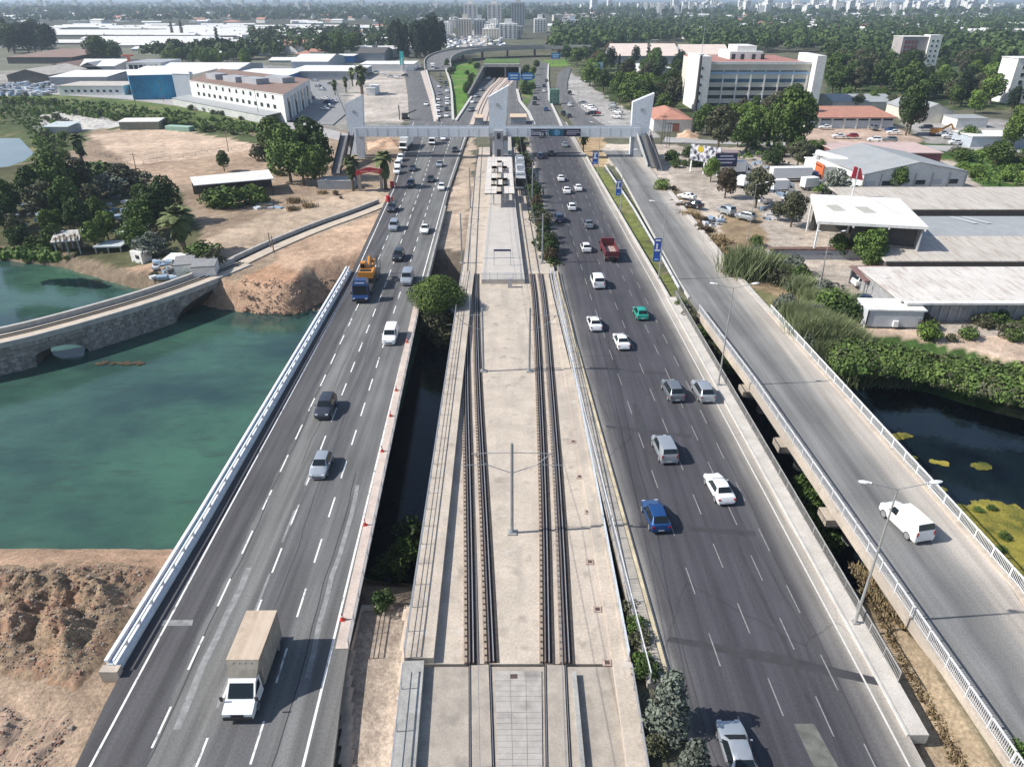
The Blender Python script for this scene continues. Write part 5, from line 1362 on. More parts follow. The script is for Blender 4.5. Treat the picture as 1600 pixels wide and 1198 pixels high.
# ---------------------------------------------------------------- buildings
def hz(yb, yt):
    """height above ground of something whose foot is at pixel row yb and whose top is at row yt"""
    return H - rowY(yb) * math.tan(TH - atan((599 - yt) / FPX))
wallw = M('white_render', (.70, .69, .66), .85, .07, .15); wallc = M('cream_render', (.60, .56, .48), .85, .08, .2)
wallg = M('grey_render', (.33, .34, .36), .85, .1, .2); wallb = M('blue_grey_cladding', (.40, .44, .49), .6, .06, .2)
roofw = mix_noise(M('white_roof_sheet', (.74, .73, .70), .6, .06, .3), (.55, .50, .44), .25, .5, .7, stretch=(5, .5, 1), amount=.6); roofg = M('grey_roof_sheet', (.33, .34, .34), .6, .08, .3)
roofbe = mix_noise(M('beige_roof_sheet', (.50, .455, .40), .7, .1, .25), (.32, .25, .20), .4, .5, .68, stretch=(4, .4, 1), amount=.7); roofbr = M('brown_roof_sheet', (.24, .155, .12), .75, .15, .3)
tile_m = M('red_roof_tiles', (.42, .20, .14), .85, .15, .6); maroon = M('maroon_wall', (.20, .07, .08), .8, .1, .3); roofd = M('dark_roof', (.09, .085, .08), .8, .2, .4)
pinkr = M('pinkish_roof', (.52, .39, .36), .8, .08, .3)
win_m = M('window_pane', (.03, .04, .05), .15, .3, .7); win_b = M('blue_window_band', (.05, .12, .19), .2, .2, .3)
WINM = {}
def winmesh(w_, h_, frame=True):
    key = (round(w_, 1), round(h_, 1), frame)
    if key not in WINM:
        mb = MB(); mb.box((0, -.03, 0), (w_, .06, h_), wallw if frame else trim)
        mb.box((0, -.05, .06), (w_ - .14, .06, h_ - .12), win_m)
        o = mb.build('window'); WINM[key] = o.data; bpy.data.objects.remove(o)
    return WINM[key]
def facade(root, a, b, cols, rows, w_, h_, z0, dz, name='window', m=.06, skip=()):
    """windows on the wall from a to b (root coordinates, wall seen from its right-hand side)"""
    a, b = Vector((a[0], a[1], 0)), Vector((b[0], b[1], 0)); d = b - a; ang = math.atan2(d.y, d.x)
    me = winmesh(w_, h_)
    for r in range(rows):
        for c in range(cols):
            if (c, r) in skip: continue
            p = a.lerp(b, m + (1 - 2 * m) * (c + .5) / cols)
            o = bpy.data.objects.new(name, me); C.objects.link(o); o.parent = root
            o.location = (p.x, p.y, z0 + r * dz); o.rotation_euler = (0, 0, ang)
def gableroof(mb, x0, x1, y0, y1, h, rise, axis='x', over=.4, mat=None, gmat=None, th=.18):
    """ridge along axis; built with thickness"""
    x0 -= over; x1 += over; y0 -= over; y1 += over
    if axis == 'x':
        m = (y0 + y1) / 2; sec = [(y0, h), (m, h + rise), (y1, h), (y1, h + th), (m, h + rise + th), (y0, h + th)]
        vs = [(x, y, z) for x in (x0, x1) for y, z in sec]
    else:
        m = (x0 + x1) / 2; sec = [(x0, h), (m, h + rise), (x1, h), (x1, h + th), (m, h + rise + th), (x0, h + th)]
        vs = [(x, y, z) for y in (y1, y0) for x, z in sec]
    mb.add(vs, [(i, (i + 1) % 6, (i + 1) % 6 + 6, i + 6) for i in range(6)] + [(5, 4, 1, 0), (4, 3, 2, 1), (6, 7, 10, 11), (7, 8, 9, 10)], mat)
def shed(name, label, xl, xr, yb, yt, yk, wall=None, roof=None, kind='flat', rise=0, rz=0.0, cat='building', wins=None, over=.3, doors=0, open_=False, z=-.45, depth=None, group=None):
    """building facing the camera: pixel columns xl..xr, foot row yb, front eave row yt, back roof edge row yk"""
    if z == -.45:
        q_ = GT((xl + xr) / 2, yb, -3.2)
        if q_.z < -.7: z = q_.z
    Y_ = rowY(yb, z); h = H - Y_ * math.tan(TH - atan((599 - yt) / FPX)); sc_ = (Y_ * cT + (H - h) * sT) / FPX
    Wd = (xr - xl) * sc_; cx = Vector(((( xl + xr) / 2 - 800) * sc_, Y_, z))
    D = depth if depth else max(4, rowY(yk, h) - rowY(yt, h))
    t = thing(name, label, cat, (cx.x, cx.y, z), rz, group); h -= z
    wall = wall or wallw; roof = roof or roofw
    hw = Wd / 2
    if open_:
        for x in [(-hw + .2 + (Wd - .4) * i / max(2, int(Wd / 6))) for i in range(max(2, int(Wd / 6)) + 1)]:
            for y in (.2, D - .2): mb = MB(); mb.box((x, y, 0), (.25, .25, h), steel); mb.build('post', None, t)
        mb = MB(); mb.box((0, D - .1, 0), (Wd * .96, .15, h * .9), wall); mb.build('back_wall', None, t)
    else:
        mb = MB(); mb.box((0, D / 2, 0), (Wd, D, h), wall)
        if kind == 'gx' and rise: mb.add([(s_ * hw, 0, h) for s_ in (-1,)] + [(-hw, D, h), (-hw, D / 2, h + rise), (hw, 0, h), (hw, D, h), (hw, D / 2, h + rise)], [(0, 2, 1), (3, 4, 5)], wall)
        if kind == 'gy' and rise: mb.add([(-hw, 0, h), (hw, 0, h), (0, 0, h + rise), (-hw, D, h), (hw, D, h), (0, D, h + rise)], [(0, 1, 2), (3, 5, 4)], wall)
        mb.build('wall', None, t)
    mb = MB()
    if kind == 'flat': mb.box((0, D / 2, h + .003), (Wd + 2 * over, D + 2 * over, .25), roof)
    elif kind == 'slope':
        mb.add([(-hw - over, -over, h), (hw + over, -over, h), (hw + over, D + over, h + rise), (-hw - over, D + over, h + rise), (-hw - over, -over, h + .2), (hw + over, -over, h + .2), (hw + over, D + over, h + rise + .2), (-hw - over, D + over, h + rise + .2)], [(4, 5, 6, 7), (3, 2, 1, 0), (0, 1, 5, 4), (1, 2, 6, 5), (2, 3, 7, 6), (3, 0, 4, 7)], roof)
    elif kind == 'hip':
        r_ = min(Wd, D) / 2; o = over
        vs = [(-hw - o, -o, h), (hw + o, -o, h), (hw + o, D + o, h), (-hw - o, D + o, h)] + ([(-hw + r_, D / 2, h + rise), (hw - r_, D / 2, h + rise)] if Wd > D else [(0, r_, h + rise), (0, D - r_, h + rise)])
        mb.add(vs, [(0, 1, 5, 4), (1, 2, 5), (2, 3, 4, 5), (3, 0, 4), (3, 2, 1, 0)] if Wd > D else [(0, 1, 4), (1, 2, 5, 4), (2, 3, 5), (3, 0, 4, 5), (3, 2, 1, 0)], roof)
    else: gableroof(mb, -hw, hw, 0, D, h + .003, rise, 'x' if kind == 'gx' else 'y', over, roof)
    mb.build('roof', None, t)
    if wins:
        cols, rows, w_, h_, z0, dz = wins; facade(t, (-hw, -.01), (hw, -.01), cols, rows, w_, h_, z0, dz)
    for i in range(doors):
        mb = MB(); x = -hw + Wd * (i + .5) / doors; mb.box((x, -.05, 0), (min(3.2, Wd / doors * .6), .1, min(3.2, h * .7)), trim); mb.build('door', None, t)
    t['_'] = h; t['w_'] = Wd; t['d_'] = D
    for k in ('_', 'w_', 'd_'): pass
    dims = (Wd, D, h)
    for k in ('_', 'w_', 'd_'): del t[k]
    return t, dims
def polybld(name, label, pts, h, wall, roof, cat='building', z=-.45, parapet=.6, wins=()):
    P_ = [G(x, y, 0) for x, y in pts]; o = P_[0]
    t = thing(name, label, cat, (o.x, o.y, z)); L = [(p.x - o.x, p.y - o.y) for p in P_]
    ar = sum(L[i][0] * L[(i + 1) % len(L)][1] - L[(i + 1) % len(L)][0] * L[i][1] for i in range(len(L)))
    if ar < 0: L = L[::-1]
    mb = MB(); mb.prism(L, 0, h - z, wall); mb.build('wall', None, t)
    c = (sum(p[0] for p in L) / len(L), sum(p[1] for p in L) / len(L))
    mb = MB(); mb.prism([(c[0] + (p[0] - c[0]) * 1.01, c[1] + (p[1] - c[1]) * 1.01) for p in L], h - z + .003, h - z + .25, wall, roof); mb.build('roof', None, t)
    for (i, cols, rows, w_, h_, z0, dz) in wins:
        a, b = (P_[i] - o), (P_[(i + 1) % len(P_)] - o); facade(t, a, b, cols, rows, w_, h_, z0, dz)
    return t, L

# --- right side of the roads
t, (Wd, D, h) = shed('office_block', 'large white five-storey office block with reddish roof terrace and ribbon windows, upper right', 1107, 1268, 170, 100, 87, wallc, M('terrace_red', (.36, .17, .14), .85, .15, .3), over=0)
fl = (h - 1) / 5.2
for r in range(5):
    for c in range(7):
        mb = MB(); x = -Wd / 2 + .9 + (Wd - 1.8) * (c + .5) / 7
        mb.box((x, -.06, .9 + r * fl), ((Wd - 1.8) / 7 - .7, .12, fl * .42), win_m if r != 3 else win_b); mb.build('window_band', None, t)
mb = MB(); mb.box((0, -.12, h - fl * 1.28), (Wd, .24, fl * .34), M('sky_blue_panel', (.30, .45, .60), .5, .05, .3)); mb.build('blue_band', None, t)
for c in range(8): mb = MB(); mb.box((-Wd / 2 + .9 + (Wd - 1.8) * c / 7, -.16, 0), (.6, .32, h - fl * 1.3), wallw); mb.build('pilaster', None, t)
mb = MB(); mb.box((0, -.3, h - .25), (Wd, .6, 1.1), wallw); mb.build('cornice', None, t)
for x, wd, hh in ((-Wd / 2 - 2.7, 5.2, 3.2), (Wd / 2 + 2.0, 3.8, 3.4)):
    mb = MB(); mb.box((x, D * .12, 0), (wd, D * .45, h + hh), wallw); mb.build('stair_tower', None, t)
for i in range(5): mb = MB(); mb.box((-Wd / 2 - 3.6, D * .12 - D * .225 - .03, 3 + i * fl), (.7, .06, 1.1), win_m); mb.build('window', None, t)
mb = MB(); mb.box((0, D * .62, h + .25), (Wd * .34, D * .4, 3.2), wallw); mb.build('penthouse', None, t)
mb = MB(); mb.box((.5, D * .62, h + 3.45), (Wd * .2, D * .3, 2.2), wallw); mb.build('penthouse', None, t)
for x in (-6, -2, 3, 7): mb = MB(); mb.box((x, D * .4 - .05, h + .3), (1.6, .1, 2.2), win_m); mb.build('window', None, t)
t, _d = shed('house', 'small white house with red hipped roof behind the right fin tower', 1022, 1082, 206, 187, 172, wallw, tile_m, 'hip', 2.6)
mb = MB(); mb.box((1.2, -.05, 0), (2.4, .1, 2.9), M('brown_door', (.30, .12, .09), .7, .1, 1)); mb.build('door', None, t)
shed('hangar', 'large hangar with pale pinkish roof, front one of the pair in the trees', 958, 1062, 100, 88, 64, wallg, pinkr.copy() if False else M('pink_beige_roof', (.66, .55, .48), .7, .06, .2), 'gx', 7, depth=46)
shed('hangar', 'hangar with pale beige roof just right of and behind the larger one', 1066, 1140, 98, 86, 70, wallg, M('pink_beige_roof'), 'gx', 6, depth=34)
shed('low_building', 'long low white building among the trees below the hangars', 1002, 1050, 118, 108, 100, wallw, roofw)
t, (Wd, D, h) = shed('workshop', 'long red-roofed workshop with white garage bays', 1262, 1398, 201, 184, 172, wallw, tile_m, 'slope', 1.2, over=.8)
for c in range(7):
    mb = MB(); mb.box((-Wd / 2 + Wd * (c + .5) / 7, -.06, .3), (Wd / 7 - 1.0, .12, h * .62), M('pale_bay_door', (.50, .55, .60), .5, .1, .4)); mb.build('bay_door', None, t)
    mb = MB(); mb.box((-Wd / 2 + Wd * (c + .5) / 7, -.08, h * .74), (Wd / 7 - 1.0, .12, h * .16), win_m); mb.build('window', None, t)
    mb = MB(); mb.box((-Wd / 2 + Wd * c / 7, -.3, 0), (.45, .6, h), wallw); mb.build('pillar', None, t)
shed('shed', 'long grey-roofed shed with a cream gable behind the workshop', 1302, 1400, 170, 160, 150, wallc, roofg, 'gx', 2.0)
shed('shed', 'cream-walled shed with grey roof right of the tall dark tree', 1436, 1490, 193, 176, 162, wallc, roofg, 'gy', 3.0)
shed('shed', 'small white flat shed beside the orange digger', 1497, 1545, 200, 186, 180, wallw, roofg, 'flat')
shed('shed', 'long white and grey shed at the right edge by the side road', 1520, 1660, 232, 214, 205, wallb, roofw, 'flat')
shed('warehouse', 'maroon-walled warehouse with pinkish roof behind the big grey gable', 1312, 1472, 262, 240, 224, maroon, pinkr, 'flat')
t, (Wd, D, h) = shed('warehouse', 'big grey gabled warehouse with white front wall facing the yard', 1346, 1518, 299, 271, 240, M('white_cladding', (.56, .57, .57), .6, .08, .3), roofg, 'gy', 2.6, rz=.12)
for c in range(6): mb = MB(); mb.box((-Wd / 2 + 2 + c * 4.4, -.05, 1.6), (2.6, .1, 1.1), win_m if c % 2 else wallb); mb.build('window', None, t)
for c in range(7): mb = MB(); mb.box((-Wd / 2 + Wd * c / 6, -.12, 0), (.25, .24, h), steel); mb.build('wall_rib', None, t)
t, (Wd, D, h) = shed('shop', 'white shop building with an orange side wall and long white canopy beam', 1286, 1342, 283, 262, 247, wallw, roofw, 'flat')
mb = MB(); mb.box((-Wd / 2 - .15, 1.6, 0), (.3, 5.2, h + .8), M('orange_wall', (.55, .13, .04), .7, .1, .5)); mb.build('orange_wall', None, t)
mb = MB(); beam(mb, (-Wd / 2 + 1.5, 9.5, h + 2.2), (Wd / 2 + 1.5, -2, h + .8), 1.4, 1.1, roofw); mb.build('canopy_beam', None, t)
for q in ((-Wd / 2 + 1.7, 9, h + 2.2), (Wd / 2 + 1.2, -1.6, h + .8)): mb = MB(); mb.box((q[0], q[1], 0), (.8, .5, q[2]), wallw); mb.build('post', None, t)
# white canopy building: flat white roof on posts
CZ2 = 6.4
q = [G(1276, 350, CZ2), G(1450, 359, CZ2), G(1405, 314, CZ2), G(1266, 307, CZ2)]
t = thing('filling_station_canopy', 'large flat white roof on white posts above the sandy yard', 'canopy', (q[0].x + 8, q[0].y, -.45))
mb = MB(); mb.prism([(v.x, v.y) for v in q], CZ2, CZ2 + .5, roofw); put(mb, 'roof', t)
for (x, y) in ((1305, 325), (1352, 328)): mb = MB(); g_ = G(x, y, CZ2 + .5); mb.box((g_.x, g_.y, CZ2 + .51), (2.4, 4.2, .04), M('skylight_sheet', (.45, .42, .36), .5, .1, 1)); put(mb, 'skylight', t)
for u, v in ((.03, .05), (.97, .05), (.03, .95), (.5, .95), (.97, .95)):
    a = q[0].lerp(q[1], u).lerp(q[3].lerp(q[2], u), v); mb = MB(); mb.box((a.x, a.y, -.45), (.28, .28, CZ2 + .44), white_p); put(mb, 'post', t)
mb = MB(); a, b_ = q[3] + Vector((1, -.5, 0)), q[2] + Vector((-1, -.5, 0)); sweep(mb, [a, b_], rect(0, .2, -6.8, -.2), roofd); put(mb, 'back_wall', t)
a, b_ = q[0].lerp(q[3], .14) + Vector((7, 0, 0)), q[1].lerp(q[2], .14) + Vector((-.6, 0, 0)); mb = MB(); sweep(mb, [a, b_], rect(0, .2, -6.8, -.3), roofd); put(mb, 'inner_wall', t)  # dark wall added so the space under the roof reads as shaded
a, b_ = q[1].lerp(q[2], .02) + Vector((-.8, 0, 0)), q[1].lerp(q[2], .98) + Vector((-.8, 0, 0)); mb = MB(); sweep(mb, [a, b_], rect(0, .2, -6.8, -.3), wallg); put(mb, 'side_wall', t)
mb = MB()
for u in (.02, .34, .66, .98):
    a, b_ = q[0].lerp(q[1], u), q[3].lerp(q[2], u); sweep(mb, [a, b_], rect(-.12, .12, -.35, -.02), white_p)
put(mb, 'roof_beams', t); 
t2 = thing('red_flag_sign', 'red and white pennant-shaped sign behind the flat white roof', 'sign', tuple(G(1328, 322, 0)))
mb = MB(); mb.box((0, 0, 0), (.25, .25, 8.6), white_p); mb.build('post', None, t2)
mb = MB(); mb.add([(-1.2, -.1, 6.3), (1.6, -.1, 5.8), (.6, -.1, 8.4), (-1.0, -.1, 8.9), (-1.2, .1, 6.3), (1.6, .1, 5.8), (.6, .1, 8.4), (-1.0, .1, 8.9)], [(0, 1, 2, 3), (7, 6, 5, 4), (0, 4, 5, 1), (1, 5, 6, 2), (2, 6, 7, 3), (3, 7, 4, 0)], M('sign_red', (.5, .03, .05), .5, 0)); mb.build('panel', None, t2)
shed('warehouse', 'long beige-roofed shed behind the flat white roof', 1345, 1760, 340, 327, 300, roofd, roofbe, 'slope', .8, over=.8)
t, (Wd, D, h) = shed('warehouse', 'grey-roofed warehouse right of the flat white roof', 1440, 1800, 400, 388, 340, wallg, roofg, 'gx', 1.2, over=.4)
mb = MB(); mb.add([(-Wd / 2 - .4, -.45, h + .215), (Wd / 2 + .4, -.45, h + .215), (Wd / 2 + .4, D * .24, h + .215 + .58), (-Wd / 2 - .4, D * .24, h + .215 + .58)], [(0, 1, 2, 3)], roofbe); mb.build('beige_roof_sheets', None, t)
for x in (-5.5, -2.8): mb = MB(); mb.add([(x, D * .55, h + 1.42), (x + 1.0, D * .55, h + 1.42), (x + 1.0, D - .2, h + .32), (x, D - .2, h + .32)], [(0, 1, 2, 3)], M('translucent_sheet', (.55, .58, .58), .4, .05, 1)); mb.build('skylight', None, t)
shed('warehouse', 'long shed with a plain beige roof between grey and white-roofed ones', 1386, 1760, 428, 408, 382, roofd, roofbe, 'slope', .5, over=.5)
t, (Wd, D, h) = shed('warehouse', 'white-roofed shed with grey ribbed front wall, nearest the river', 1410, 1790, 502, 470, 421, M('grey_ribbed_wall', (.30, .30, .30), .7, .25, .8), mix_noise(M('stained_white_roof', (.62, .58, .53), .7, .08, .3), (.40, .32, .27), .5, .5, .68, stretch=(3, .5, 1), amount=.7), 'slope', .1, over=.5)
for c in range(26): mb = MB(); mb.box((-Wd / 2 + .5 + c * 1.4, -.07, .2), (.35, .14, h - .3), wallg); mb.build('wall_rib', None, t)
mb = MB(); mb.box((0, -.95, h - .1), (Wd, .9, .3), roofw); mb.build('eave', None, t)
t, (Wd, D, h) = shed('lean_to', 'brown lean-to carport roof over parked cars', 1352, 1410, 462, 440, 421, wallg, M('plum_brown_roof', (.20, .12, .11), .7, .1, .5), 'slope', .4, open_=True, over=.2)
t, (Wd, D, h) = shed('site_cabin', 'white rectangular site cabin standing above the green river bank', 1358, 1446, 513, 486, 471, M('cabin_grey', (.50, .52, .54), .5, .06, .5), roofw, 'slope', .15, rz=-.05, over=.12)
for x in (-Wd / 2 + .1, Wd / 2 - .1): mb = MB(); mb.box((x, -.06, 0), (.16, .12, h), trim); mb.build('corner_post', None, t)
mb = MB(); mb.box((.1, -.25, .4), (.7, .4, .9), lampw); mb.build('air_conditioner', None, t)
mb = MB(); mb.box((0, -.07, 0), (Wd, .14, .2), trim); mb.build('bottom_rail', None, t)
shed('low_wall', 'low reddish-topped wall left of the round trees on the sandy yard', 1203, 1352, 406, 391, 385, wallg, M('dusty_vines', (.17, .10, .08), .95, .3, 1.5), 'flat', cat='wall', over=.1, depth=1.2)
shed('apartment_building', 'white apartment block with balconies cut by the right edge of the photo', 1592, 1690, 162, 92, 84, wallw, roofw, 'flat', depth=12, wins=(6, 6, 1.8, 1.6, 2, 3.1))
t, (Wd, D, h) = shed('apartment_building', 'unfinished white block with red-framed window grid in the trees, upper right', 1412, 1452, 104, 58, 52, M('unfinished_grey', (.34, .31, .30), .9, .1, .2), wallw, 'flat', depth=14)
for r in range(5):
    for c in range(4): mb = MB(); mb.box((-Wd / 2 + 1.2 + (c + .5) * (Wd * .55) / 4, -.05, 2.5 + r * (h - 4) / 5), (Wd * .55 / 4 - .6, .12, (h - 4) / 5 - .8), maroon); mb.build('window', None, t)
mb = MB(); mb.box((Wd / 2 + 4.3, 3, 0), (8.5, 9, h + 1.2), wallw); mb.build('white_wing', None, t)
for r in range(5):
    for x in (2.5, 5.8): mb = MB(); mb.box((Wd / 2 + x, -1.55, 3 + r * (h - 3) / 5), (1.2, .12, 1.3), win_m); mb.build('window', None, t)
shed('house', 'small white house with red roof in front of the unfinished block', 1408, 1422, 112, 102, 98, wallw, tile_m, 'hip', 2)
# billboards by the yard
t = thing('billboard_wall', 'angled blue and white billboard with yellow emblem beside the sandy yard', 'billboard', tuple(G(1098, 272, -.4)), -.75)
mb = MB(); mb.box((0, 0, 3.2), (9, .25, 4.2), M('billboard_print', (.20, .22, .42), .6, .9, .9, col2=(.62, .62, .66), contrast=.42)); mb.build('panel', None, t)
mb = MB(); mb.tube((-1.4, -.16, 6.4), (-1.4, -.2, 6.4), .9, M('emblem_yellow', (.45, .34, .03), .5, .2, 2), 14); mb.build('emblem', None, t)
for x in (-4, 0, 4): mb = MB(); mb.box((x, .2, 0), (.3, .3, 7.4), white_p); mb.build('post', None, t)
t = thing('billboard_wall', 'dark blue billboard with rows of pale lettering left of the lorries', 'billboard', tuple(G(1131, 276, -.4)), .05)
mb = MB(); mb.box((0, 0, 2.6), (6.0, .25, 3.4), M('navy_board', (.02, .02, .07), .6, .1, 1)); mb.build('panel', None, t)
for z, wd in ((5.2, 3.6), (4.4, 4.8), (3.5, 3.4)): mb = MB(); mb.box((0, -.15, z), (wd, .04, .36), M('pale_lettering', (.45, .45, .55), .6, .5, 4)); mb.build('lettering', None, t)
for x in (-2.4, 2.4): mb = MB(); mb.box((x, .2, 0), (.3, .3, 6.0), steel); mb.build('post', None, t)
mb = MB(); mb.box((.4, 2.0, 6.0), (6.4, 4.0, .2), M('mauve_roof', (.25, .19, .19), .8, .1, 1)); mb.build('roof', None, t)
# radio mast in front of the office block
g_ = G(1082, 210, -.4); mh = hz(210, 84)
t = thing('radio_mast', 'tall grey tapering mast with an aerial in front of the white office block', 'mast', tuple(g_))
mb = MB(); mb.tube((0, 0, 0), (0, 0, mh), .75, dsteel, 8, .35); mb.build('pole', None, t)
mb = MB(); mb.tube((0, 0, mh), (0, 0, mh + 9), .1, steel, 5, .04); mb.build('aerial', None, t)
mb = MB(); mb.tube((0, 0, mh - .3), (0, 0, mh), .9, steel, 8); mb.build('platform', None, t)
for px_, py_, ph_ in ((1035, 225, 9), (1043, 232, 8)):
    g_ = G(px_, py_, -.4); t = thing('power_pylon', 'thin dark lattice pole beside the right stairs' + (' nearer the house' if px_ < 1040 else ' nearer the side road'), 'pylon', tuple(g_))
    for s_ in (-1, 1):
        mb = MB(); mb.tube((s_ * .5, 0, 0), (s_ * .3, 0, ph_), .07, dsteel, 4); mb.build('leg', None, t)
    mb = MB()
    for i in range(8): mb.tube((-.45, 0, i * ph_ / 8), (.45, 0, (i + 1) * ph_ / 8), .04, dsteel, 3)
    mb.box((0, 0, ph_ - .6), (2.4, .12, .15), dsteel); mb.build('bracing', None, t)
# orange digger in the yard
g_ = G(1461, 212, -.4); t = thing('excavator', 'orange digger standing in the far yard behind the workshop', 'excavator', tuple(g_), 1.3)
mb = MB(); mb.box((0, 0, 0), (2.6, 3.6, .9), trim); mb.build('crawler_track', None, t)
mb = MB(); mb.box((0, 0, .9), (2.6, 3.4, 1.6), orp, taper=.9); mb.build('upper_body', None, t)
mb = MB(); beam(mb, (0, -1.4, 2), (0, -4.2, 4), .5, .6, orp); beam(mb, (0, -4.2, 4), (0, -6, 1.2), .4, .5, orp); mb.build('boom', None, t)

# --- left side of the roads
t, L = polybld('commercial_building', 'long white commercial building with rounded corner and dark glazed side, left of the highway', [(303, 163), (448, 191), (488, 160), (352, 140)], hz(191, 149), wallw, roofbr, wins=[(0, 14, 1, 2.2, 1.6, 4.6, 0), (0, 12, 1, 1.6, 1.6, 8.0, 0)])
P_ = [G(303, 163) - G(303, 163), G(448, 191) - G(303, 163), G(488, 160) - G(303, 163)]; hh = hz(191, 149)
d_ = (P_[2] - P_[1]); 
for i in range(7):
    a = P_[1].lerp(P_[2], .08 + .84 * (i + .5) / 7); mb = MB(); mb.box((a.x + .0, a.y, .5), (2.9, .5, hh - 2), win_m if i % 2 == 0 else wallb, rot=math.atan2(d_.y, d_.x)); mb.build('glazed_bay', None, t)
for i, (u, v, wd) in enumerate(((.2, .3, 9), (.42, .3, 11), (.62, .35, 12), (.8, .6, 14))):
    a = P_[0].lerp(P_[1], u) + (P_[2] - P_[1]) * v; mb = MB(); mb.box((a.x, a.y, hh + .7), (wd, 6, 2.2), wallg, rot=-.75); mb.build('roof_house', None, t)
dd = (P_[1] - P_[0]).normalized(); nn_ = Vector((dd.y, -dd.x, 0))
t = thing('lean_to', 'long grey canopy roof along the front of the white commercial building', 'canopy', tuple(G(303, 163, -.4)))
a, b_ = P_[0] + nn_ * .2 - dd * 3, P_[1] + nn_ * .2
mb = MB(); mb.add([a + Vector((0, 0, 3.6)), b_ + Vector((0, 0, 3.6)), b_ + nn_ * 8 + Vector((0, 0, 2.9)), a + nn_ * 8 + Vector((0, 0, 2.9)), a + Vector((0, 0, 3.8)), b_ + Vector((0, 0, 3.8)), b_ + nn_ * 8 + Vector((0, 0, 3.1)), a + nn_ * 8 + Vector((0, 0, 3.1))], [(7, 6, 5, 4), (0, 1, 2, 3), (0, 4, 5, 1), (1, 5, 6, 2), (2, 6, 7, 3), (3, 7, 4, 0)], roofg); mb.build('roof', None, t)
c_, e_ = a + nn_ * 7.6, b_ + nn_ * 7.6
mb = MB(); sweep(mb, [c_, e_], rect(0, .2, 0, 2.8), M('pale_wall', (.5, .5, .48), .8, .1, .3)); mb.build('front_wall', None, t)
polybld('factory', 'factory with a bright blue mural painted on its front wall', [(209, 156), (277, 154), (271, 143), (205, 144)], hz(156, 119), M('mural_blue', (.01, .17, .40), .6, .3, .08, col2=(.02, .28, .48)), roofw)
polybld('factory', 'plain blue-grey block between blue mural factory and white commercial building', [(277, 155), (304, 156), (298, 143), (271, 142)], hz(155, 116), wallb, roofw)
shed('factory', 'cream upper storey rising behind the blue mural', 232, 298, 150, 118, 108, wallc, roofw, 'flat')
shed('shed', 'long low white-fronted shed left of the palms and mural', 90, 192, 150, 135, 128, wallw, roofbe, 'flat', wins=(9, 1, 1.5, 1.2, 1.6, 0))
shed('shed', 'long white-roofed shed behind the low white-fronted one', 78, 165, 133, 121, 113, wallg, roofw, 'slope', 1, rz=.05)
shed('shed', 'dark open-sided shed with brown roof at far left, front one', 10, 76, 130, 118, 108, roofd, roofbe, 'gy', 3)
shed('shed', 'dark open-sided shed with brown double gable left of the junkyard', 60, 118, 121, 110, 102, roofd, roofbr, 'gy', 3.5)
shed('shed', 'dark gabled shed right of the brown double gable', 118, 160, 118, 108, 101, roofd, roofg, 'gy', 3.5)
shed('shed', 'wide brown-roofed open shed at the edge of the dark wood', 10, 112, 100, 90, 80, roofd, roofbr, 'slope', 1.5)
shed('shed', 'light-roofed gabled shed beside the red crane', 104, 178, 118, 104, 95, wallg, roofw, 'gx', 2.5)
t, (Wd, D, h) = shed('unfinished_building', 'white unfinished frame building below the red crane', 196, 250, 118, 99, 93, wallw, wallg, 'flat', wins=(6, 1, 2.6, 4.0, 2.0, 0))
g_ = G(206, 114, -.4); ch = hz(114, 88)
t = thing('tower_crane', 'small red crane beside the white unfinished frame', 'crane', tuple(g_))
rc = M('crane_red', (.42, .10, .06), .6, .1, 1)
mb = MB(); mb.box((0, 0, 0), (1.4, 1.4, ch), rc); mb.build('tower', None, t)
mb = MB(); mb.box((0, 0, ch), (7, 1.0, 1.0), rc); mb.build('jib', None, t)
shed('warehouse', 'very long grey warehouse with pale ridge behind the blue mural', 215, 372, 121, 109, 99, wallg, roofw, 'gx', 2.0)
shed('warehouse', 'long white flat roof running behind the commercial building to the shops', 330, 470, 124, 115, 108, wallw, roofw, 'flat')
t, (Wd, D, h) = shed('shop', 'shop row with deep blue fascia behind the commercial building', 398, 450, 132, 119, 112, M('blue_fascia', (.02, .12, .35), .6, .1, .5), roofw, 'flat')
text_mesh('OTEL', 2.2, white_p, parent=t, loc=(2, -.12, h - 1.8), extrude=.02) if False else None
shed('warehouse', 'long white-roofed warehouse with dark open front behind the gravel lot', 450, 562, 125, 112, 103, wallg, roofw, 'flat')
shed('warehouse', 'white-roofed hall stretching to the road right of the blue box building', 562, 646, 112, 101, 93, wallw, roofw, 'flat', depth=26)
t, (Wd, D, h) = shed('shop', 'small bright blue box-shaped building with white edge', 522, 552, 99, 88, 85, M('bright_blue_wall', (.02, .16, .42), .5, .05, .5), roofw, 'flat', over=.6)
shed('shed', 'pale gabled shed left of the bright blue box building', 455, 512, 110, 97, 88, wallb, roofw, 'gx', 3)
shed('shed', 'dark-roofed group of sheds left of the tall conifer grove', 556, 600, 96, 84, 78, wallg, roofd, 'gx', 3)
shed('kiosk', 'small white kiosk behind the left fin tower', 572, 585, 150, 138, 133, wallw, roofw, 'flat')
t = thing('road_sign_tower', 'slim turquoise advertising tower at the far end of the gravel lot', 'sign', tuple(G(629, 112, -.4)))
mb = MB(); mb.box((0, 0, 0), (.6, .6, 8), white_p); mb.build('post', None, t)
mb = MB(); mb.box((0, 0, 4), (2.6, .5, 8), M('turquoise_sign', (.03, .42, .42), .5, .1, 1)); mb.build('panel', None, t)
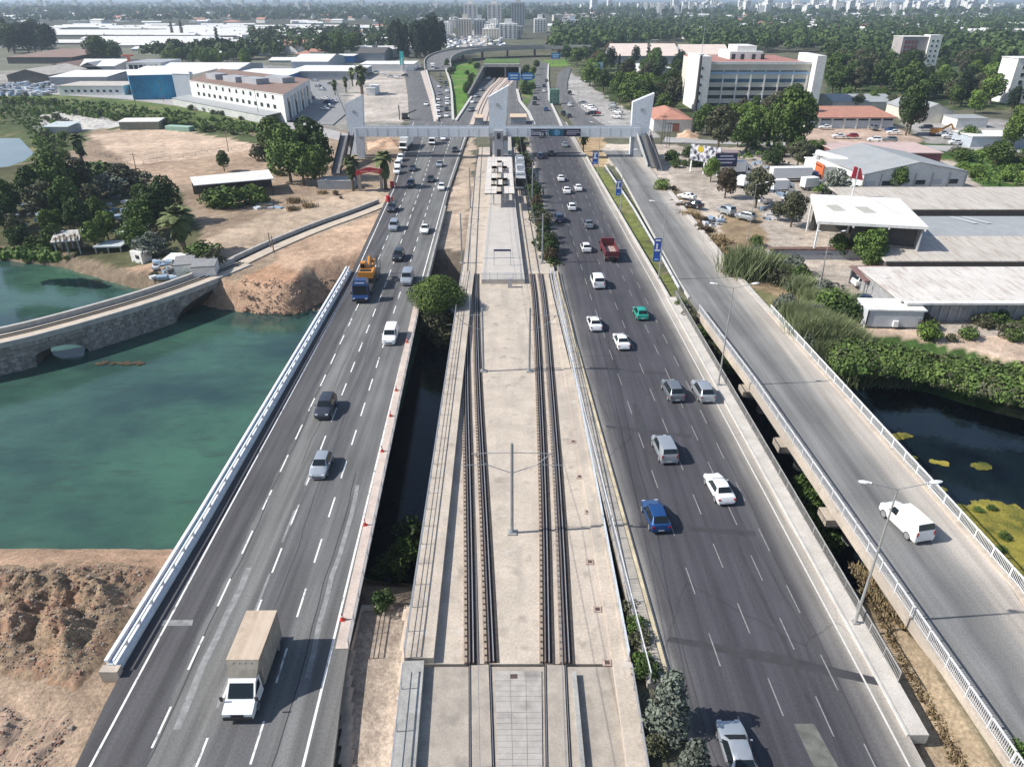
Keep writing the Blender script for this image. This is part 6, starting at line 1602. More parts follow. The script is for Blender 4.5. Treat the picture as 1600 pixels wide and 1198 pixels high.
# white-roofed open shed on the dirt land
ZR = 3.2
q = [G(303, 291, ZR), G(428, 280, ZR), G(420, 266, ZR), G(297, 278, ZR)]
t = thing('open_shed', 'long open shed with bright white roof on the dusty land left of the big trees', 'shed', (q[0].x + 6, q[0].y, -.45))
mb = MB(); mb.prism([(v.x, v.y) for v in q], ZR, ZR + .18, roofw); put(mb, 'roof', t)
for i in range(7):
    for e in ((0, 1), (3, 2)):
        a = q[e[0]].lerp(q[e[1]], .04 + .92 * i / 6); mb = MB(); mb.box((a.x, a.y, -.45), (.18, .18, ZR + .45), dsteel); put(mb, 'post', t)
mb = MB(); a, b_ = q[3].lerp(q[0], .2), q[2].lerp(q[1], .2); sweep(mb, [a, b_], rect(0, .15, -3.6, -.9), roofd); put(mb, 'back_wall', t)
# riverside huts and caravans
t, (Wd, D, h) = shed('caravan', 'white caravan with a dark tree beside it on the river bank', 198, 224, 411, 396, 387, wallw, roofw, 'flat', rz=-.5, cat='caravan', over=.02, depth=2.2)
mb = MB(); mb.box((.4, -.04, .9), (1.0, .08, .7), win_m); mb.build('window', None, t)
for x in (-.9, .9): mb = MB(); mb.tube((x, 0, .1), (x, .2, .1), .3, black, 10); mb.build('wheel', None, t)
shed('open_shelter', 'flat pale roof on thin posts left of the white caravan', 147, 188, 396, 387, 381, roofd, M('pale_sheet_roof', (.48, .52, .52), .6, .1, 1), 'flat', open_=True, rz=.08, cat='shelter', over=.1)
t, (Wd, D, h) = shed('gazebo', 'weathered timber gazebo with broken plank roof at the water side', 84, 120, 402, 378, 368, M('old_timber', (.20, .15, .11), .9, .3, 1), M('broken_planks', (.42, .40, .37), .9, .5, 1.5), 'slope', .9, open_=True, rz=.3, cat='gazebo')
for i in range(7): mb = MB(); mb.box((-Wd / 2 + .3 + i * Wd / 7, D / 2, h + .55 + (i % 3) * .1), (.3, D * 1.15, .06), M('old_timber')); mb.build('plank', None, t)
for (a, b_, c_, d_, e_, lab) in ((272, 300, 434, 415, 402, 'left one of two white cabins beside the old stone bridge'), (299, 334, 440, 418, 406, 'right one of two white cabins beside the old stone bridge')):
    shed('cabin', lab, a, b_, c_, d_, e_, wallw, M('weathered_grey_roof', (.24, .24, .24), .9, .15, 1), 'slope', .2, rz=.28 if a < 290 else .2, over=.08, group='white cabins by the stone bridge')
shed('open_shelter', 'low pale tent roof behind the white cabins', 254, 282, 414, 408, 402, roofd, roofw, 'flat', open_=True, cat='shelter', over=.1)
shed('container', 'flat grey container lying in the dry grass below the left stairs', 496, 552, 296, 284, 277, wallg, M('worn_grey_top', (.36, .36, .35), .9, .2, 1), 'flat', cat='container', over=.02)
shed('stand', 'long roofed spectator bench at the top edge of the sports field', 186, 246, 203, 191, 187, M('grey_green_wall', (.20, .21, .17), .9, .1, 1), roofw, 'slope', .4, rz=.06, over=.3)
shed('hut', 'small grey-roofed hut at the edge of the pale rubble field', 68, 105, 209, 199, 193, wallg, M('pale_sheet_roof'), 'slope', .5)
shed('pump_house', 'green-tinted tank or trough along the sports field corner', 254, 298, 205, 199, 196, M('pale_green_wall', (.22, .34, .27), .8, .1, 1), M('pale_green_top', (.30, .45, .36), .8, .1, 1), 'flat', rz=-.28, over=0, depth=3)
# fence round the sports field
fp = [G(*q, -.4) for q in [(225, 257), (300, 245), (400, 229), (410, 225)]]
railing('field_fence', 'low post-and-rail fence along the near side of the sports field', fp, 1.2, 4.0, (.5,), M('weathered_wood', (.16, .13, .10), .9, .2, 2), group='fences of the sports field')
railing('field_fence', 'low post-and-rail fence at the left corner of the sports field', [G(*q, -.4) for q in [(150, 240), (200, 257)]], 1.2, 4.0, (.5,), MATS['weathered_wood'], group='fences of the sports field')
# red gate arch
g0, g1 = G(563, 298, -.4), G(597, 296.5, -.4); Wg = (g1 - g0).length
t = thing('gate_arch', 'red entrance gate arch with white edging between two palms', 'gate', tuple((g0 + g1) / 2), math.atan2(g1.y - g0.y, g1.x - g0.x))
gr_ = M('gate_red', (.45, .02, .03), .6, .08, 1); stone = M('gate_stone', (.30, .27, .24), .9, .2, 2)
for s_ in (-1, 1): mb = MB(); mb.box((s_ * Wg / 2, 0, 0), (.8, .9, 4.0), stone); mb.build('pillar', None, t)
e = Wg / 2 + .9
mb = MB(); pr_ = [(-e, 4.0), (-e + 1.3, 3.0), (-e + 1.4, 4.1), (0, 4.5), (e - 1.4, 4.1), (e - 1.3, 3.0), (e, 4.0), (e - .3, 5.0), (0, 5.7), (-e + .3, 5.0)]
mb.add([(x, -.4, z) for x, z in pr_] + [(x, .4, z) for x, z in pr_], [(0, 1, 2, 9), (2, 3, 8, 9), (3, 4, 7, 8), (4, 5, 6, 7), (10, 19, 12, 11), (12, 19, 18, 13), (13, 18, 17, 14), (14, 17, 16, 15)] + [(i, i + 10, (i + 1) % 10 + 10, (i + 1) % 10) for i in range(10)], gr_); mb.build('arch_board', None, t)
mb = MB(); beam(mb, (-e + .3, -.2, 5.05), (0, -.2, 5.75), .7, .12, M('pink_edge', (.65, .35, .33), .6, 0)); beam(mb, (0, -.2, 5.75), (e - .3, -.2, 5.05), .7, .12, M('pink_edge')); mb.build('edge_trim', None, t)
for x in (-1.3, 1.3): mb = MB(); mb.box((x, -.42, 4.55), (2.1, .04, .35), M('pink_print', (.6, .25, .25), .6, .3, 6)); o = mb.build('print', None, t)
for px_, py_, lab in ((613, 293, 'dark red barrel-shaped bin beside the right palm'), (607, 316, 'red and white barrier post at the turn-off')):
    t = thing('barrier', lab, 'barrier', tuple(G(px_, py_, -.1))); mb = MB(); mb.tube((0, 0, 0), (0, 0, 1.5), .5, gr_, 10); mb.build('body', None, t); mb = MB(); mb.tube((.9, 0, 0), (.9, 0, 1.3), .18, cone_r, 8); mb.build('post', None, t)
# --- old stone bridge on the left
ZS = -.3
SB = [G(x, y, ZS) for x, y in [(-500, 590), (-200, 562), (0, 527), (120, 496), (240, 461), (330, 428), (375, 410)]]
SBr = SB
sb = thing('stone_bridge', 'old arched stone bridge of weathered blocks crossing the river on the left', 'bridge', tuple(SB[3]))
ston = M('weathered_stone', (.29, .27, .24), .95, .5, .9, .6); mix_noise(ston, (.12, .11, .095), .35, .5, .62, amount=.7)
topm = M('sandy_path', (.50, .42, .33), .95, .12, .6)
for i_ in range(0): pass
SBs = smooth(SB, 2)
# spandrel wall with arches cut out: columns of quads along the length
def archwall(off, name):
    p = resample(offs(SBs, off), .6); L_ = 0; mb = MB(); vs = []
    cen = [(G(105, 552, -5), 3.2, 2.4), (G(320, 500, -5), 4.6, 3.2)]
    for i, q_ in enumerate(p):
        zb = -6.5
        for c, r_, hgt in cen:
            dx = (Vector((q_.x, q_.y, 0)) - Vector((c.x, c.y, 0))).length
            if dx < r_ + 1.5:
                dd_ = abs(q_.x - c.x) / .93
                if dd_ < r_: zb = -5.2 + hgt * sqrt(1 - (dd_ / r_) ** 2)
        vs.append((q_.x, q_.y, zb)); vs.append((q_.x, q_.y, -.9)); vs.append((q_.x, q_.y, ZS + .02))
    n_ = len(p)
    nrm = normals(p); o2 = len(vs)
    mb.add(vs, [(3 * i, 3 * i + 3, 3 * i + 4, 3 * i + 1) for i in range(n_ - 1)] + [(3 * i + 1, 3 * i + 4, 3 * i + 5, 3 * i + 2) for i in range(n_ - 1)], ston)
    put(mb, name, sb)
    return p, vs
pA, vA = archwall(2.6, 'spandrel_wall'); pB, vB = archwall(-1.6, 'spandrel_wall')
mb = MB(); n_ = min(len(pA), len(pB))
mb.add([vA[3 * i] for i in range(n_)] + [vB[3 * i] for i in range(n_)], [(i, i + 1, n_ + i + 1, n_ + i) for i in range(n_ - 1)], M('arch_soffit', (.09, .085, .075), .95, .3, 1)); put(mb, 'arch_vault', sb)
mb = MB(); sweep(mb, SBs, rect(-1.6, 2.6, -.6, -.0), topm); put(mb, 'roadway', sb)
mb = MB(); sweep(mb, SBs, rect(-1.75, -1.15, -.5, .75), M('pale_parapet', (.42, .40, .37), .9, .15, 1)); put(mb, 'parapet', sb)
mb = MB(); sweep(mb, SBs, rect(2.5, 2.85, -.75, .06), M('pale_parapet')); put(mb, 'string_course', sb)
mb = MB(); sweep(mb, offs(SBs, .2), rect(-.08, .08, 0, .16), black); sweep(mb, offs(SBs, .9), rect(-.06, .06, 0, .12), black); put(mb, 'cable', sb)
# coursed stone blocks standing proud of the visible face
bm_ = [M('stone_block_a', (.25, .235, .21), .95, .35, 2), M('stone_block_b', (.33, .31, .28), .95, .3, 2)]
bp_ = resample(offs(SBs, 2.62), .95); nb = 0
for k in range(len(bp_) - 1):
    a, b_ = bp_[k], bp_[k + 1]
    if a.x < G(-60, 560, ZS).x: continue
    for r_ in range(7):
        z_ = -5.4 + r_ * .62
        c = (a + b_) / 2; skipb = False
        for cc, rr_, hg in ((G(105, 552, -5), 3.2, 2.4), (G(320, 500, -5), 4.6, 3.2)):
            if abs(c.x - cc.x) / .93 < rr_ + .4 and z_ < -5.2 + hg + .2: skipb = True
        if skipb: continue
        if nb >= 298: break
        ang = math.atan2(b_.y - a.y, b_.x - a.x)
        mb2 = MB(); mb2.box((0, 0, 0), (.88 * R.uniform(.85, 1.05), .12 * R.uniform(.5, 1.6), .54), bm_[nb % 2]); o = mb2.build('stone_block', None, sb)
        off_ = (r_ % 2) * .45; o.location = Vector((c.x + cos(ang) * off_, c.y + sin(ang) * off_, z_)) - sb.location; o.rotation_euler = (0, 0, ang); nb += 1
# continuation of the walled lane up to the highway
LN = smooth([G(x, y, -.35) for x, y in [(375, 410), (430, 384), (500, 355), (560, 334), (600, 318)]], 1)
wl2 = thing('lane_wall', 'low concrete wall along the sandy lane climbing from stone bridge to highway', 'wall', tuple(LN[0]))
mb = MB(); sweep(mb, LN, rect(-1.9, -1.4, -.4, .8), M('pale_parapet')); put(mb, 'wall', wl2)
mb = MB(); sweep(mb, LN, rect(-1.4, -.4, -.1, .03), dsteel); put(mb, 'tarred_strip', wl2)  # dark strip on the lane along the foot of the wall
mb = MB(); sweep(mb, LN, rect(-.4, 1.9, -.4, .12), topm); put(mb, 'lane_surface', wl2)

# --- beyond the footbridge: flyover, tunnel portal, walls
FO = smooth([G(686, 110, .4), G(683, 100, 1.6), G(684, 92, 3.5), G(697, 84, 5.5), G(725, 78, 6.5), G(770, 75, 6.8), G(830, 73, 6.8), G(880, 73, 6.8), G(930, 74, 6.5)], 2)
fo = thing('flyover', 'curving elevated flyover crossing the roads in the distance', 'bridge', tuple(FO[0]))
mb = MB(); vs = []
ns = normals(FO)
mb = MB(); sweep(mb, FO, [(-9, -1.4), (-9, .0), (9, .0), (9, -1.4)], asph_far); put(mb, 'deck', fo)
for s_ in (-1, 1): mb = MB(); sweep(mb, FO, rect(s_ * 9 - .3, s_ * 9 + .3, -1.6, 1.0), conc_g); put(mb, 'parapet', fo)
for i in range(14, len(FO), 3):
    q_ = FO[i]; mb = MB(); mb.box((q_.x, q_.y, -.4), (1.6, 5, q_.z - 1.0), conc_d); put(mb, 'pier', fo)
gs = [G(756, 122), G(812, 122)]; hp = hz(122, 104)
tp = thing('tunnel_portal', 'concrete tunnel portal with dark opening swallowing road and tram rails', 'tunnel', tuple((gs[0] + gs[1]) / 2))
Wt = gs[1].x - gs[0].x
mb = MB(); mb.box((0, 20, hp - .4), (Wt, 40, 1.6), conc_g); mb.build('roof_slab', None, tp)
for x in (-Wt / 2, .1 * Wt, Wt / 2): mb = MB(); mb.box((x, 20, -.4), (1.0, 40, hp), conc_d if x != Wt / 2 else wallw); mb.build('side_wall', None, tp)
mb = MB(); mb.box((0, 39.5, -.4), (Wt, .6, hp), roofd); mb.build('inner_wall', None, tp)  # dark end wall standing in for the deep shade inside the tunnel
mb = MB(); mb.box((0, 22, hp + 1.21), (Wt, 34, .3), M('lawn', (.08, .15, .03), .95, .25, .1, .3)); mb.build('turf_roof', None, tp)
a, b_ = G(733, 152), G(757, 120)
t = thing('retaining_wall', 'tall dark retaining wall between lawn and sunken road', 'wall', tuple(a))
mb = MB(); sweep(mb, [a, b_], [(-.4, -.4), (-.4, 1.0), (.4, 1.0), (.4, -.4)], conc_d)
vs = [(a.x, a.y, -.4), (b_.x, b_.y, -.4), (b_.x, b_.y, 6), (a.x, a.y, 1.5), (a.x - 1, a.y, -.4), (b_.x - 1, b_.y, -.4), (b_.x - 1, b_.y, 6), (a.x - 1, a.y, 1.5)]
mb = MB(); mb.add(vs, [(0, 1, 2, 3), (7, 6, 5, 4), (3, 2, 6, 7), (0, 3, 7, 4)], conc_d); put(mb, 'wall', t)
# tram tracks curving to the tunnel
cv = smooth([G(754, 195), G(762, 165), G(775, 140), G(788, 128), G(795, 118)], 2)
mb = MB(); sweep(mb, cv, rect(-5, 5, -.3, .02), M('pinkish_trackbed', (.50, .41, .35), .9, .12, .3)); tag(mb.build('trackbed'), kind='structure')
t = thing('tram_track', 'curved tram tracks running from the station into the tunnel portal', 'tram track', tuple(cv[0]))
for o_ in (-3.2, -1.8, 1.2, 2.6): mb = MB(); sweep(mb, cv, rect(o_ - .12, o_ + .12, .02, .16), rust); put(mb, 'rail', t)
# gantry and direction signs
def signboard(px, py, pyt, pyb, wd, lab, mat, legs=2, oval=False, text=None):
    g_ = G(px, py); zt, zb = hz(py, pyt), hz(py, pyb); t = thing('direction_sign', lab, 'road sign', tuple(g_))
    mb = MB()
    if oval:
        n = 16; vs = [(cos(2 * pi * i / n) * wd / 2, -.1, (zt + zb) / 2 + sin(2 * pi * i / n) * (zt - zb) / 2) for i in range(n)]; vs += [(x, .1, z) for x, y, z in vs]
        mb.add(vs, [tuple(range(n)), tuple(range(2 * n - 1, n - 1, -1))] + [(i, i + n, (i + 1) % n + n, (i + 1) % n) for i in range(n)], mat)
    else: mb.box((0, 0, zb), (wd, .25, zt - zb), mat)
    mb.build('panel', None, t)
    for i in range(legs):
        m2 = MB(); m2.box(((i - (legs - 1) / 2) * wd * .7, .2, 0), (.25, .25, zt), steel); m2.build('post', None, t)
    m2 = MB(); m2.box((0, -.16, zb + (zt - zb) * .55), (wd * .7, .06, (zt - zb) * .2), M('sign_print', (.45, .6, .75), .5, .3, 2)); m2.box((0, -.16, zb + (zt - zb) * .22), (wd * .6, .06, (zt - zb) * .16), M('sign_print')); o = m2.build('print', None, t); o['kind'] = 'stuff'
sgb = M('sign_blue', (.01, .14, .42), .5, .05, 1)
signboard(803, 133, 114, 126, 6.5, 'blue direction sign in front of the tunnel mouth', sgb)
signboard(824, 142, 114, 126, 7.5, 'oval blue direction sign on the wooded island', sgb, 1, True)
signboard(868, 100, 83, 92, 6.5, 'blue overhead sign far up the right highway', sgb)
signboard(929, 133, 98, 119, 8.0, 'two-part pale blue billboard standing above the trees', M('pale_sign', (.35, .50, .58), .5, .15, .4), 1)
t = thing('scaffold', 'green netted scaffold box on the median before the footbridge', 'scaffold', tuple(G(866, 162)))
mb = MB(); mb.box((0, 0, 0), (4.2, 3, 6.0), M('green_mesh', (.12, .24, .17), .8, .5, 1.5)); mb.build('netting', None, t)
mb = MB()
for x in (-2.2, -.7, .7, 2.2): mb.box((x, -1.6, 0), (.12, .12, 6.6), steel)
o = mb.build('poles', None, t); o['kind'] = 'stuff'
t = thing('drilling_rig', 'dark drilling rig on the pale ground behind the left fin tower', 'machine', tuple(G(634, 187)), .3)
mb = MB(); mb.box((0, 0, 0), (3, 2, .8), trim); mb.build('crawler_track', None, t)
mb = MB(); mb.box((-.3, 0, .8), (2.2, 1.8, 1.6), roofd); mb.build('body', None, t)
mb = MB(); beam(mb, (.4, 0, 2), (4.2, 0, 3.4), .35, .4, roofd); mb.build('boom', None, t)
mb = MB(); mb.box((-2.4, 0, 0), (.35, .35, 5.5), roofd); mb.build('mast', None, t)
shed('kiosk', 'brown-topped kiosk beside the middle fin tower, left one', 742, 754, 197, 185, 180, wallg, M('orange_beige_top', (.6, .45, .33), .8, .1, 1), 'flat', group='kiosks by the middle fin tower')
shed('kiosk', 'beige-topped kiosk beside the middle fin tower, right one', 798, 822, 197, 184, 179, wallg, M('orange_beige_top'), 'flat', group='kiosks by the middle fin tower')
# power poles on the left land
for i, (x, y, yt, lab) in enumerate([(214, 272, 241, 'leaning wooden pole near the sports field corner'), (423, 388, 366, 'short pole at the top of the orange earth slope'), (428, 395, 372, 'thin stake on the orange earth slope'), (213, 168, 142, 'utility pole beside the canal road, left one'), (256, 160, 128, 'pole in front of the blue mural'), (357, 237, 208, 'pole on the near side of the sports field'), (406, 190, 140, 'tall pole in front of the white commercial building'), (1282, 448, 395, 'slanting utility pole on the sandy track'), (1178, 305, 280, 'thin pole beside the scrapyard')]):
    g_ = G(x, y, -.45); h_ = hz(y, yt) + .4
    t = thing('utility_pole', lab, 'pole', tuple(g_)); mb = MB(); mb.tube((0, 0, 0), (R.uniform(-.4, .4), 0, h_), .13, M('weathered_wood', (.16, .13, .10)), 6, .08); mb.build('pole', None, t)
    if h_ > 5: mb = MB(); mb.box((0, 0, h_ - .6), (1.6, .1, .12), dsteel); mb.build('crossarm', None, t)
# ---------------------------------------------------------------- plants
NR = np.random.RandomState(11)
LM = dict(dark=leafmat('dark_foliage', (.022, .042, .014), (.075, .115, .034)), mid=leafmat('green_foliage', (.035, .068, .016), (.12, .18, .045)), tamarisk=leafmat('feathery_foliage', (.045, .075, .02), (.15, .21, .055)),
          light=leafmat('light_green_foliage', (.06, .105, .018), (.17, .25, .055)), olive=leafmat('olive_foliage', (.045, .05, .028), (.13, .135, .075)),
          grey=leafmat('silvery_foliage', (.07, .085, .068), (.20, .225, .18)), conif=leafmat('conifer_foliage', (.012, .024, .014), (.038, .058, .028)),
          brown=leafmat('brownish_foliage', (.06, .045, .03), (.16, .12, .075)), reed=leafmat('reed_foliage', (.08, .11, .045), (.25, .28, .14)), palm=leafmat('palm_foliage', (.035, .05, .02), (.13, .15, .06)),
          bright=leafmat('creeper_foliage', (.032, .058, .016), (.10, .155, .04)), weed=leafmat('weed_foliage', (.035, .06, .018), (.36, .30, .06), .05), dry=leafmat('dry_grass', (.16, .115, .06), (.36, .27, .15)))
bark = M('bark', (.13, .10, .075), .95, .25, 3, .3, coord='obj')
def leafcloud(lobes, n, size, squash=1.0, jitter=.16, up=.35, aspect=.7, clump=9):
    """n small leaf sprays spread through and over lobes (x, y, z, rx, ry, rz)"""
    lobes = np.array(lobes, float); vol = (lobes[:, 3] * lobes[:, 4] * lobes[:, 5]) ** (2 / 3); pr = vol / vol.sum()
    k = NR.choice(len(lobes), n, p=pr); L = lobes[k]
    d = NR.normal(size=(n, 3)); d[:, 2] = d[:, 2] + up * .5; d /= np.linalg.norm(d, axis=1)[:, None]
    r = 1 - np.abs(NR.normal(0, jitter, n)); r = np.clip(r, .25, 1.1)
    c = L[:, :3] + d * L[:, 3:] * r[:, None]
    nrm = d + NR.normal(0, .55, (n, 3)); nrm /= np.linalg.norm(nrm, axis=1)[:, None]
    t = np.cross(nrm, NR.normal(size=(n, 3))); t /= np.linalg.norm(t, axis=1)[:, None]
    b = np.cross(nrm, t); s = size * NR.uniform(.55, 1.35, n)[:, None]
    bend = nrm * s * .3
    V = np.stack([c - t * s, c - b * s * aspect + bend, c + t * s, c + b * s * aspect + bend], 1).reshape(-1, 3)
    tint = np.clip(NR.normal(.5, .22, n) + .25 * np.sin(c[:, 0] * 1.9 + c[:, 2] * 2.3) * np.sin(c[:, 1] * 2.1 + 1), 0, 1)
    return V, np.repeat(tint, 4)
def leafmesh(name, V, tint, mat, extra=None):
    me = bpy.data.meshes.new(name); n = len(V) // 4
    me.vertices.add(len(V)); me.vertices.foreach_set('co', V.astype(np.float32).ravel())
    me.loops.add(n * 4); me.loops.foreach_set('vertex_index', np.arange(n * 4))
    me.polygons.add(n); me.polygons.foreach_set('loop_start', np.arange(n) * 4)
    me.update(calc_edges=True)
    a = me.attributes.new('tint', 'FLOAT', 'POINT'); a.data.foreach_set('value', tint.astype(np.float32))
    me.materials.append(mat); return me
def lobes_round(r, h0, h1, k, sx=1.0, sz=.55, rs_=.5):
    o = []
    for i in range(k):
        a = 2.4 * i + NR.uniform(-.4, .4); u = NR.uniform(0, 1); z = h0 + (h1 - h0) * (i + .5) / k
        prof = sin(pi * (.15 + .8 * (i + .5) / k)) ** .7
        rr = r * prof * NR.uniform(.45, .75); q = r * rs_ * NR.uniform(.75, 1.25)
        o.append((cos(a) * rr * sx, sin(a) * rr, z, q, q, q * sz / .55 * .8))
    o.append((0, 0, (h0 + h1) / 2, r * .6, r * .6, (h1 - h0) * .42)); return o
def trunk_mb(h, r, spread_, k=4):
    mb = MB(); mb.tube((0, 0, -.5), (.1, 0, h * .45), r, bark, 7, r * .7)
    for i in range(k):
        a = i * 2.4; mb.tube((.1, 0, h * (.38 + .03 * i)), (cos(a) * spread_ * .6, sin(a) * spread_ * .6, h * .75), r * .5, bark, 5, r * .15)
    return mb
PRO = {}
def proto(kind, variants):
    PRO[kind] = variants
def mk(kind, crown_me, trunk=None, H0=1.0):
    PRO.setdefault(kind, []).append((crown_me, trunk, H0))
def tmesh(mb):
    o = mb.build('trunk'); me = o.data; bpy.data.objects.remove(o); return me
TRK = tmesh(trunk_mb(8, .28, 3)); TRK_S = tmesh(trunk_mb(3, .12, 1, 3))
for mname in ('dark', 'mid', 'light', 'olive', 'brown'):
    for v in range(2):
        V, tn = leafcloud(lobes_round(3.1, 2.4 + v * .4, 7.2, 11), 2600, .27); mk(mname, leafmesh('crown', V, tn, LM[mname]), TRK, 8.0)
for v in range(2):  # wide shrub
    for mname in ('mid', 'olive', 'grey', 'dark', 'light', 'brown'):
        V, tn = leafcloud(lobes_round(1.5, .35, 2.0, 8), 900, .16); mk('bush_' + mname, leafmesh('foliage', V, tn, LM[mname]), TRK_S, 2.6)
for mname in ('conif', 'grey'):
    for v in range(2):
        lb = []
        for i in range(26):
            u = i / 26; z = .8 + 9.0 * u; rr = 2.3 * (1 - u) ** .8; a = i * 2.4; lb.append((cos(a) * rr * .5, sin(a) * rr * .5, z, .75 + .75 * (1 - u), .75 + .75 * (1 - u), .5))
        V, tn = leafcloud(lb, 2600, .22, up=.6); mk('spruce_' + mname, leafmesh('crown', V, tn, LM[mname]), TRK, 10.2)
for v in range(2):  # tall umbrella-less pine / cypress
    lb = [(cos(i * 2.4) * .5, sin(i * 2.4) * .5, 1.2 + i * .82, 1.15 * (1 - (i / 16) ** 2 * .6), 1.15 * (1 - (i / 16) ** 2 * .6), .9) for i in range(14)]
    V, tn = leafcloud(lb, 1800, .24); mk('cypress', leafmesh('crown', V, tn, LM['conif']), TRK, 12.8)
V, tn = leafcloud(lobes_round(3.4, 3, 9.6, 14, sz=.8), 3000, .3); mk('tallconif', leafmesh('crown', V, tn, LM['conif']), TRK, 10.5)
def palm_mesh(hh=5.5, dead=True):
    vs, tn = [], []
    def frond(a, el, L, droop, tint, z0):
        n = 5; prev = None
        for s_ in range(n):
            u0, u1 = s_ / n, (s_ + 1) / n
            for u_ in (u0,):
                pass
            def pos(u): 
                r = L * u * cos(el) ; z = z0 + L * u * sin(el) - droop * u * u * L; return np.array([cos(a) * r, sin(a) * r, z])
            p, q = pos(u0), pos(u1); side = np.array([-sin(a), cos(a), 0]); w0, w1 = .62 * sin(pi * (.12 + .8 * u0)), .62 * sin(pi * (.12 + .8 * u1))
            for sg in (-1, 1):
                dz = np.array([0, 0, -.25])
                vs.extend([p, q, q + side * sg * w1 + dz * w1, p + side * sg * w0 + dz * w0]); tn.extend([tint] * 4)
    for i in range(46): frond(i * 2.4, NR.uniform(-.2, 1.3), NR.uniform(1.7, 2.3), NR.uniform(.3, .8), NR.uniform(.3, 1), hh)
    if dead:
        for i in range(50): frond(i * 2.4, NR.uniform(-1.4, -.9), NR.uniform(1.3, 2.2), .3, NR.uniform(.0, .5), hh - NR.uniform(0, 1.2))
    return leafmesh('fronds', np.array(vs), np.array(tn), LM['palm'])
mb = MB(); mb.tube((0, 0, -.5), (0, 0, 5.4), .34, bark, 8, .26); PT = tmesh(mb)
mk('palm', palm_mesh(), PT, 7.0); mk('palm', palm_mesh(5.6), PT, 7.0)
def blades(n, r, h, mat, name, lean=.35, wd=.05):
    x = NR.normal(0, r * .5, (n, 2)); a = NR.uniform(0, 6.28, n); hh = h * NR.uniform(.5, 1.1, n); ln = NR.uniform(.05, lean, n) * hh
    dx = np.stack([np.cos(a), np.sin(a)], 1); sd_ = np.stack([-np.sin(a), np.cos(a)], 1) * wd
    b0 = np.concatenate([x - sd_, np.zeros((n, 1))], 1); b1 = np.concatenate([x + sd_, np.zeros((n, 1))], 1)
    m0 = np.concatenate([x + dx * ln[:, None] * .78 + sd_ * 1.3, (hh * .6)[:, None]], 1)
    t0 = np.concatenate([x + dx * ln[:, None] * 1.3, (hh * .95)[:, None]], 1)
    V = np.stack([b0, b1, m0, t0], 1).reshape(-1, 3)
    return leafmesh(name, V, np.repeat(NR.uniform(0, 1, n), 4), mat)
for v in range(2): mk('reed', blades(2600, 1.7, 2.7, LM['reed'], 'blades', .45, .03), None, 2.7)
for v in range(2): mk('tuft', blades(240, .7, .7, LM['dry'], 'blades', .7, .03), None, .7)

KN = dict(dark='tree', mid='tree', light='tree', olive='tree', brown='tree', cypress='cypress_tree', tallconif='conifer_tree', palm='palm_tree', reed='reed_clump')
nplants = 0
def plant(kind, loc, height, label, group=None, wide=1.0, i=None):
    global nplants
    v = PRO[kind]; cm, tk, H0 = v[(i if i is not None else nplants) % len(v)]; nplants += 1
    s_ = height / H0; nm = KN.get(kind) or ('spruce_tree' if kind.startswith('spruce') else 'bush' if kind.startswith('bush') else 'grass_tuft')
    cat = 'bush' if nm == 'bush' else 'reeds' if nm == 'reed_clump' else 'grass' if nm == 'grass_tuft' else 'palm' if nm == 'palm_tree' else 'tree'
    t = thing(nm, label, cat, tuple(loc), R.uniform(0, 6.28), group); t.scale = (s_ * wide, s_ * wide, s_)
    for me_, n_ in ((cm, 'fronds' if kind == 'palm' else 'blades' if kind in ('reed', 'tuft') else 'crown' if nm != 'bush' else 'foliage'), (tk, 'trunk')):
        if me_:
            o = bpy.data.objects.new(n_, me_); C.objects.link(o); o.parent = t
    return t
def tree(x, yb, yt, kind, label, group=None, wide=1.0, z=-.45):
    """foot at pixel x, yb; top at row yt"""
    h_ = max(1.0, hz(yb, yt) + .3)
    return plant(kind, GT(x, yb), h_, label, group, wide)

# dry grass
V, tn = [], []
for i in range(3200):
    y = R.uniform(885, 1198); xl = 1345 + (y - 900) * .52; x = R.uniform(xl - 10, xl + 110 + (y - 900) * .2); g_ = G(x, y, -1.2)
    for k in range(4):
        a = R.uniform(0, 6.28); h_ = R.uniform(.1, .45); w_ = .05; ln = R.uniform(.1, .5); ox, oy = R.uniform(-.2, .2), R.uniform(-.2, .2)
        V += [(g_.x + ox - sin(a) * w_, g_.y + oy + cos(a) * w_, -1.25), (g_.x + ox + sin(a) * w_, g_.y + oy - cos(a) * w_, -1.25), (g_.x + ox + cos(a) * ln * .5 + sin(a) * w_, g_.y + oy + sin(a) * ln * .5, -1.2 + h_ * .7), (g_.x + ox + cos(a) * ln, g_.y + oy + sin(a) * ln, -1.2 + h_)]
        tn += [R.random()] * 4
o = bpy.data.objects.new('dry_grass', leafmesh('dry_grass', np.array(V), np.array(tn), LM['dry'])); C.objects.link(o); tag(o, kind='stuff')
# named ones close to the camera
def treez(x, y, z, kind, h, label, group=None, wide=1.0): return plant(kind, GT(x, y), h, label, group, wide)
treez(1040, 1142, -.9, 'spruce_grey', 5.8, 'silvery spruce with a spiky shadow, taller one at the end of the walkway', wide=1.2)
treez(1078, 1232, -.9, 'spruce_grey', 4.6, 'smaller silvery spruce cut by the bottom edge', wide=1.25)
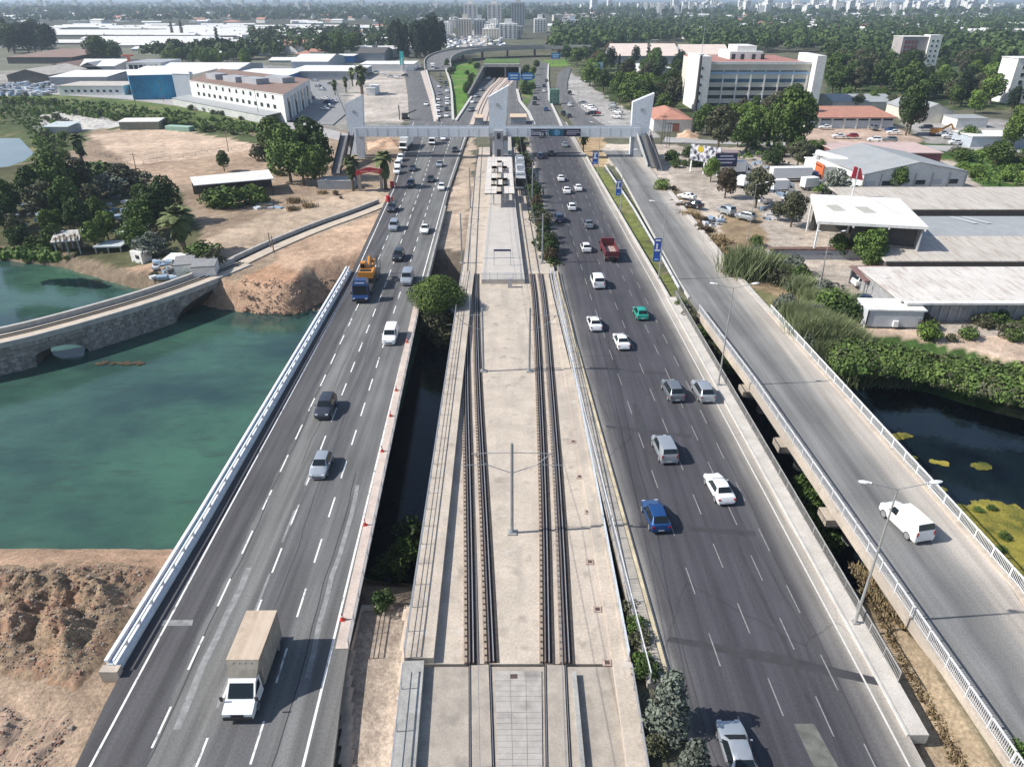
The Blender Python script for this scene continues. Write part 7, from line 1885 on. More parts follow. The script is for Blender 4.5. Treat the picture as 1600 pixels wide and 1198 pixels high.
# round bush growing up between the bridges
V, tn = leafcloud([(0, 0, 7.2, 2.7, 2.6, 2.0), (-1.6, .3, 6.8, 1.9, 1.8, 1.5), (1.6, -.3, 6.9, 1.9, 1.8, 1.5), (.3, 1.5, 7.3, 1.9, 1.9, 1.5), (-.4, -1.4, 6.6, 1.8, 1.8, 1.5), (0, 0, 8.2, 1.8, 1.8, 1.2)], 15000, .10, jitter=.2)
cm = leafmesh('crown', V, tn, LM['tamarisk'])
g_ = G(683, 458, 2.4); t = thing('tree', 'round bright green tree crown rising between left highway and tram viaduct', 'tree', (g_.x, g_.y, -6.6)); t.scale = (1.38, 1.38, 1.25); o = bpy.data.objects.new('crown', cm); C.objects.link(o); o.parent = t
V, tn = leafcloud([(0, -1.2, 4.0, 2.2, 1.8, 1.8), (.9, -2.2, 2.4, 1.6, 1.4, 1.4), (-.4, 0, 3, 2, 2, 2)], 4200, .16); o = bpy.data.objects.new('lower_branches', leafmesh('lower_branches', V, tn, LM['olive'])); C.objects.link(o); o.parent = t
o = bpy.data.objects.new('trunk', TRK); C.objects.link(o); o.parent = t
# plants under and beside the decks
for i, (x, y, z, k, h, wd) in enumerate([(612, 905, -3.0, 'bush_dark', 2.6, 1.1), (632, 880, -3.5, 'bush_mid', 2.8, 1.0), (600, 950, -2.0, 'bush_dark', 1.8, 1.0), (640, 850, -4.2, 'bush_dark', 3.0, 1.0), (690, 520, -4.6, 'bush_olive', 4.0, 1.2), (668, 500, -4.6, 'bush_olive', 4.2, 1.0)]):
    treez(x, y, z, k, h, ['dark bush in the shade under the left highway bridge', 'leafy green bush against the viaduct wall in the shaded gap', 'low bush at the top of the dirt slope in the shaded gap', 'farther bush beside the viaduct above the dark water', 'dry-looking bush below the round tree, viaduct side', 'dry-looking bush below the round tree, highway side'][i], wide=wd)
gG = 'bushes in the gap left of the dark highway'
for i, (x, y, h, k) in enumerate([(985, 965, 1.8, 'bush_olive'), (992, 985, 1.5, 'bush_mid'), (1000, 1010, 1.6, 'bush_olive'), (1005, 1040, 1.4, 'bush_mid'), (1010, 1060, 1.8, 'bush_dark'), (1020, 1175, 1.4, 'bush_olive')]):
    treez(x, y, -1.6, k, h, 'scrubby bush in the narrow gap between tram viaduct and dark highway', gG)
# hedge beside the right highway, left edge
gH = 'dark hedge trees left of the dark highway'
for i in range(34):
    y = 455 - i * 7.2; x = 880 + (y - 460) * .255 - 9
    treez(x, y, -.5, ['bush_dark', 'brown', 'bush_olive', 'dark'][i % 4], 2.6 + (i % 3) * .7, 'dark hedge tree in the row between tram tracks and dark highway', gH, .1 + (.95 if i % 4 in (0, 2) else .7))
# plants in the gap left of the service bridge
gS = 'bushes below the service bridge railing'
for i, (x, y, z, k, h) in enumerate([(1075, 505, -.6, 'bush_olive', 2.4), (1092, 535, -1, 'bush_mid', 2.6), (1108, 560, -2, 'bush_olive', 2.8), (1125, 585, -2.5, 'bush_mid', 2.6), (1255, 775, -4.5, 'bush_mid', 2.8), (1268, 800, -4, 'bush_mid', 2.8), (1280, 830, -3.4, 'bush_light', 2.4), (1295, 860, -2.4, 'bush_mid', 2.0), (1345, 905, -1.3, 'bush_olive', 1.4), (1372, 945, -1.2, 'bush_olive', 1.6), (1360, 925, -1.2, 'bush_grey', 1.3), (1590, 1185, -.6, 'bush_mid', 1.3), (1062, 480, -.5, 'bush_mid', 1.6)]):
    treez(x, y, z, k, h, 'bush in the gap between dark highway and service bridge, ' + ('far end' if y < 600 else 'above the dark water' if y < 870 else 'on the dry slope'), gS)

# reeds and bushes right of the service bridge
gR1 = 'reed clumps beside the service bridge'
for i in range(84):
    u = R.random() ** .7; y = 484 + 114 * u; xl = 1165 + (y - 450) * .83 + 16; x = xl + R.uniform(0, 1) * (30 + 75 * u)
    treez(x, y, -.6, 'reed' if i % 4 else 'bush_grey', R.uniform(2.2, 3.4), 'grey-green reed clump beside the far end of the service bridge railing' if i % 4 else 'silvery shrub among the reeds beside the service bridge', gR1, .9)
treez(1165, 430, -.5, 'reed', 5.2, 'large isolated reed clump on the sandy verge of the service road', None, 1.0); treez(1172, 422, -.5, 'bush_grey', 4.6, 'feathery grey shrub behind the isolated reed clump')
gR2 = 'shrubs in the diagonal row on the sandy track'
for i in range(16):
    u = i / 15; treez(1208 + 105 * u + R.uniform(-12, 12), 418 + 78 * u + R.uniform(-8, 8), 0, ['bush_grey', 'reed', 'bush_olive'][i % 3], R.uniform(1.8, 3.2), 'feathery shrub in the diagonal row between sandy track and service bridge', gR2, 1.1)
gC = 'mounds of green creeper on the river bank'
n_ = 0
for i in range(45):
    x = R.uniform(1300, 1690); ylo = np.interp(x, [1300, 1400, 1480, 1560, 1640, 1700], [590, 598, 616, 640, 660, 675]); yhi = np.interp(x, [1300, 1400, 1500, 1560, 1700], [548, 560, 584, 590, 600]); u = R.random(); y = ylo + (yhi - ylo) * u
    zt = -.45 if u > .45 else -.45 - (1 - u / .45) * 4.2
    treez(x, y, zt - .3, ['bush_mid', 'bush_olive', 'bush_light'][i % 3], R.uniform(1.3, 2.4), 'mound of bright green creeper on the bank above the dark river', gC, 1.35)
for i in range(22):
    x = R.uniform(1430, 1640); y = R.uniform(492, 530) + (x - 1430) * .06
    treez(x, y, -.5, ['bush_olive', 'bush_mid'][i % 2], R.uniform(1.2, 2.3), 'tangled shrub between white-roofed shed and sandy track', 'shrubs in front of the white-roofed shed', 1.2)
for (x, y, yt, k, lab) in [(1448, 530, 507, 'bush_light', 'bright bush at the corner of the site cabin'), (1235, 430, 400, 'bush_grey', 'reedy shrub left of the utility pole'), (1218, 445, 420, 'bush_olive', 'low shrub left of the utility pole on the track'), (1250, 445, 418, 'bush_mid', 'green shrub just left of the slanting pole'), (1300, 492, 452, 'bush_mid', 'green shrub left of the site cabin'), (1325, 500, 468, 'bush_dark', 'dark shrub touching the site cabin'), (1290, 470, 440, 'bush_grey', 'greyish reed bush above the site cabin'), (1345, 500, 475, 'bush_mid', 'low shrub behind the site cabin corner'),
                          (1180, 385, 368, 'bush_mid', 'small bush at the foot of the slim lamp'), (1034, 298, 280, 'bush_light', 'tiny sapling on the sandy verge')]:
    tree(x, y, yt, k, lab, None, 1.1)
for (x, y, yt, k, lab, wd) in [(1307, 402, 368, 'mid', 'round leafy tree in front of the white posts', 1.1), (1356, 415, 358, 'mid', 'larger of the two round trees before the open canopy', 1.05), (1360, 420, 388, 'mid', 'small round tree tucked below the larger one', 1.2),
        (1228, 240, 138, 'mid', 'very large leafy tree left of the workshop', .85), (1208, 235, 160, 'mid', 'big green tree adjoining the very large one', .9), (1120, 240, 168, 'olive', 'big olive-green tree in front of the office block', .95), (1165, 235, 175, 'mid', 'green tree between olive tree and the very large one', .9), (1245, 262, 222, 'olive', 'olive tree behind the lorry trailer', 1.2),
        (1415, 212, 130, 'dark', 'tall dark pointed tree beside the workshop yard', .62), (1420, 210, 150, 'brown', 'brownish lower tree leaning against the tall dark one', .8), (1511, 226, 198, 'mid', 'round green tree by the side road', 1.2), (1110, 285, 247, 'light', 'bright green young tree before the billboard', .8), (1132, 310, 264, 'brown', 'brown half-dry tree below the navy billboard', .9), (1180, 325, 265, 'olive', 'olive-green tree standing in the lorry yard', .95),
        (1235, 355, 302, 'olive', 'olive tree left of the white canopy', .9), (1215, 345, 318, 'olive', 'lower bush tree left of the white canopy', 1.2), (1305, 305, 265, 'grey_', 'greyish tree in front of the orange wall', 1), (1400, 300, 262, 'mid', 'tree in front of the grey gabled warehouse', 1.0), (1350, 297, 270, 'mid', 'small tree at the left corner of the gabled warehouse', 1.1), (1555, 262, 222, 'mid', 'big round bush in the green field at right', 1.3),
        (1590, 215, 165, 'light', 'yellow-green tree at the right edge', 1.0), (1580, 235, 180, 'light', 'bright tree in front of the white apartment block', .9)]:
    k2 = 'bush_grey' if k == 'grey_' else k
    tree(x, y, yt, k2, lab, None, wd)
tree(911, 237, 205, 'palm', 'short palm on the median just below the banner', None, 1.0)
# left side
for (x, y, yt, k, lab, wd) in [(432, 250, 183, 'mid', 'big green tree left of the left stairs, front crown', .95), (455, 285, 200, 'mid', 'tall broad tree standing in the dry grass', .95), (492, 280, 188, 'dark', 'darker tall tree directly beside the left stairs', .85), (475, 290, 225, 'mid', 'lower green crown in front of the tall broad tree', 1.0), (501, 292, 226, 'mid', 'slim tree by the container', .7), (410, 250, 224, 'bush_olive', 'rounded olive bush left of the big trees', 1.2),
        (351, 268, 238, 'dark', 'small dark tree above the white shed roof', .9), (362, 322, 290, 'bush_mid', 'broad bush in front of the open shed', 1.7), (335, 322, 296, 'bush_mid', 'lower broad bush at the left end of the open shed', 1.5), (400, 318, 290, 'bush_light', 'bright bush right of the open shed', 1.3),
        (262, 350, 280, 'dark', 'dense dark rounded tree left of the dusty yard', .95), (245, 360, 296, 'dark', 'dark tree overlapping the dense rounded one', 1.0), (225, 372, 312, 'mid', 'mid-green tree in front of the dark ones', 1.0), (215, 388, 345, 'mid', 'smaller tree above the white caravan', 1.1), (240, 400, 365, 'bush_grey', 'grey-leaved bush beside the caravan', 1.2), (320, 405, 378, 'bush_mid', 'dark green bush behind the white cabins', 1.6), (335, 418, 390, 'bush_olive', 'grey-green bush next to the cabins', 1.0),
        (35, 392, 352, 'dark', 'round dark tree near the left water edge', 1.1), (60, 398, 368, 'bush_mid', 'green bush beside the gazebo', 1.3), (90, 390, 350, 'mid', 'light tree behind the gazebo', 1.0), (150, 388, 345, 'light', 'bright young trees behind the flat shelter', 1.0), (170, 375, 330, 'light', 'yellowish tree above the flat shelter', .9), (150, 330, 290, 'olive', 'pale olive tree by the rubble heap', 1.0),
        (15, 335, 280, 'mid', 'large dark tree at the left edge', 1.0), (62, 325, 262, 'dark', 'large dark tree second from the left edge', 1.0), (95, 320, 240, 'mid', 'tall mixed-green tree by the pond', 1.0), (75, 350, 285, 'olive', 'dark tree in front of the large ones', 1.0), (110, 345, 280, 'mid', 'green tree with dark shade beneath, left wood', 1.0), (10, 360, 300, 'mid', 'green crown at the very left edge above the water', 1.0), (130, 310, 250, 'olive', 'loose olive-coloured tree beside the pole', 1.0),
        (205, 300, 262, 'bush_olive', 'bushy thicket right of the pole', 1.6), (180, 305, 270, 'bush_grey', 'grey thicket between the trees', 1.5), (170, 290, 252, 'bush_mid', 'green thicket by the sports field corner', 1.4)]:
    tree(x, y, yt, k, lab, None, wd)
for (x, y, yt, lab, wd) in [(290, 400, 317, 'shaggy palm standing above the white cabins', 1.15), (130, 258, 207, 'thick shaggy palm at the left corner of the sports field', 1.1), (552, 298, 240, 'palm at the left pillar of the red gate', .95), (603, 296, 233, 'palm at the right pillar of the red gate', .95),
        (524, 150, 124, 'left one of the three slender palms on the car park', .8), (541, 145, 119, 'middle one of the three slender palms on the car park', .8), (551, 135, 104, 'tallest palm, right one on the car park', .8), (566, 148, 100, 'broad palm-like tree behind the left fin tower', 1.2)]:
    tree(x, y, yt, 'palm', lab, None, wd)
gB = 'scrub along the canal bank'
for i in range(36):
    u = i / 36; x = 5 + 420 * u; y = 168 + 44 * u + R.uniform(-6, 6) - (8 if u < .2 else 0)
    treez(x, y, -.5, ['bush_mid', 'bush_olive', 'bush_light'][i % 3], R.uniform(1.5, 3), 'low scrub on the green strip below the canal road', gB, 1.3)
for i in range(20):
    x = R.uniform(0, 110); y = R.uniform(182, 262)
    if x < 58: x += 55
    treez(x, y, -.5, ['bush_mid', 'bush_light', 'bush_olive'][i % 3], R.uniform(1.5, 3.4), 'marsh bush around the pale pond', 'marsh bushes', 1.3)
for i in range(26):
    x = R.uniform(290, 400); y = 164 + (x - 300) * .2 + R.uniform(4, 9)
    if i < 12: treez(x, y, -.5, 'bush_dark', R.uniform(1.5, 2.8), 'shrub in front of the grey canopy roof', 'shrubs before the commercial building', 1.2)
for i in range(14): treez(R.uniform(0, 105), R.uniform(398, 411), -.9, 'bush_light', R.uniform(.8, 1.6), 'bright low bush on the left water edge', 'bushes on the left water edge', 1.5)
for i in range(14): treez(R.uniform(240, 300), R.uniform(425, 441), -2.2, ['bush_olive', 'bush_light'][i % 2], R.uniform(.8, 1.4), 'small bush at the foot of the cabins by the water', 'bushes under the cabins', 1.2)
for i in range(30):
    x = R.uniform(400, 640); y = R.uniform(245, 335)
    if x > 600 or (545 < x < 605 and y > 250): continue
    treez(x, y, -.5, ['tuft', 'bush_brown', 'tuft'][i % 3], R.uniform(.6, 1.3), 'dry scrub on the dusty land left of the highway', 'dry scrub on the dusty land', 1.3)
for i in range(34):
    u = R.random(); x = 1035 + 130 * u + R.uniform(-10, 12); y = 292 + 130 * u
    treez(x, y, -.5, ['tuft', 'bush_brown'][i % 2], R.uniform(.6, 1.4), 'dry brown scrub on the verge right of the service road', 'dry scrub beside the service road', 1.3)

belt_later = [([(0, 300), (120, 280), (200, 280), (250, 330), (215, 370), (100, 385), (0, 370)], 15, ['dark', 'mid', 'olive', 'mid', 'light'], (4, 7), 'dark leafy tree in the wood between pond and river', 'wood between pond and river')]
# tree belts: individual trees that can be told apart, nearest first
gN = 0
def belt(poly, n, kinds, hr, label, group, z=-.45, wide=(.8, 1.1)):
    """trees scattered inside a polygon of pixels at ground level"""
    xs_ = [p[0] for p in poly]; ys_ = [p[1] for p in poly]; pa = np.array(poly); k = 0; tries = 0
    pts = []
    while k < n and tries < n * 40:
        tries += 1; x, y = R.uniform(min(xs_), max(xs_)), R.uniform(min(ys_), max(ys_))
        if not inside(np.array([[x, y]]), pa)[0]: continue
        pts.append((x, y)); k += 1
    for x, y in sorted(pts, key=lambda p: -p[1]):
        kd = R.choice(kinds); plant(kd, GT(x, y), R.uniform(*hr), label, group, R.uniform(*wide))
for a_ in belt_later: belt(*a_)
belt([(905, 120), (1065, 128), (1068, 175), (1015, 190), (940, 150), (890, 122)], 34, ['mid', 'dark', 'mid', 'olive', 'light'], (8, 13), 'leafy tree in the grove between frontage road and office block', 'grove left of the office block')
belt([(860, 88), (955, 90), (950, 120), (890, 110)], 12, ['dark', 'brown', 'mid'], (8, 13), 'dark tree at the far end of the frontage road', 'trees at the far end of the frontage road')
belt([(945, 98), (1065, 104), (1068, 122), (950, 116)], 12, ['cypress', 'tallconif', 'mid', 'dark'], (9, 15), 'pointed dark tree in front of the pale hangar roofs', 'trees in front of the hangars')
belt([(1288, 100), (1420, 105), (1420, 158), (1295, 150)], 36, ['dark', 'tallconif', 'dark', 'mid', 'olive'], (10, 16), 'tall dark tree in the wood right of the office block', 'wood right of the office block')
belt([(1420, 112), (1590, 100), (1600, 160), (1560, 190), (1430, 158)], 42, ['dark', 'mid', 'tallconif', 'olive', 'light'], (8, 14), 'tree in the mixed wood at upper right', 'mixed wood at upper right')
belt([(1085, 190), (1200, 175), (1270, 165), (1262, 200), (1180, 222), (1090, 212)], 18, ['mid', 'dark', 'olive', 'light'], (7, 11), 'tree in the leafy strip in front of the office block', 'leafy strip before the office block')
belt([(1150, 228), (1290, 236), (1270, 262), (1180, 262)], 12, ['mid', 'olive', 'bush_dark'], (4, 7), 'tree in the strip behind the lorry yard', 'trees behind the lorry yard')
belt([(1040, 238), (1090, 240), (1095, 262), (1040, 262)], 9, ['bush_dark', 'bush_mid'], (2, 3.5), 'dark shrub beside the right stairs', 'shrubs beside the right stairs')
belt([(1290, 158), (1400, 160), (1400, 172), (1290, 168)], 8, ['palm', 'mid', 'olive'], (5, 7), 'small tree behind the red-roofed workshop', 'trees behind the workshop')
belt([(1450, 240), (1640, 245), (1640, 300), (1535, 292)], 20, ['bush_mid', 'bush_light', 'bush_olive'], (2, 4), 'rank green bush in the overgrown field at right', 'bushes in the overgrown field', wide=(1.1, 1.6))
belt([(615, 84), (690, 84), (690, 95), (615, 92)], 26, ['tallconif', 'cypress', 'cypress'], (22, 30), 'tall dark conifer in the dense grove left of the flyover', 'dense conifer grove left of the flyover', wide=(.6, .9))
belt([(0, 60), (95, 62), (92, 84), (0, 88)], 26, ['tallconif', 'dark'], (16, 24), 'large dark tree in the wood at the far left', 'dark wood at the far left')
belt([(150, 92), (188, 92), (188, 99), (150, 99)], 5, ['olive', 'mid'], (12, 18), 'big loose olive-green tree beyond the red crane', 'loose trees beyond the red crane')
belt([(265, 92), (400, 92), (395, 112), (375, 105), (255, 100)], 30, ['light', 'mid', 'light'], (7, 10), 'bright green tree behind the very long grey warehouse', 'bright trees behind the long warehouse')
belt([(510, 80), (560, 82), (556, 96), (505, 95)], 9, ['dark', 'mid'], (14, 19), 'dense tree behind the bright blue box building', 'dense trees behind the blue box building')
belt([(818, 108), (838, 108), (832, 150), (818, 150)], 9, ['mid', 'olive', 'bush_dark'], (4, 6), 'tree on the small wooded island between the right roads', 'trees on the wooded island')
belt([(728, 100), (752, 100), (732, 150), (724, 150)], 12, ['bush_dark'], (3, 4), 'dark hedge plant above the retaining wall', 'hedge above the retaining wall')
belt([(694, 98), (706, 100), (708, 128), (703, 122)], 7, ['bush_dark', 'cypress'], (3, 5), 'dark shrub on the left side of the lawn', 'shrubs left of the lawn')

# far tree masses that read as one: low-poly crowns with leafy outlines joined into one mesh each
def farwood(name, polys, n, hr, mat, seed, tints=(.1, .9), leaf=26, lsz=1.0):
    rng = np.random.RandomState(seed); AV, AT = [], []
    for poly, share in polys:
        pa = np.array(poly); k = int(n * share); pts = []
        while len(pts) < k:
            q = np.stack([rng.uniform(pa[:, 0].min(), pa[:, 0].max(), k * 3), rng.uniform(pa[:, 1].min(), pa[:, 1].max(), k * 3)], 1)
            pts.extend(q[inside(q, pa)].tolist())
        for x, y in pts[:k]:
            g_ = G(x, y, -.4); h_ = rng.uniform(*hr); r = h_ * rng.uniform(.34, .55); m = leaf
            d = rng.normal(size=(m, 3)); d[:, 2] = np.abs(d[:, 2]) * .9 - .25; d /= np.linalg.norm(d, axis=1)[:, None]
            c = np.array([g_.x, g_.y, g_.z + h_ * .56]) + d * np.array([r, r, h_ * .46]) * rng.uniform(.7, 1.05, (m, 1))
            nn = d + rng.normal(0, .35, (m, 3)); nn /= np.linalg.norm(nn, axis=1)[:, None]
            t = np.cross(nn, rng.normal(size=(m, 3))); t /= np.linalg.norm(t, axis=1)[:, None]; b = np.cross(nn, t)
            s = h_ * .17 * lsz * rng.uniform(.7, 1.4, (m, 1))
            AV.append(np.stack([c - t * s, c - b * s, c + t * s, c + b * s], 1).reshape(-1, 3))
            base_t = rng.uniform(*tints); AT.append(np.repeat(np.clip(base_t + rng.normal(0, .12, m), 0, 1), 4))
    me = leafmesh(name, np.concatenate(AV), np.concatenate(AT), mat); o = bpy.data.objects.new(name, me); C.objects.link(o); return tag(o, kind='stuff')
farwood('distant_woodland', [([(900, 66), (1290, 66), (1650, 50), (2200, 50), (2200, 28), (900, 24)], .5), ([(1290, 66), (2100, 50), (2100, 110), (1600, 100), (1420, 104), (1290, 98)], .22), ([(1070, 66), (1290, 66), (1290, 82), (1080, 84)], .05), ([(860, 88), (960, 82), (960, 40), (870, 40)], .08), ([(1600, 100), (2100, 110), (2100, 200), (1620, 200)], .08), ([(960, 78), (1060, 66), (1060, 40), (960, 40)], .07)], 3400, (8, 15), LM['dark'], 5, leaf=60, lsz=.62)
farwood('distant_orchards', [([(-700, 40), (640, 34), (640, 24), (-700, 24)], .45), ([(640, 70), (700, 40), (1000, 30), (1000, 22), (560, 22)], .15), ([(430, 90), (640, 84), (640, 60), (560, 50), (380, 56)], .07), ([(-700, 62), (60, 52), (60, 40), (-700, 40)], .12), ([(230, 96), (440, 94), (440, 84), (240, 86)], .03)], 3000, (8, 14), LM['dark'], 6, leaf=40, lsz=.7)
farwood('far_tree_line', [([(-1500, 26), (2800, 26), (2800, 7), (-1500, 7)], 1.0)], 6500, (12, 20), LM['dark'], 8, leaf=12, lsz=1.4)
farwood('overgrown_field', [([(1480, 238), (1700, 240), (1750, 300), (1530, 292)], .7), ([(1270, 296), (1350, 300), (1350, 306), (1270, 304)], .1), ([(1180, 226), (1300, 232), (1280, 262), (1150, 250)], .2)], 500, (.8, 1.8), LM['mid'], 9, leaf=30)
farwood('creeper_ground_cover', [([(1310, 592), (1400, 596), (1480, 614), (1560, 636), (1700, 668), (1700, 612), (1560, 598), (1500, 590), (1400, 570), (1330, 556), (1300, 570)], 1.0)], 900, (.7, 3.0), LM['bright'], 10, leaf=90, lsz=.34)
farwood('creeper_ground_cover', [([(1310, 592), (1400, 596), (1480, 614), (1560, 636), (1700, 668), (1700, 612), (1560, 598), (1500, 590), (1400, 570), (1330, 556), (1300, 570)], 1.0)], 500, (1.2, 3.4), LM['tamarisk'], 31, leaf=90, lsz=.3)
farwood('creeper_ground_cover', [([(1310, 592), (1400, 596), (1560, 636), (1700, 668), (1700, 606), (1560, 590), (1400, 566), (1300, 560)], 1.0)], 300, (1.2, 3.0), LM['olive'], 32, leaf=70, lsz=.42)
farwood('canal_bank_scrub', [([(-60, 152), (60, 156), (150, 164), (270, 176), (420, 203), (420, 222), (330, 206), (260, 198), (130, 186), (-60, 168)], .6), ([(-60, 170), (60, 176), (100, 240), (70, 262), (62, 250), (40, 200), (-60, 190)], .25), ([(0, 402), (80, 402), (100, 415), (0, 408)], .15)], 1100, (.7, 2.4), LM['mid'], 21, leaf=26, lsz=.9)
farwood('median_grass', [([(905, 262), (925, 262), (1030, 430), (1010, 432)], 1.0)], 500, (.15, .3), LM['bright'], 12, leaf=22)
# floating weed mats in the right river
wmat_ = mix_noise(M('yellow_water_weed', (.26, .23, .05), .95, .4, 1.8, .6), (.05, .085, .025), .7, .42, .58, amount=.9); mix_noise(wmat_, (.30, .19, .035), .9, .6, .7, amount=.7)
def weed(name_lab, pts, lab, grp=None):
    P_ = smooth([G(x, y, -4.96) for x, y in pts] + [G(*pts[0], -4.96)], 2)[:-1]; c = sum(P_, Vector()) / len(P_)
    P_ = [c + (p - c) * (1 + .10 * math.sin(i * 3.1) + .10 * math.sin(i * 7.3)) for i, p in enumerate(P_)]; Q_ = [c + (p - c) * (.35 if len(lab) < 58 else .85) for p in P_]
    t = thing('weed_mat', lab, 'water weed', (c.x, c.y, -4.96), 0, grp)
    mb = MB(); Q_ = [c + (p - c) * .4 for p in Q_] if 'brown' in lab else Q_; mb.prism([(p.x, p.y) for p in Q_], -5.02, -4.975, M('brown_weed', (.10, .09, .06), .95, .3, 1) if 'brown' in lab else wmat_); put(mb, 'mat', t)
    rng = np.random.RandomState(int(pts[0][0])); k = int(max(420, 36 * abs(max(p[0] for p in pts) - min(p[0] for p in pts)))) // (5 if 'brown' in lab else 1); 
    xs_ = rng.uniform(min(p.x for p in P_), max(p.x for p in P_), k * 4); ys_ = rng.uniform(min(p.y for p in P_), max(p.y for p in P_), k * 4)
    q = np.stack([xs_, ys_], 1); big = len(lab) > 64; q = q[inside(q, np.array([(p.x, p.y) for p in P_]))]; ed = sdist(q, np.array([(p.x, p.y) for p in P_])); q = q[(wob(q, 1.6) + .6 * wob(q[:, ::-1], .7) > .55 - ed * (.9 if not big else 1.2))]
    V = []; brown = 'brown' in lab
    for x, y in q:
        a = rng.uniform(0, 6.28); s = rng.uniform(.1, .3); V += [(x - c.x - s * cos(a), y - c.y - s * sin(a), .03), (x - c.x + s * sin(a), y - c.y - s * cos(a), .05), (x - c.x + s * cos(a), y - c.y + s * sin(a), .08), (x - c.x - s * sin(a), y - c.y + s * cos(a), .05)]
    o = bpy.data.objects.new('leaves', leafmesh('leaves', np.array(V), np.repeat(np.clip(.50 + .5 * wob(q, 2.2) + .4 * wob(q[:, ::-1], .9) + rng.normal(0, .12, len(q)), 0, 1), 4), LM['brown' if brown else 'weed'])); C.objects.link(o); o.parent = t; o['kind'] = 'stuff'
gw = 'weed mats drifting on the dark river'
weed('', [(1372, 674), (1400, 673), (1440, 680), (1445, 687), (1410, 688), (1385, 682)], 'long yellow weed mat nearest the far bank', gw)
weed('', [(1406, 711), (1420, 711), (1434, 716), (1420, 720), (1408, 716)], 'small yellow weed mat close to the service bridge', gw)
weed('', [(1447, 716), (1460, 714), (1494, 724), (1485, 729), (1450, 722)], 'middle yellow weed mat of the row of three', gw)
weed('', [(1510, 722), (1530, 720), (1560, 735), (1540, 737), (1512, 728)], 'right yellow weed mat of the row of three', gw)
weed('', [(1458, 760), (1470, 758), (1484, 768), (1470, 770)], 'small green weed mat by the lamp head', gw)
weed('', [(1476, 786), (1510, 778), (1600, 792), (1700, 800), (1760, 960), (1640, 960), (1590, 905), (1530, 850), (1490, 812)], 'large yellow-green weed bed filling the lower right of the river')
for i in range(14):
    x = R.uniform(1500, 1680); y = R.uniform(795, 930)
    if y - 786 > (x - 1476) * 1.0: continue
    treez(x, y, -4.95, 'bush_mid', R.uniform(.3, .7), 'low green water plant on the weed bed', 'water plants on the weed bed', 1.6)
# brown weed island on the teal water
weed('', [(140, 567), (165, 564), (205, 562), (238, 566), (236, 570), (180, 573), (150, 572)], 'thin brown reed raft floating below the stone bridge')

# ---------------------------------------------------------------- spoil heaps of broken earth
def heap(name, poly, z0, amp, mat, step, sc_, seed, rocks=0, lab=None):
    pg = np.array([tuple(G(x, y, -.4))[:2] for x, y in poly]); x0, y0 = pg.min(0); x1, y1 = pg.max(0)
    gx, gy = np.meshgrid(np.arange(x0, x1, step), np.arange(y0, y1, step)); q = np.stack([gx.ravel(), gy.ravel()], 1)
    dd_ = sdist(q, pg); edge = np.clip(dd_ / 4.0, -.2, 1)
    zz = np.array([mnoise.fractal(Vector((a * sc_, b_ * sc_, seed)), 1.0, 2.0, 6) for a, b_ in q])
    rg = np.array([mnoise.ridged_multi_fractal(Vector((a * sc_ * 1.7, b_ * sc_ * 1.7, seed + 5)), 1.0, 2.2, 5, 1.0, 2.0) for a, b_ in q])
    z = z0 + edge * (amp * .55 + amp * .5 * zz + amp * .22 * (rg - 1.0)) - .25
    z = np.where(dd_ < 0, -.9, z); nx_ = gx.shape[1]; ny_ = gx.shape[0]
    i0 = (np.arange(ny_ - 1)[:, None] * nx_ + np.arange(nx_ - 1)[None]).ravel(); F_ = np.stack([i0, i0 + 1, i0 + nx_ + 1, i0 + nx_], 1)
    F_ = F_[(dd_[F_] > -1.0).all(1)]
    mb = MB(); mb.v = [(a, b_, c) for (a, b_), c in zip(q, z)]; mb.f = [tuple(f) for f in F_]; mb.m = [0] * len(F_); mb.mats = [mat]
    o = mb.build(name, mat, None, True); tag(o, kind='stuff')
    if rocks:
        rm = MB(); rng = np.random.RandomState(seed)
        for k in rng.choice(len(q), rocks):
            if dd_[k] < 1: continue
            s = rng.uniform(.04, .12) * (1 + (rng.rand() > .97) * 1.0); c = Vector((q[k][0], q[k][1], z[k])); vs = [c + Vector((a * rng.uniform(.6, 1), b_ * rng.uniform(.6, 1), e * rng.uniform(.5, .9))) * s for a, b_, e in ((-1, -1, -.3), (1, -1, -.3), (1, 1, -.3), (-1, 1, -.3), (-.7, -.7, .8), (.7, -.7, .7), (.7, .7, .8), (-.7, .7, .6))]
            rm.add(vs, [(4, 5, 6, 7), (0, 1, 5, 4), (1, 2, 6, 5), (2, 3, 7, 6), (3, 0, 4, 7)], M('rubble_pale', (.30, .245, .195), .95, .3, 3) if k % 3 else M('rubble_red', (.24, .13, .09), .95, .3, 3))
        o2 = rm.build('rubble'); tag(o2, kind='stuff')
soil = mix_noise(M('broken_brown_soil', (.25, .175, .11), .95, .45, 2.6, 1.0), (.33, .18, .11), .35, .52, .62, amount=.6); mix_noise(soil, (.40, .32, .25), 4.5, .6, .7, amount=.6); mix_noise(soil, (.08, .06, .05), 3.1, .62, .72, amount=.6)
heap('spoil_heap', [(-60, 880), (60, 874), (215, 872), (262, 874), (222, 950), (160, 1045), (120, 1090), (-60, 1050)], -.4, 2.6, soil, .18, .38, 3, 3200)
soil2 = M('raked_sandy_soil', (.36, .255, .18), .95, .3, 1.2, .9, stretch=(3.5, .6, 1))
heap('raked_soil', [(-80, 1060), (100, 1100), (150, 1060), (172, 1060), (90, 1240), (-80, 1240)], -.4, 1.1, soil2, .2, .55, 8, 900)
soil3 = mix_noise(M('orange_fill', (.44, .28, .18), .95, .2, .6, .6), (.55, .40, .28), .2, .45, .6)
rk = MB(); rng = np.random.RandomState(4)
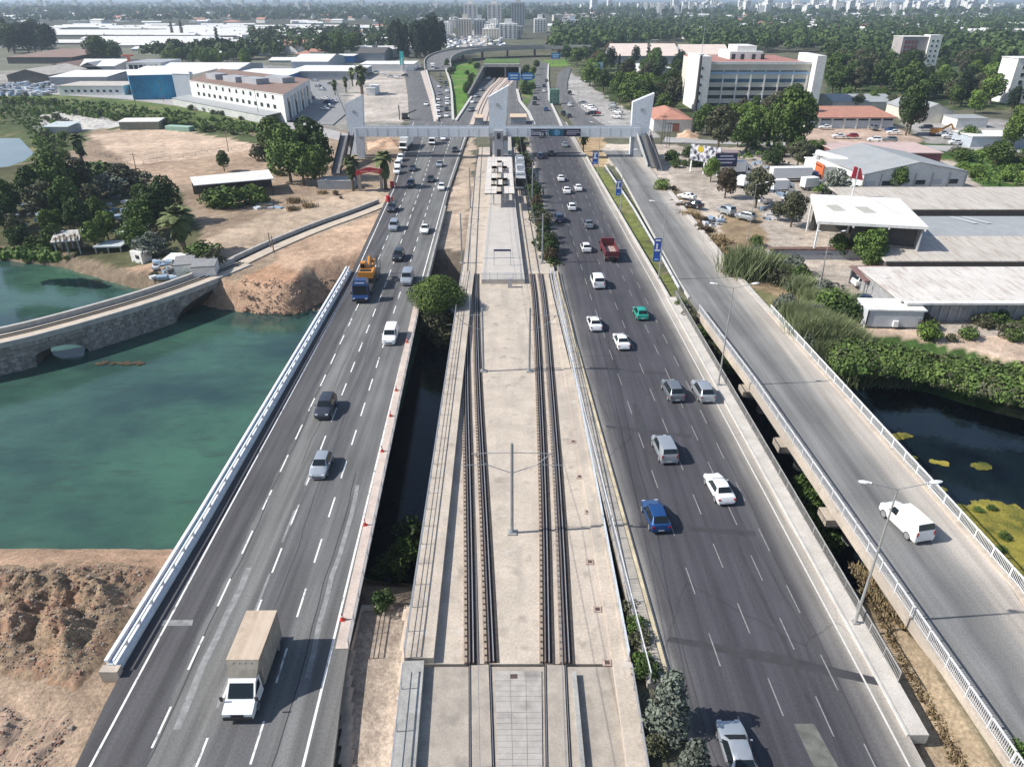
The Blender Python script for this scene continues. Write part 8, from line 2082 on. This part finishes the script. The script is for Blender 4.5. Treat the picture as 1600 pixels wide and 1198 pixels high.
for k in range(700):
    x = rng.uniform(376, 520); y = rng.uniform(436, 490)
    if y > 489 - abs(x - 450) * .05 or x > 375 + (530 - 375) and y > 450 or (x - 500) * 1.2 + 440 > y + 40: continue
    c = GT(x, y); sz_ = rng.uniform(.06, .3); vs = [c + Vector((a * rng.uniform(.6, 1), b_ * rng.uniform(.6, 1), e * rng.uniform(.5, .9))) * sz_ for a, b_, e in ((-1, -1, -.3), (1, -1, -.3), (1, 1, -.3), (-1, 1, -.3), (-.7, -.7, .8), (.7, -.7, .7), (.7, .7, .8), (-.7, .7, .6))]
    rk.add(vs, [(4, 5, 6, 7), (0, 1, 5, 4), (1, 2, 6, 5), (2, 3, 7, 6), (3, 0, 4, 7)], M('bank_stone', (.36, .24, .17), .95, .3, 3))
tag(rk.build('bank_rubble'), kind='stuff')
heap('spoil_heap', [(570, 222), (632, 218), (630, 232), (572, 236)], -.4, 2.2, soil3, .6, .3, 14, 0)
heap('spoil_heap', [(1055, 208), (1092, 205), (1098, 218), (1050, 220)], -.4, 1.8, soil3, .6, .3, 15, 0)
heap('dirt_strip', [(552, 1215), (548, 1030), (562, 945), (630, 935), (622, 1050), (612, 1215)], -1.2, .35, M('trampled_sand', (.45, .365, .285), .95, .22, .8, .6), .25, .5, 16, 260)
heap('rubble_field', [(62, 182), (112, 176), (190, 190), (150, 203), (70, 203)], -.4, 1.0, M('pale_rubble', (.5, .47, .43), .95, .4, .8, .8), 1.0, .4, 17, 700)
# ---------------------------------------------------------------- far buildings
def aptmesh(w_, d_, h_, fl, col, seed):
    """small block with rows of window strips and a roof house"""
    mb = MB(); mb.box((0, 0, 0), (w_, d_, h_), col)
    o = mb.build('wall'); me1 = o.data; bpy.data.objects.remove(o)
    mb = MB()
    for r in range(fl):
        for c in range(max(2, int(w_ / 4))):
            x = -w_ / 2 + (c + .5) * w_ / max(2, int(w_ / 4)); mb.box((x, -d_ / 2 - .05, 1.2 + r * (h_ - 1) / fl), (1.9, .1, 1.5), win_m, bottom=False)
        for c in range(max(2, int(d_ / 5))):
            y = -d_ / 2 + (c + .5) * d_ / max(2, int(d_ / 5))
            for s_ in (-1, 1): mb.box((s_ * (w_ / 2 + .05), y, 1.2 + r * (h_ - 1) / fl), (.1, 1.8, 1.5), win_m, bottom=False)
    o = mb.build('windows'); me2 = o.data; bpy.data.objects.remove(o)
    mb = MB(); mb.box((0, 0, h_), (w_ * 1.03, d_ * 1.03, .4), wallw); mb.box((w_ * .1, 0, h_ + .4), (w_ * .3, d_ * .4, 2.2), col)
    o = mb.build('roof'); me3 = o.data; bpy.data.objects.remove(o)
    return me1, me2, me3
far_w = M('far_white_wall', (.74, .73, .70), .85, .06, .1); far_c = M('far_cream_wall', (.60, .55, .48), .85, .08, .1); far_p = M('far_pink_wall', (.55, .42, .38), .85, .08, .1)
APT = [aptmesh(18, 14, 26, 8, far_w, 1), aptmesh(14, 14, 34, 11, far_w, 2), aptmesh(24, 12, 18, 5, far_c, 3), aptmesh(12, 12, 12, 4, far_p, 4), aptmesh(16, 12, 22, 7, far_c, 5)]
def apt(i, x, y, label, group, s=1.0, sz=1.0):
    g_ = G(x, y, -.4); t = thing('apartment_building', label, 'building', tuple(g_), R.uniform(-.3, .3), group); t.scale = (s, s, s * sz)
    for me_, nm in zip(APT[i % len(APT)], ('wall', 'windows', 'roof')):
        o = bpy.data.objects.new(nm, me_); C.objects.link(o); o.parent = t
        if nm == 'windows': o['kind'] = 'stuff'
gF = 'apartment blocks along the horizon'
for k in range(290):
    if k < 210: x = R.triangular(900, 1640, 1350); y = R.uniform(14, 24)
    else: x = R.uniform(-40, 960); y = R.uniform(9, 17)
    apt(R.choice([0, 1, 1, 4, 0]), x, y, 'pale apartment block in the dense city on the horizon, right half' if k < 210 else 'hazy apartment block on the horizon, left half', gF + (', right' if k < 210 else ', left'), R.uniform(.8, 1.3), R.uniform(.7, 1.15))
for k in range(36):
    x = R.uniform(868, 945); y = R.uniform(24, 44); apt(R.choice([2, 3, 3]), x, y, 'low pinkish block in the suburb above the flyover', 'low blocks in the suburb above the flyover', .9, .7)
for k in range(26):
    x = R.uniform(640, 720) if k % 2 else R.uniform(705, 830); y = R.uniform(40, 62); apt(R.choice([2, 4, 0]), x, y, 'mid-rise block around the junction below the three towers', 'mid-rise blocks around the junction', .8, .65)
def tower(x0, x1, yb, yt, lab, dark, light, rows, cols):
    t, (Wd, D, h) = shed('tower_block', lab, x0, x1, yb, yt, yt - 1, light, wallw, 'flat', depth=24, over=0)
    for c in range(cols):
        mb = MB(); mb.box((-Wd / 2 + Wd * (c + .5) / cols, -.1, h * .04), (Wd / cols * .45, .2, h * .9), dark); mb.build('dark_strip', None, t)
    for r in range(rows):
        mb = MB(); mb.box((0, -.25, h * .05 + r * h * .93 / rows), (Wd, .3, h / rows * .28), light); mb.build('floor_band', None, t)
    mb = MB(); mb.box((0, 8, h + .2), (Wd * .4, 8, 5), light); mb.build('roof_house', None, t)
brn = M('tower_brown', (.20, .13, .12), .8, .1, .1); 
tower(724, 745, 38, 6, 'left one of two brown and white tower blocks', brn, far_w, 12, 3)
tower(761, 783, 38, 6, 'right one of two brown and white tower blocks', brn, far_w, 12, 3)
tower(799, 820, 42, 4, 'dark grid-fronted tower block right of the brown pair', M('tower_dark', (.06, .065, .07), .5, .1, .1), M('tower_grid', (.40, .41, .42), .8, .1, .1), 14, 5)
tower(716, 736, 58, 30, 'cream mid-rise block below the left tower', win_m, far_c, 7, 5)
tower(740, 758, 56, 31, 'grey and white mid-rise block beside the cream one', win_m, M('far_grey_wall', (.45, .46, .48), .8, .1, .1), 7, 4)
tower(780, 808, 62, 38, 'white office with dark glass front right of the junction', win_m, far_w, 8, 4)
tower(678, 696, 62, 36, 'white block at the right end of the conifer grove', win_m, far_w, 6, 3)
tower(835, 853, 52, 30, 'grey-white block right of the dark tower', win_m, far_w, 7, 4)
tower(883, 905, 48, 32, 'pale blue block above the flyover', win_m, M('far_blue_wall', (.42, .48, .54), .8, .1, .1), 5, 3)
# greenhouses and low white sheds
ghm = ribbed('greenhouse_plastic', (.74, .72, .68), .35, 'X', .08, .45)
def ghouse():
    mb = MB(); n = 7; vs = []
    for y in (-20, 20):
        for i in range(n + 1): a = pi * i / n; vs.append((-cos(a) * 5, y, max(0, sin(a)) * 2.2 + 1.4))
        vs += [(5, y, 0), (-5, y, 0)]
    m_ = n + 3
    mb.add(vs, [(i, (i + 1) % m_, (i + 1) % m_ + m_, i + m_) for i in range(m_ - 1)][::1] + [tuple(range(m_ - 1, -1, -1)), tuple(range(m_, 2 * m_))], ghm)
    o = mb.build('greenhouse', None, None, False); me_ = o.data; bpy.data.objects.remove(o); return me_
GHM = ghouse()
ngh = 0
for (xa, xb, ya, yb, cnt, lab) in [(95, 400, 40, 47, 34, 'long white plastic greenhouse in the farthest rows at upper left'), (95, 260, 51, 58, 30, 'long white plastic greenhouse in the middle rows at upper left'), (260, 420, 47, 58, 34, 'long white plastic greenhouse in the middle rows, right of the cypresses'), (190, 340, 62, 72, 30, 'long white plastic greenhouse in the nearest rows at upper left'), (420, 640, 42, 66, 60, 'white plastic greenhouse among trees behind the shops'), (100, 145, 68, 70, 6, 'white plastic greenhouse beside the dark wood')]:
    for k in range(cnt):
        u = (k + .5) / cnt; x = xa + (xb - xa) * u; y = R.uniform(ya, yb) if cnt in (60, 34) else ya + (yb - ya) * ((k * 7) % 5) / 5
        o = bpy.data.objects.new('greenhouse', GHM); C.objects.link(o); g_ = G(x, y, -.4); o.location = g_; o.rotation_euler = (0, 0, pi / 2 + R.uniform(-.05, .05)); f = R.uniform(.8, 1.2); o.scale = (f, f * 1.2, 1)
        tag(o, lab, 'greenhouse', 'plastic greenhouses at upper left'); ngh += 1
for k, (x, y, w_, c_) in enumerate([(20, 76, 40, 0), (20, 33, 30, 0), (60, 30, 24, 1), (120, 36, 30, 0), (200, 33, 28, 1), (310, 36, 30, 0), (360, 38, 26, 1), (450, 76, 60, 0), (490, 70, 44, 1), (580, 60, 40, 0), (610, 74, 36, 0), (480, 88, 40, 1), (430, 82, 50, 0), (520, 52, 30, 0), (595, 44, 30, 1), (655, 48, 24, 0), (1060, 52, 40, 0), (1130, 44, 36, 0), (1240, 50, 40, 1), (1300, 60, 60, 0), (1260, 70, 40, 0), (1200, 58, 30, 1), (1360, 52, 40, 0), (1480, 46, 30, 0), (1560, 52, 30, 1), (1010, 66, 36, 0), (930, 62, 40, 1), (985, 52, 30, 0), (1090, 62, 36, 0), (900, 68, 30, 0), (1530, 40, 24, 0), (560, 74, 30, 1), (1040, 40, 60, 0), (1175, 42, 26, 0)]):
    shed('low_building', 'pale flat-roofed building scattered among the far trees, ' + ('left of the towers' if x < 700 else 'right of the towers') + (', with a reddish roof' if c_ else ', with a white roof'), x - w_ / 2, x + w_ / 2, y, y - 3.2, y - 5.5, far_c if c_ else far_w, tile_m if c_ else roofw, 'hip' if c_ else 'flat', rise=3, group='low buildings among the far trees', depth=22)
for k, (x, y, yt) in enumerate([(270, 56, 34), (285, 56, 32), (341, 72, 42), (594, 52, 34), (1063, 20, 6)]):
    tree(x, y, yt, 'cypress', ['left cypress of the pair among the greenhouses', 'right cypress of the pair among the greenhouses', 'broad dark cypress in front of the greenhouses', 'single cypress behind the shops', 'cypress on the far right plain'][k], None, 1.1)
gZ = 'pale low buildings on the upper left plain'
lw = MB(); lw.box((0, 0, 0), (20, 12, 4.5), far_w); lwo = lw.build('wall'); lwm = lwo.data; bpy.data.objects.remove(lwo)
lr = MB(); gableroof(lr, -10, 10, -6, 6, 4.5, 1.8, 'x', .4, roofw); lro = lr.build('roof'); lrm = lro.data; bpy.data.objects.remove(lro)
lr = MB(); gableroof(lr, -10, 10, -6, 6, 4.5, 2.4, 'x', .4, tile_m); lro = lr.build('roof'); lrt = lro.data; bpy.data.objects.remove(lro)
for k in range(205):
    if k < 105: x = R.uniform(-20, 700); y = R.uniform(19, 42) if k % 3 else R.uniform(56, 90)
    else: x = R.uniform(860, 1600); y = R.uniform(26, 60)
    if y > 56 and x < 400: x += 380
    if x > 640 and x < 860: x -= 200
    g_ = GT(x, y); red = k % 5 == 0
    t = thing('low_building', ('red-roofed house' if red else 'pale low building') + (' scattered over the tree-dotted plain at upper left' if k < 105 else ' peeping out of the woods at upper right'), 'building', tuple(g_), R.uniform(-.5, .5), gZ if k < 105 else 'houses in the woods at upper right'); f = R.uniform(.7, 1.6); t.scale = (f, f, R.uniform(.8, 1.5))
    for me_, nm in ((lwm, 'wall'), (lrt if red else lrm, 'roof')): o = bpy.data.objects.new(nm, me_); C.objects.link(o); o.parent = t
for k, (x, y, w_) in enumerate([(250, 80, 90), (330, 86, 120), (215, 74, 60), (420, 68, 70), (470, 80, 70), (540, 72, 60), (610, 66, 50), (400, 60, 60), (500, 60, 60), (570, 56, 50), (150, 64, 50), (560, 82, 60), (450, 98, 60), (60, 50, 60), (130, 46, 50), (30, 60, 40)]):
    shed('warehouse', 'long pale-roofed hall number %s among the sheds at upper left, counted from the left' % ORD[sorted([250, 330, 215, 420, 470, 540, 610, 400, 500, 570, 150, 560, 450, 60, 130, 30]).index(x)], x - w_ / 2, x + w_ / 2, y, y - 3.0, y - 6, far_c if k % 3 else wallg, roofw, 'gx', rise=1.5, group='long halls among the sheds at upper left', depth=20)
# parked vehicles and a boulevard beyond the flyover
mb = MB(); sweep(mb, [G(735, 74, -.3), G(740, 60, -.3), G(746, 48, -.3)], rect(-16, 16, -.2, .25), M('far_boulevard', (.40, .36, .32), .9, .1, .1)); tag(mb.build('boulevard'), kind='structure')
gY = 'vehicles crowding the lot beyond the flyover'
for k in range(70):
    x = R.uniform(690, 790); y = R.uniform(56, 76)
    c = R.choice([PW, PS, PGR, PW]); key = ('sedan', c.name)
    if key not in protos: continue
    o = bpy.data.objects.new('car', [ch for ch in protos[key].children if ch.name.startswith('body')][0].data); C.objects.link(o); o.location = G(x, y, -.2); o.rotation_euler = (0, 0, R.uniform(0, 6.28)); o.scale = (1.6, 1.4, 1.6)
    tag(o, {PW: 'white', PS: 'silver', PGR: 'grey'}[c] + ' vehicle parked on the crowded lot beyond the flyover', 'car', gY)
# junkyard at the left, beside the sheds
jm = [M('junk_pale', (.55, .56, .58), .6, .3, 1), M('junk_blue', (.25, .33, .42), .6, .3, 1), M('junk_dark', (.12, .12, .12), .7, .3, 1)]
mb = MB()
for k in range(260):
    g_ = G(R.uniform(0, 85), R.uniform(132, 150), -.45); mb.box(tuple(g_), (R.uniform(1, 4), R.uniform(1, 3), R.uniform(.5, 2.0)), jm[k % 3], rot=R.uniform(0, 3), bottom=False)
tag(mb.build('scrap_heap'), kind='stuff')
mb = MB()
for (x0, x1, y0, y1, n_) in ((1185, 1250, 300, 345, 60), (1100, 1130, 340, 355, 12), (140, 240, 300, 370, 60), (0, 80, 310, 360, 30), (395, 440, 318, 330, 14), (240, 275, 410, 436, 30), (1110, 1240, 255, 268, 20)):
    for k in range(n_):
        g_ = G(R.uniform(x0, x1), R.uniform(y0, y1), -.45); mb.box(tuple(g_), (R.uniform(.3, 1.6), R.uniform(.3, 1.6), R.uniform(.2, .9)), jm[k % 3], rot=R.uniform(0, 3), bottom=False)
tag(mb.build('scattered_junk'), kind='stuff')

# ---------------------------------------------------------------- haze
hm = bpy.data.materials.new('haze'); hm.use_nodes = True
n, l = hm.node_tree.nodes, hm.node_tree.links
n.remove(n['Principled BSDF']); pv = n.new('ShaderNodeVolumePrincipled')
pv.inputs['Color'].default_value = (.70, .84, 1.0, 1); pv.inputs['Density'].default_value = .00016; pv.inputs['Anisotropy'].default_value = .2
l.new(pv.outputs[0], n['Material Output'].inputs['Volume'])
mb = MB(); mb.box((0, 8200, -20), (28000, 17000, 150), None)
hz_o = mb.build('haze', hm); tag(hz_o, kind='stuff')
